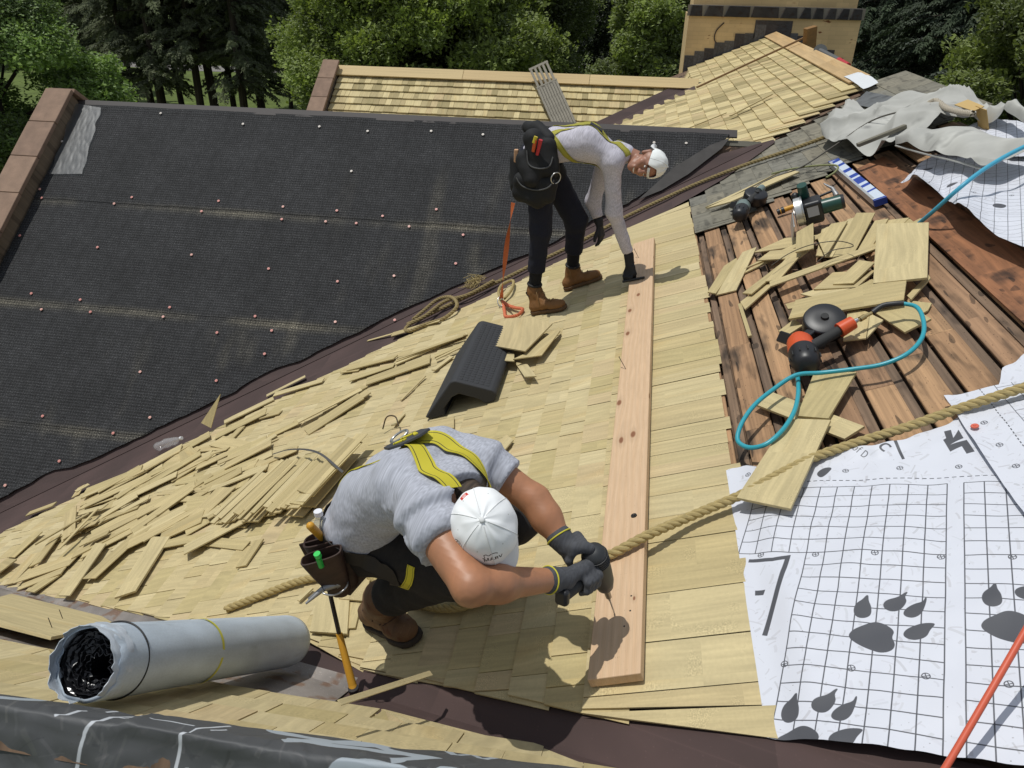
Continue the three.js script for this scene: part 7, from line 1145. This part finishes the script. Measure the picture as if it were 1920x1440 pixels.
  const hEnd = V(-0.087,0.386,-1.738), hTop = tip.clone().addScaledVector(ax, AL * 0.74), hA = hEnd.clone().sub(hTop).normalize();
  const dr = thing('impact_driver', 'black cordless impact driver pressed on the pine board by the crouching worker', 'driver'), dm = std({ color: lin(0.028, 0.030, 0.032), roughness: 0.5 });
  const lat = (pts, mat, name) => { const g = new THREE.LatheGeometry(pts.map(([a, b]) => new THREE.Vector2(a, b)), 26); g.applyQuaternion(new THREE.Quaternion().setFromUnitVectors(V(0, 1, 0), ax)); g.translate(tip.x, tip.y, tip.z); return mesh(name, g, mat, dr); };
  lat([[0.0005, 0], [0.003, 0.004], [0.0032, AL * 0.22], [0.0048, AL * 0.225], [0.0048, AL * 0.3]], steelM, 'bit'); lat([[0.005, AL * 0.27], [0.0105, AL * 0.28], [0.0115, AL * 0.40], [0.0135, AL * 0.44]], std({ color: lin(0.30, 0.27, 0.22), roughness: 0.35, metalness: 0.8 }), 'collet');
  const body = lat([[0.014, AL * 0.42], [0.028, AL * 0.45], [0.037, AL * 0.55], [0.041, AL * 0.70], [0.043, AL * 0.82], [0.043, AL * 0.93], [0.036, AL * 1.0], [0.012, AL * 1.03], [0, AL * 1.03]], dm, 'motor_housing');
  for (let k = 0; k < 5; k++) { const g = new THREE.TorusGeometry(0.0435, 0.002, 6, 30); g.applyQuaternion(new THREE.Quaternion().setFromUnitVectors(V(0, 0, 1), ax)); const c = tip.clone().addScaledVector(ax, AL * (0.84 + k * 0.025)); g.translate(c.x, c.y, c.z); mesh('vent_rib', g, blackM, body); }
  mesh('handle', limb(hTop, hEnd, 0.022, 0.020, 18), rubberM, dr); const bt = rbox(0.055, 0.03, 0.046, 0.013, 4); const bm = mesh('battery', bt, blackM, dr); bm.position.copy(hEnd).addScaledVector(hA, 0.012); bm.quaternion.setFromRotationMatrix(new THREE.Matrix4().makeBasis(ax.clone().addScaledVector(hA, -ax.dot(hA)).normalize().negate(), hA.clone().negate(), ax.clone().addScaledVector(hA, -ax.dot(hA)).normalize().negate().cross(hA.clone().negate())));
  // gloves: right hand round the handle, left hand over the back of the housing
  const gm = cloth([0.085, 0.088, 0.098], { roughness: 0.85 }), gG = hTop.clone().lerp(hEnd, 0.44), backR = J.rWr.clone().sub(gG).add(V(-0.1, 0.55, 0.25));
  const g1 = gripBones(J.rWr.clone().lerp(gG, 0.22), gG, hA.clone().negate(), backR, 0.022, { s: 1.12 }); g1.push(bone(J.rEl.clone().lerp(J.rWr, 0.90), J.rWr.clone().lerp(gG, 0.25), 0.042, 0.038));
  mesh('glove', netsAuto(g1, blend(g1, 0.011, (p, d) => d + 0.0012 * noise(p.x * 60, p.y * 60, p.z * 60)), 0.0045, 0.02), gm, t);
  const lG = V(-0.06,0.389,-1.929), g2 = gripBones(J.lWr.clone().lerp(lG, 0.12), lG, V(0.35, 0.25, 0.9), J.lWr.clone().sub(lG).add(V(0, 0.35, 0)), 0.030, { s: 1.08, curl: [0.0, 0.75, 1.45, 2.0] }); g2.push(bone(J.lEl.clone().lerp(J.lWr, 0.86), J.lWr.clone().lerp(lG, 0.15), 0.044, 0.038));
  mesh('glove', netsAuto(g2, blend(g2, 0.011, (p, d) => d + 0.0012 * noise(p.x * 60, p.y * 60, p.z * 60)), 0.0045, 0.02), gm, t);
  const cuffM = std({ color: lin(0.55, 0.50, 0.04), roughness: 0.8 }); for (const [a, b, k, r] of [[J.rEl, J.rWr, 0.895, 0.0425], [J.lEl, J.lWr, 0.855, 0.0445]]) { const g = new THREE.TorusGeometry(r, 0.0028, 6, 30), d = b.clone().sub(a).normalize(), c = a.clone().lerp(b, k); g.applyQuaternion(new THREE.Quaternion().setFromUnitVectors(V(0, 0, 1), d)); g.translate(c.x, c.y, c.z); mesh('cuff_edge', g, cuffM, t); }
  // cap with print
  const tex = canvasTex(1024, 1024, (x, w, h) => {
    x.fillStyle = '#eceded'; x.fillRect(0, 0, w, h); const P = (th, ph) => [w / 2 + Math.sin(th) * ph / 3.4 * w, h / 2 - Math.cos(th) * ph / 3.4 * h];
    const put = (th, ph, fn, sc = 1) => { x.save(); x.translate(...P(th, ph)); x.rotate(th + Math.PI); x.scale(sc, sc); fn(); x.restore(); };
    put(0, 1.0, () => { x.rotate(0); x.fillStyle = '#2b2725'; x.font = 'bold 58px sans-serif'; x.textAlign = 'center'; x.save(); x.scale(1.35, 0.8); x.fillText('MARV', 0, 62); x.restore(); x.strokeStyle = '#3a3634'; x.lineWidth = 7; x.beginPath(); x.moveTo(-110, 8); x.lineTo(-84, 8); x.lineTo(-84, -22); x.lineTo(-60, -22); x.quadraticCurveTo(-40, 6, -18, -14); x.quadraticCurveTo(30, -34, 60, -12); x.stroke(); });
    put(1.2, 1.12, () => { x.rotate(0.1); x.fillStyle = '#2b2725'; x.font = 'bold 46px serif'; x.textAlign = 'center'; x.fillText('FBS', 0, 18); x.lineWidth = 6; x.strokeStyle = '#2b2725'; x.beginPath(); x.arc(0, 40, 70, 3.6, 5.8); x.stroke(); x.fillRect(-58, 26, 116, 6); });
    put(2.75, 1.0, () => { x.rotate(-0.1); x.fillStyle = '#c5352a'; x.fillRect(-46, -26, 92, 52); x.fillStyle = '#f3e8e4'; x.font = 'bold 30px sans-serif'; x.textAlign = 'center'; x.fillText('MR', 0, 2); x.fillRect(-26, 10, 52, 6); });
    x.fillStyle = '#c9c9c6'; for (let k = 0; k < 6; k++) { const p = P(k * 1.047 + 0.52, 0.85); x.beginPath(); x.arc(p[0], p[1], 7, 0, 7); x.fill(); }
  });
  capHat(t, J.head.clone().addScaledVector(up, -0.008), up, fw, 1.02, tex, { brim: 0.7 });
  // harness
  const web = std({ map: strapTex('#c9bd2e', '#3b3a1c'), roughness: 0.75 });
  const plate = snap(fsh, V(-0.662,0.719,-2.021), 0.012), pn = grad(fsh, plate, 0.05);
  ribbon([plate.clone(), V(-0.579,0.711,-1.891), V(-0.529,0.689,-1.817), V(-0.496,0.661,-1.772)], 0.06, f0, 0.013, 'harness_strap', web, t);
  ribbon([plate.clone(), V(-0.56,0.72,-2.038), V(-0.472,0.706,-1.985), V(-0.412,0.675,-1.92), V(-0.395,0.64,-1.879)], 0.058, f0, 0.013, 'harness_strap', web, t);
  ribbon([plate.clone(), V(-0.817,0.636,-2.066), V(-0.901,0.519,-2.081), V(-0.968,0.4,-2.085)], 0.045, fsh, 0.004, 'harness_strap', web, t);
  const po = V(-0.12, -0.05, 0.9); const ex = V(-0.585,0.763,-2).sub(V(-0.75,0.69,-2.049)); ex.addScaledVector(pn, -ex.dot(pn)).normalize(); const ey = pn.clone().cross(ex);
  const pg = new THREE.ExtrudeGeometry(new THREE.Shape([[-0.085, -0.025], [-0.04, -0.055], [0.02, -0.06], [0.075, -0.02], [0.08, 0.03], [0.02, 0.06], [-0.05, 0.05]].map(q => new THREE.Vector2(...q))), { depth: 0.006, bevelEnabled: true, bevelSize: 0.003, bevelThickness: 0.002, bevelSegments: 2 });
  const pm = placeIn(t, 'back_plate', pg, std({ color: lin(0.05, 0.052, 0.058), roughness: 0.6 }), plate.clone().addScaledVector(pn, 0.006), new THREE.Quaternion().setFromRotationMatrix(new THREE.Matrix4().makeBasis(ex, ey, pn)));
  for (const [x, y, w, r] of [[0.0, 0.012, 0.06, 0.35], [0.045, 0.0, 0.03, -0.7], [0.0, -0.035, 0.05, 0.2]]) { const m = mesh('web_loop', rbox(w, 0.016, 0.006, 0.002, 1), web, pm); m.position.set(x, y, 0.010); m.rotation.z = r; }
  const ring = mesh('d_ring', new THREE.TorusGeometry(0.028, 0.0045, 8, 28).scale(1.25, 0.85, 1), steelM, pm); ring.position.set(-0.05, 0.025, 0.016); ring.rotation.set(0.35, 0, 0.3);
  ribbon([V(-0.622,0.278,-1.897), V(-0.632,0.238,-1.873), V(-0.655,0.185,-1.863), V(-0.684,0.136,-1.877)], 0.03, ftr, 0.004, 'leg_strap', web, t, { n: 20 });
  // belt and leather pouch
  const beltM = std({ color: lin(0.018, 0.015, 0.013), roughness: 0.7, side: THREE.DoubleSide }), bq = new THREE.Quaternion().setFromUnitVectors(V(0, 1, 0), axP), bc = J.pel.clone().addScaledVector(axP, -0.005), bp = []; for (let k = 0; k <= 40; k++) { const a = k / 40 * 6.2832; bp.push(V(Math.cos(a) * 0.2, 0, Math.sin(a) * 0.22).applyQuaternion(bq).add(bc)); } ribbon(bp, 0.06, (p) => Math.min(fsh(p), ftr(p)), 0.006, 'tool_belt', beltM, t, { n: 80 });
  const lm = std({ color: lin(0.060, 0.026, 0.016), map: leadTex, roughness: 0.6, side: THREE.DoubleSide }), pq = new THREE.Quaternion().setFromEuler(new THREE.Euler(-0.15, 0.25, 0.30));
  const p1 = placeIn(t, 'leather_pouch', bag(0.17, 0.10, 0.24, 0.007, 0.5), lm, V(-0.953,0.322,-1.94), pq), p2 = placeIn(t, 'leather_pouch', bag(0.15, 0.07, 0.20, 0.006, 0.4), lm, V(-0.936,0.319,-1.848), pq.clone().multiply(new THREE.Quaternion().setFromEuler(new THREE.Euler(0.1, 0, 0.05))));
  mesh('pouch_back', slab([[-0.10, 0], [0.10, 0], [0.085, 0.2], [0.0, 0.26], [-0.085, 0.2]], 0.008), lm, p1).rotation.set(Math.PI / 2, 0, 0);
  const cl = placeIn(t, 'belt_clip', rbox(0.03, 0.07, 0.012, 0.004, 2), steelM, V(-0.873,0.384,-1.918), new THREE.Quaternion().setFromEuler(new THREE.Euler(0.2, 0.3, -0.15)));
  const kn = thing('utility_knife', 'yellow handled tool in the crouching worker\'s leather pouch', 'tool'); mesh('handle', merge([limb(V(-0.967,0.317,-1.935), V(-0.974,0.418,-1.875), 0.0135, 0.0145, 14), new THREE.SphereGeometry(0.0145, 12, 8).translate(-0.974,0.418,-1.875)]), yellowM, kn);
  const cp = thing('green_capsule', 'small green plastic tube clipped to the leather pouch', 'tube'); mesh('tube', limb(V(-0.924,0.298,-1.815), V(-0.926,0.344,-1.806), 0.010, 0.010, 14), std({ color: lin(0.02, 0.42, 0.06), roughness: 0.35 }), cp); mesh('cap', limb(V(-0.926,0.347,-1.808), V(-0.929,0.363,-1.805), 0.012, 0.012, 14), std({ color: lin(0.04, 0.55, 0.10), roughness: 0.35 }), cp);
  const bo = thing('water_bottle', 'clear water bottle standing in the crouching worker\'s pouch', 'bottle'), bA = V(-0.972,0.257,-1.97), bB = V(-0.986,0.387,-1.971), bd = bB.clone().sub(bA), bl = bd.length(); const bg = new THREE.LatheGeometry([[0.001, -0.08], [0.032, -0.078], [0.033, bl * 0.55], [0.030, bl * 0.72], [0.014, bl * 0.92], [0.013, bl]].map(([a, b]) => new THREE.Vector2(a, b)), 24); bg.applyQuaternion(new THREE.Quaternion().setFromUnitVectors(V(0, 1, 0), bd.normalize())); bg.translate(bA.x, bA.y, bA.z); mesh('bottle', bg, new THREE.MeshPhysicalMaterial({ color: lin(0.85, 0.88, 0.9), roughness: 0.08, transmission: 0.8, thickness: 0, side: THREE.DoubleSide }), bo); mesh('cap', limb(bB, bB.clone().addScaledVector(bd, 0.018), 0.0155, 0.0155, 16), std({ color: lin(0.75, 0.75, 0.78), roughness: 0.4 }), bo);
  // hammer hanging from the belt ring
  const hr = thing('belt_ring', 'steel hammer ring hanging from the leather pouch', 'ring'); mesh('loop', tube([V(-0.873,0.203,-1.886), V(-0.849,0.202,-1.842), V(-0.862,0.193,-1.813), V(-0.887,0.197,-1.788), V(-0.917,0.203,-1.787), V(-0.921,0.187,-1.823), V(-0.891,0.162,-1.86)], 0.0035, 6, 40), steelM, hr);
  hammer('yellow handled hammer hanging from the crouching worker\'s belt ring', V(-0.861,-0.322,-1.813), V(-0.942,-0.136,-1.917), V(-0.915,0.194,-1.828), yellowM, 0.95);
}
// ---------------------------------------------------------------- ground, road, trees
const GY = -7.6;
const grassTex = dataTex(512, 512, (i, j, x, y) => { const v = 200 + fbm(x * 8, y * 8, 4) * 60 + noise(x * 120, y * 120) * 30; return [v, v, v * 0.92]; });
grassTex.repeat.set(60, 60);
{
  const g = new THREE.PlaneGeometry(700, 700, 60, 60); g.rotateX(-Math.PI / 2); g.translate(0, 0, -150);
  const m = mesh('ground', g, std({ color: lin(0.17, 0.235, 0.06), map: grassTex, roughness: 1 }), scene); m.position.y = GY; tag(m, 'mown green lawn spreading under the trees behind the house', null, null, 'structure');
  const roadPts = [[-120, -100], [-80, -93], [-66, -86], [-57, -82], [-44, -80], [-30, -84], [-5, -96], [30, -110]], P = [];
  const c = new THREE.CatmullRomCurve3(roadPts.map(([x, z]) => V(x, GY + 0.02, z)));
  const pr = []; for (let k = 0; k <= 60; k++) { const p = c.getPoint(k / 60), t = c.getTangent(k / 60), n = V(-t.z, 0, t.x).normalize(); pr.push([p.clone().addScaledVector(n, 2.4), p.clone().addScaledVector(n, -2.4)]); }
  const rd = strip('road', pr, std({ color: lin(0.30, 0.29, 0.28), map: copeTex, roughness: 0.95 }), scene); tag(rd, 'pale road curving through the lawn behind the trees', null, null, 'structure');
}
const barkTex = dataTex(128, 256, (i, j, x, y) => { const v = 190 + fbm(x * 16, y * 5, 4) * 120; return [v, v, v]; });
const barkMat = std({ color: lin(0.075, 0.056, 0.042), map: barkTex, roughness: 1 });
const leafMat = (c, t) => new THREE.MeshPhysicalMaterial({ color: lin(...c), roughness: 0.75, side: THREE.DoubleSide, transmission: 0, vertexColors: false });
function spray(seed, n, R, leaf, flat, aspect = 0.55) { // a twig of leaf blades
  const r = rng(seed), P = [], I = [];
  for (let k = 0; k < n; k++) {
    const d = V(rr(-1, 1, r), rr(-1, 1, r) * flat, rr(-1, 1, r)); if (d.length() > 1) d.multiplyScalar(0.8 / d.length()); d.multiplyScalar(R);
    const e = new THREE.Euler(rr(-0.9, 0.9, r), rr(0, 6.28, r), rr(-0.9, 0.9, r)), L = leaf * rr(0.7, 1.25, r), W = L * aspect, b = P.length / 3;
    for (const [x, y, z] of [[0, 0, 0], [L * 0.5, 0.06 * L, W * 0.5], [L, -0.05 * L, 0], [L * 0.5, 0.06 * L, -W * 0.5]]) { const v = V(x - L / 2, y, z).applyEuler(e).add(d); P.push(v.x, v.y, v.z); }
    I.push(b, b + 1, b + 2, b, b + 2, b + 3);
  }
  const g = new THREE.BufferGeometry(); g.setAttribute('position', new THREE.Float32BufferAttribute(P, 3)); g.setIndex(I); g.computeVertexNormals(); return g;
}
const broadSpray = [spray(1, 46, 0.55, 0.20, 0.55), spray(2, 46, 0.55, 0.17, 0.6)];
function needleSpray(seed) { // flat drooping fan of needles
  const r = rng(seed), P = [], I = [];
  for (let k = 0; k < 70; k++) { const t = r(), side = r() < 0.5 ? -1 : 1, L = rr(0.10, 0.24, r) * (1.1 - t * 0.7), x = t * 1.0, b = P.length / 3, an = rr(0.5, 1.2, r) * side, dy = -0.25 * t * t + rr(-0.05, 0.05, r); const dx = Math.cos(an) * L, dz = Math.sin(an) * L * 1.4, w = 0.028; P.push(x, dy, 0, x + dx * 0.5 - w * Math.sin(an), dy + rr(-0.03, 0.05, r), dz * 0.5 + w, x + dx, dy - 0.05, dz, x + dx * 0.5 + w * Math.sin(an), dy, dz * 0.5 - w); I.push(b, b + 1, b + 2, b, b + 2, b + 3); }
  const g = new THREE.BufferGeometry(); g.setAttribute('position', new THREE.Float32BufferAttribute(P, 3)); g.setIndex(I); g.computeVertexNormals(); return g;
}
const needles = [needleSpray(5), needleSpray(6)];
const M4 = new THREE.Matrix4();
function crown(parent, geo, mat, mats) {
  const im = new THREE.InstancedMesh(geo, mat, mats.length); im.name = 'crown'; im.userData.kind = 'stuff';
  mats.forEach((q, k) => { im.setMatrixAt(k, q.m); im.setColorAt(k, q.c); }); parent.add(im); return im;
}
function trunkGeo(pts, rads) {
  const out = []; for (let k = 0; k < pts.length - 1; k++) out.push(limb(pts[k], pts[k + 1], rads[k], rads[k + 1], 9)); return merge(out);
}
// broadleaf: lobes of foliage round limbs
function broadTree(name, label, x, z, h, cr, o) {
  const r = rng(o.seed), t = thing(name, label, 'tree', o.group); t.position.set(x, GY, z);
  const base = o.base ?? h * 0.3, lean = V(rr(-0.06, 0.06, r) * h, h * 0.55, rr(-0.05, 0.05, r) * h);
  const limbs = [trunkGeo([V(0, -0.1, 0), lean.clone().multiplyScalar(0.5), lean, lean.clone().add(V(rr(-.5, .5, r), h * 0.3, rr(-.5, .5, r)))], [o.r, o.r * 0.8, o.r * 0.6, o.r * 0.25])];
  const mats = [], lobes = [], n = o.lobes || 26;
  for (let k = 0; k < n; k++) {
    const a = k * 2.399 + rr(-.3, .3, r), y = lerp(base, h * 0.95, (k + 0.5) / n + rr(-.05, .05, r)), q = Math.sin(Math.PI * clamp((y - base * 0.75) / (h - base * 0.75), 0.06, 0.97)), rad = cr * Math.pow(q, 0.6) * rr(0.5, 1, r);
    const c = V(Math.cos(a) * rad, y, Math.sin(a) * rad); lobes.push([c, cr * rr(0.22, 0.42, r)]);
    const st = lean.clone().multiplyScalar(clamp(y / (h * 0.6) - 0.25, 0.25, 1)); limbs.push(limb(st, c, o.r * 0.28, o.r * 0.06, 5));
  }
  mesh('trunk', merge(limbs), barkMat, t);
  const per = o.per || 60, col = new THREE.Color();
  for (const [c, R] of lobes) { const tint = rr(0.7, 1.25, r); for (let k = 0; k < per; k++) {
    const d = V(rr(-1, 1, r), rr(-1, 1, r), rr(-1, 1, r)).normalize().multiplyScalar(R * Math.pow(r(), 0.42)); d.y *= 0.62;
    const p = c.clone().add(d), s = rr(0.7, 1.3, r) * (o.leaf || 1);
    const m = new THREE.Matrix4().compose(p, new THREE.Quaternion().setFromEuler(new THREE.Euler(rr(-.5, .5, r), rr(0, 6.28, r), rr(-.5, .5, r))), V(s, s, s));
    const v = tint * rr(0.75, 1.25, r); mats.push({ m, c: new THREE.Color(o.col[0] * v, o.col[1] * v, o.col[2] * v * rr(0.8, 1.1, r)) });
  } }
  crown(t, pick(broadSpray, r), o.mat || broadMat, mats); return t;
}
const broadMat = new THREE.MeshPhysicalMaterial({ color: 0xffffff, roughness: 0.95, transmission: 0.45, thickness: 0, side: THREE.DoubleSide });
const needleMat = new THREE.MeshPhysicalMaterial({ color: 0xffffff, roughness: 0.95, transmission: 0.25, thickness: 0, side: THREE.DoubleSide });
function conifer(name, label, x, z, h, cr, o) {
  const r = rng(o.seed), t = thing(name, label, 'tree', o.group); t.position.set(x, GY, z);
  mesh('trunk', trunkGeo([V(0, -0.1, 0), V(rr(-.2, .2, r), h * 0.35, 0), V(rr(-.3, .3, r), h * 0.7, 0), V(0, h, 0)], [o.r, o.r * 0.8, o.r * 0.5, 0.03]), barkMat, t);
  const mats = [], base = o.base ?? h * 0.25, n = Math.round((h - base) * (o.dens || 9)), br = [];
  for (let k = 0; k < n; k++) {
    const f = Math.pow(r(), 0.8), y = lerp(base, h * 0.98, f), a = rr(0, 6.283, r), L = cr * Math.pow(1 - (y - base) / (h - base) * 0.9, 0.75) * rr(0.55, 1.1, r) * (y < base + 1.2 ? 0.7 : 1);
    const dr = rr(0.05, 0.3, r); if (r() < 0.35) br.push(limb(V(0, y, 0), V(Math.cos(a) * L, y - dr * L * 0.5, Math.sin(a) * L), 0.035, 0.01, 4));
    const m2 = Math.max(3, Math.round(L * 5));
    for (let j = 0; j < m2; j++) {
      const q = (j + rr(0.2, 1, r)) / m2, p = V(Math.cos(a) * L * q, y - dr * L * q * q + rr(-.12, .12, r), Math.sin(a) * L * q), s = rr(0.6, 1.15, r) * (o.leaf || 1);
      p.x += rr(-.3, .3, r) * q; p.z += rr(-.3, .3, r) * q;
      const m = new THREE.Matrix4().compose(p, new THREE.Quaternion().setFromEuler(new THREE.Euler(rr(-.4, .4, r), -a + rr(-.9, .9, r), rr(-.5, .1, r), 'YXZ')), V(s, s, s)), v = rr(0.65, 1.3, r);
      mats.push({ m, c: new THREE.Color(o.col[0] * v, o.col[1] * v, o.col[2] * v) });
    }
  }
  if (br.length) mesh('branches', merge(br), barkMat, t);
  crown(t, pick(needles, r), needleMat, mats); return t;
}
{
  const pineG = 'dark conifers in the grove behind the black gable';
  const pines = [[-30.244,-5.269,-44], [-31.206,-5.89,-47], [-27.928,-5.186,-43], [-28.476,-5.797,-46], [-24.933,-5.067,-42], [-24.509,-5.195,-43], [-25.494,-5.982,-47], [-21.728,-4.93,-41], [-24.149,-5.911,-48]];
  pines.forEach(([x, , z], k) => conifer('conifer', ['first', 'second', 'third', 'fourth', 'fifth', 'sixth', 'seventh', 'eighth', 'ninth'][k] + ' bare-trunked conifer from the left in the dark grove behind the black gable', x, z, 17 + (k * 37 % 5), 2.7 + (k % 3) * 0.4, { seed: 100 + k, r: 0.2 + 0.04 * (k % 3), base: [3.4, 3.9, 3.2, 4.4, 4.9, 4.8, 4.4, 3.4, 2.6][k], dens: 9, leaf: 1.0, col: [0.12, 0.14, 0.065], group: pineG }));
  const c1 = [-36.036,-4.954,-50]; conifer('conifer', 'low-branched conifer at the left end of the dark grove', c1[0], -50, 18, 3.4, { seed: 121, r: 0.25, base: 2.4, dens: 11, leaf: 1.1, col: [0.12, 0.14, 0.065] });
  // broadleaf trees that stand out
  const lt = [-22.077,-1.057,-25]; broadTree('broadleaf_tree', 'bright green tree beside the brown coping at the left edge', lt[0] - 0.6, -25, 10.8, 3.6, { seed: 201, r: 0.28, base: 1.6, lobes: 46, per: 95, leaf: 0.85, col: [0.19, 0.29, 0.06] });
  const bt = [[-12.22,-0.894,-36], [-8.468,-0.639,-34], [-6.714,-1.026,-40]];
  const bl = ['leafy green tree behind the left end of the golden gable', 'broad leafy green tree behind the middle of the golden gable', 'darker leafy tree behind the slotted grey plank'];
  bt.forEach(([x, , z], k) => broadTree('broadleaf_tree', bl[k], x, z, 11.2 + k * 0.6, [4.2, 4.6, 4.2][k], { seed: 210 + k, r: 0.3, base: 2.5, lobes: 54, per: 90, leaf: 0.95, col: [[0.22, 0.29, 0.045], [0.22, 0.285, 0.045], [0.12, 0.16, 0.03]][k] }));
  const b2 = [0.644,-0.108,-33]; broadTree('broadleaf_tree', 'small bright leafy tree left of the yellow chimney', b2[0], -33, 10.2, 2.3, { seed: 220, r: 0.2, base: 4, lobes: 26, per: 80, leaf: 0.9, col: [0.20, 0.26, 0.045] });
  const sp = [[10.129,-0.286,-34], [10.79,-0.454,-30]];
  conifer('spruce_tree', 'dark drooping spruce right of the yellow chimney', sp[0][0], -34, 17, 4.4, { seed: 230, r: 0.3, base: 1.2, dens: 16, leaf: 1.15, col: [0.05, 0.075, 0.035] });
  conifer('spruce_tree', 'dark spruce behind the grey canvas tarp', sp[1][0], -30, 15, 3.8, { seed: 231, r: 0.28, base: 0.8, dens: 15, leaf: 1.1, col: [0.05, 0.075, 0.035] });
  const b3 = [9.51,0.564,-23]; broadTree('broadleaf_tree', 'bright leafy tree at the right edge behind the ridge', b3[0] + 0.9, -23, 10.8, 2.6, { seed: 240, r: 0.25, base: 2.6, lobes: 36, per: 80, leaf: 0.7, col: [0.18, 0.23, 0.045] });
  // thin trunked trees left of the golden gable and tall trunks at the left
  [[-26.716,-4.403,-58], [-29.177,-4.835,-66], [-22.03,-2.992,-56], [-29.621,-4.483,-72]].forEach(([x, , z], k) => broadTree('broadleaf_tree', ['first', 'second', 'fourth', 'third'][k] + ' thin-trunked tree from the left between dark grove and golden gable', x, z, 15 + k, 3.4, { seed: 250 + k, r: 0.17, base: 5.6, lobes: 26, per: 55, leaf: 1.0, col: [0.08, 0.125, 0.03], group: 'thin-trunked trees left of the golden gable' }));
  [[-47.503,-3.824,-62], [-41.743,-3.217,-56], [-51.996,-3.381,-66]].forEach(([x, , z], k) => conifer('tall_conifer', ['middle', 'right', 'left'][k] + ' one of three tall dark conifers by the pale road', x, z, 22, 3.4, { seed: 260 + k, r: 0.42, base: 6.0, dens: 10, leaf: 1.3, col: [0.022, 0.033, 0.014], group: 'tall conifers by the road' }));
  // wood behind everything
  const r = rng(9), wood = thing('distant_wood', 'dark wood closing the view behind the lawn', 'wood'); wood.userData.kind = 'stuff';
  const mats = [], trunks = [];
  for (let k = 0; k < 90; k++) {
    const a = rr(-1.15, 0.95, r), D = rr(78, 140, r), x = Math.sin(a) * D, z = -Math.cos(a) * D, h = rr(14, 22, r), cr = rr(3.5, 6, r), tint = rr(0.55, 1.2, r);
    if (a < -0.35 && D < 100) continue;
    trunks.push(limb(V(x, GY, z), V(x, GY + h * 0.7, z), 0.35, 0.12, 6));
    for (let j = 0; j < 260; j++) { const y = rr(0.14, 1, r), q = Math.sin(Math.PI * clamp(y, 0.1, 0.95)), an = rr(0, 6.283, r), rad = cr * Math.sqrt(r()) * Math.pow(q, 0.6), s = rr(1.8, 3.2, r); const v = tint * rr(0.7, 1.2, r); mats.push({ m: new THREE.Matrix4().compose(V(x + Math.cos(an) * rad, GY + y * h, z + Math.sin(an) * rad), new THREE.Quaternion().setFromEuler(new THREE.Euler(rr(-.5, .5, r), an, rr(-.5, .5, r))), V(s, s, s)), c: new THREE.Color(0.062 * v, 0.094 * v, 0.025 * v) }); }
  }
  // nearer shaded wood behind the ridge between the gable and the right edge
  for (let k = 0; k < 26; k++) {
    const x = lerp(-14, 48, k / 25) + rr(-1, 1, r), z = rr(-62, -46, r), h = rr(13, 18, r), cr = rr(3, 4.6, r), tint = rr(0.45, 0.9, r);
    trunks.push(limb(V(x, GY, z), V(x, GY + h * 0.7, z), 0.3, 0.1, 6));
    for (let j = 0; j < 420; j++) { const y = rr(0.08, 1, r), q = Math.sin(Math.PI * clamp(y, 0.12, 0.95)), an = rr(0, 6.283, r), rad = cr * Math.sqrt(r()) * Math.pow(q, 0.5), s = rr(0.9, 1.7, r); const v = tint * rr(0.7, 1.2, r); mats.push({ m: new THREE.Matrix4().compose(V(x + Math.cos(an) * rad, GY + y * h, z + Math.sin(an) * rad), new THREE.Quaternion().setFromEuler(new THREE.Euler(rr(-.5, .5, r), an, rr(-.5, .5, r))), V(s, s, s)), c: new THREE.Color(0.05 * v, 0.078 * v, 0.02 * v) }); }
  }
  mesh('trunks', merge(trunks), barkMat, wood).userData.kind = 'stuff';
  crown(wood, broadSpray[0], broadMat, mats);
}

scene.traverse(o => { if (o.isMesh && o.name !== 'sky') { o.castShadow = true; o.receiveShadow = true; } });
renderer.render(scene, camera);
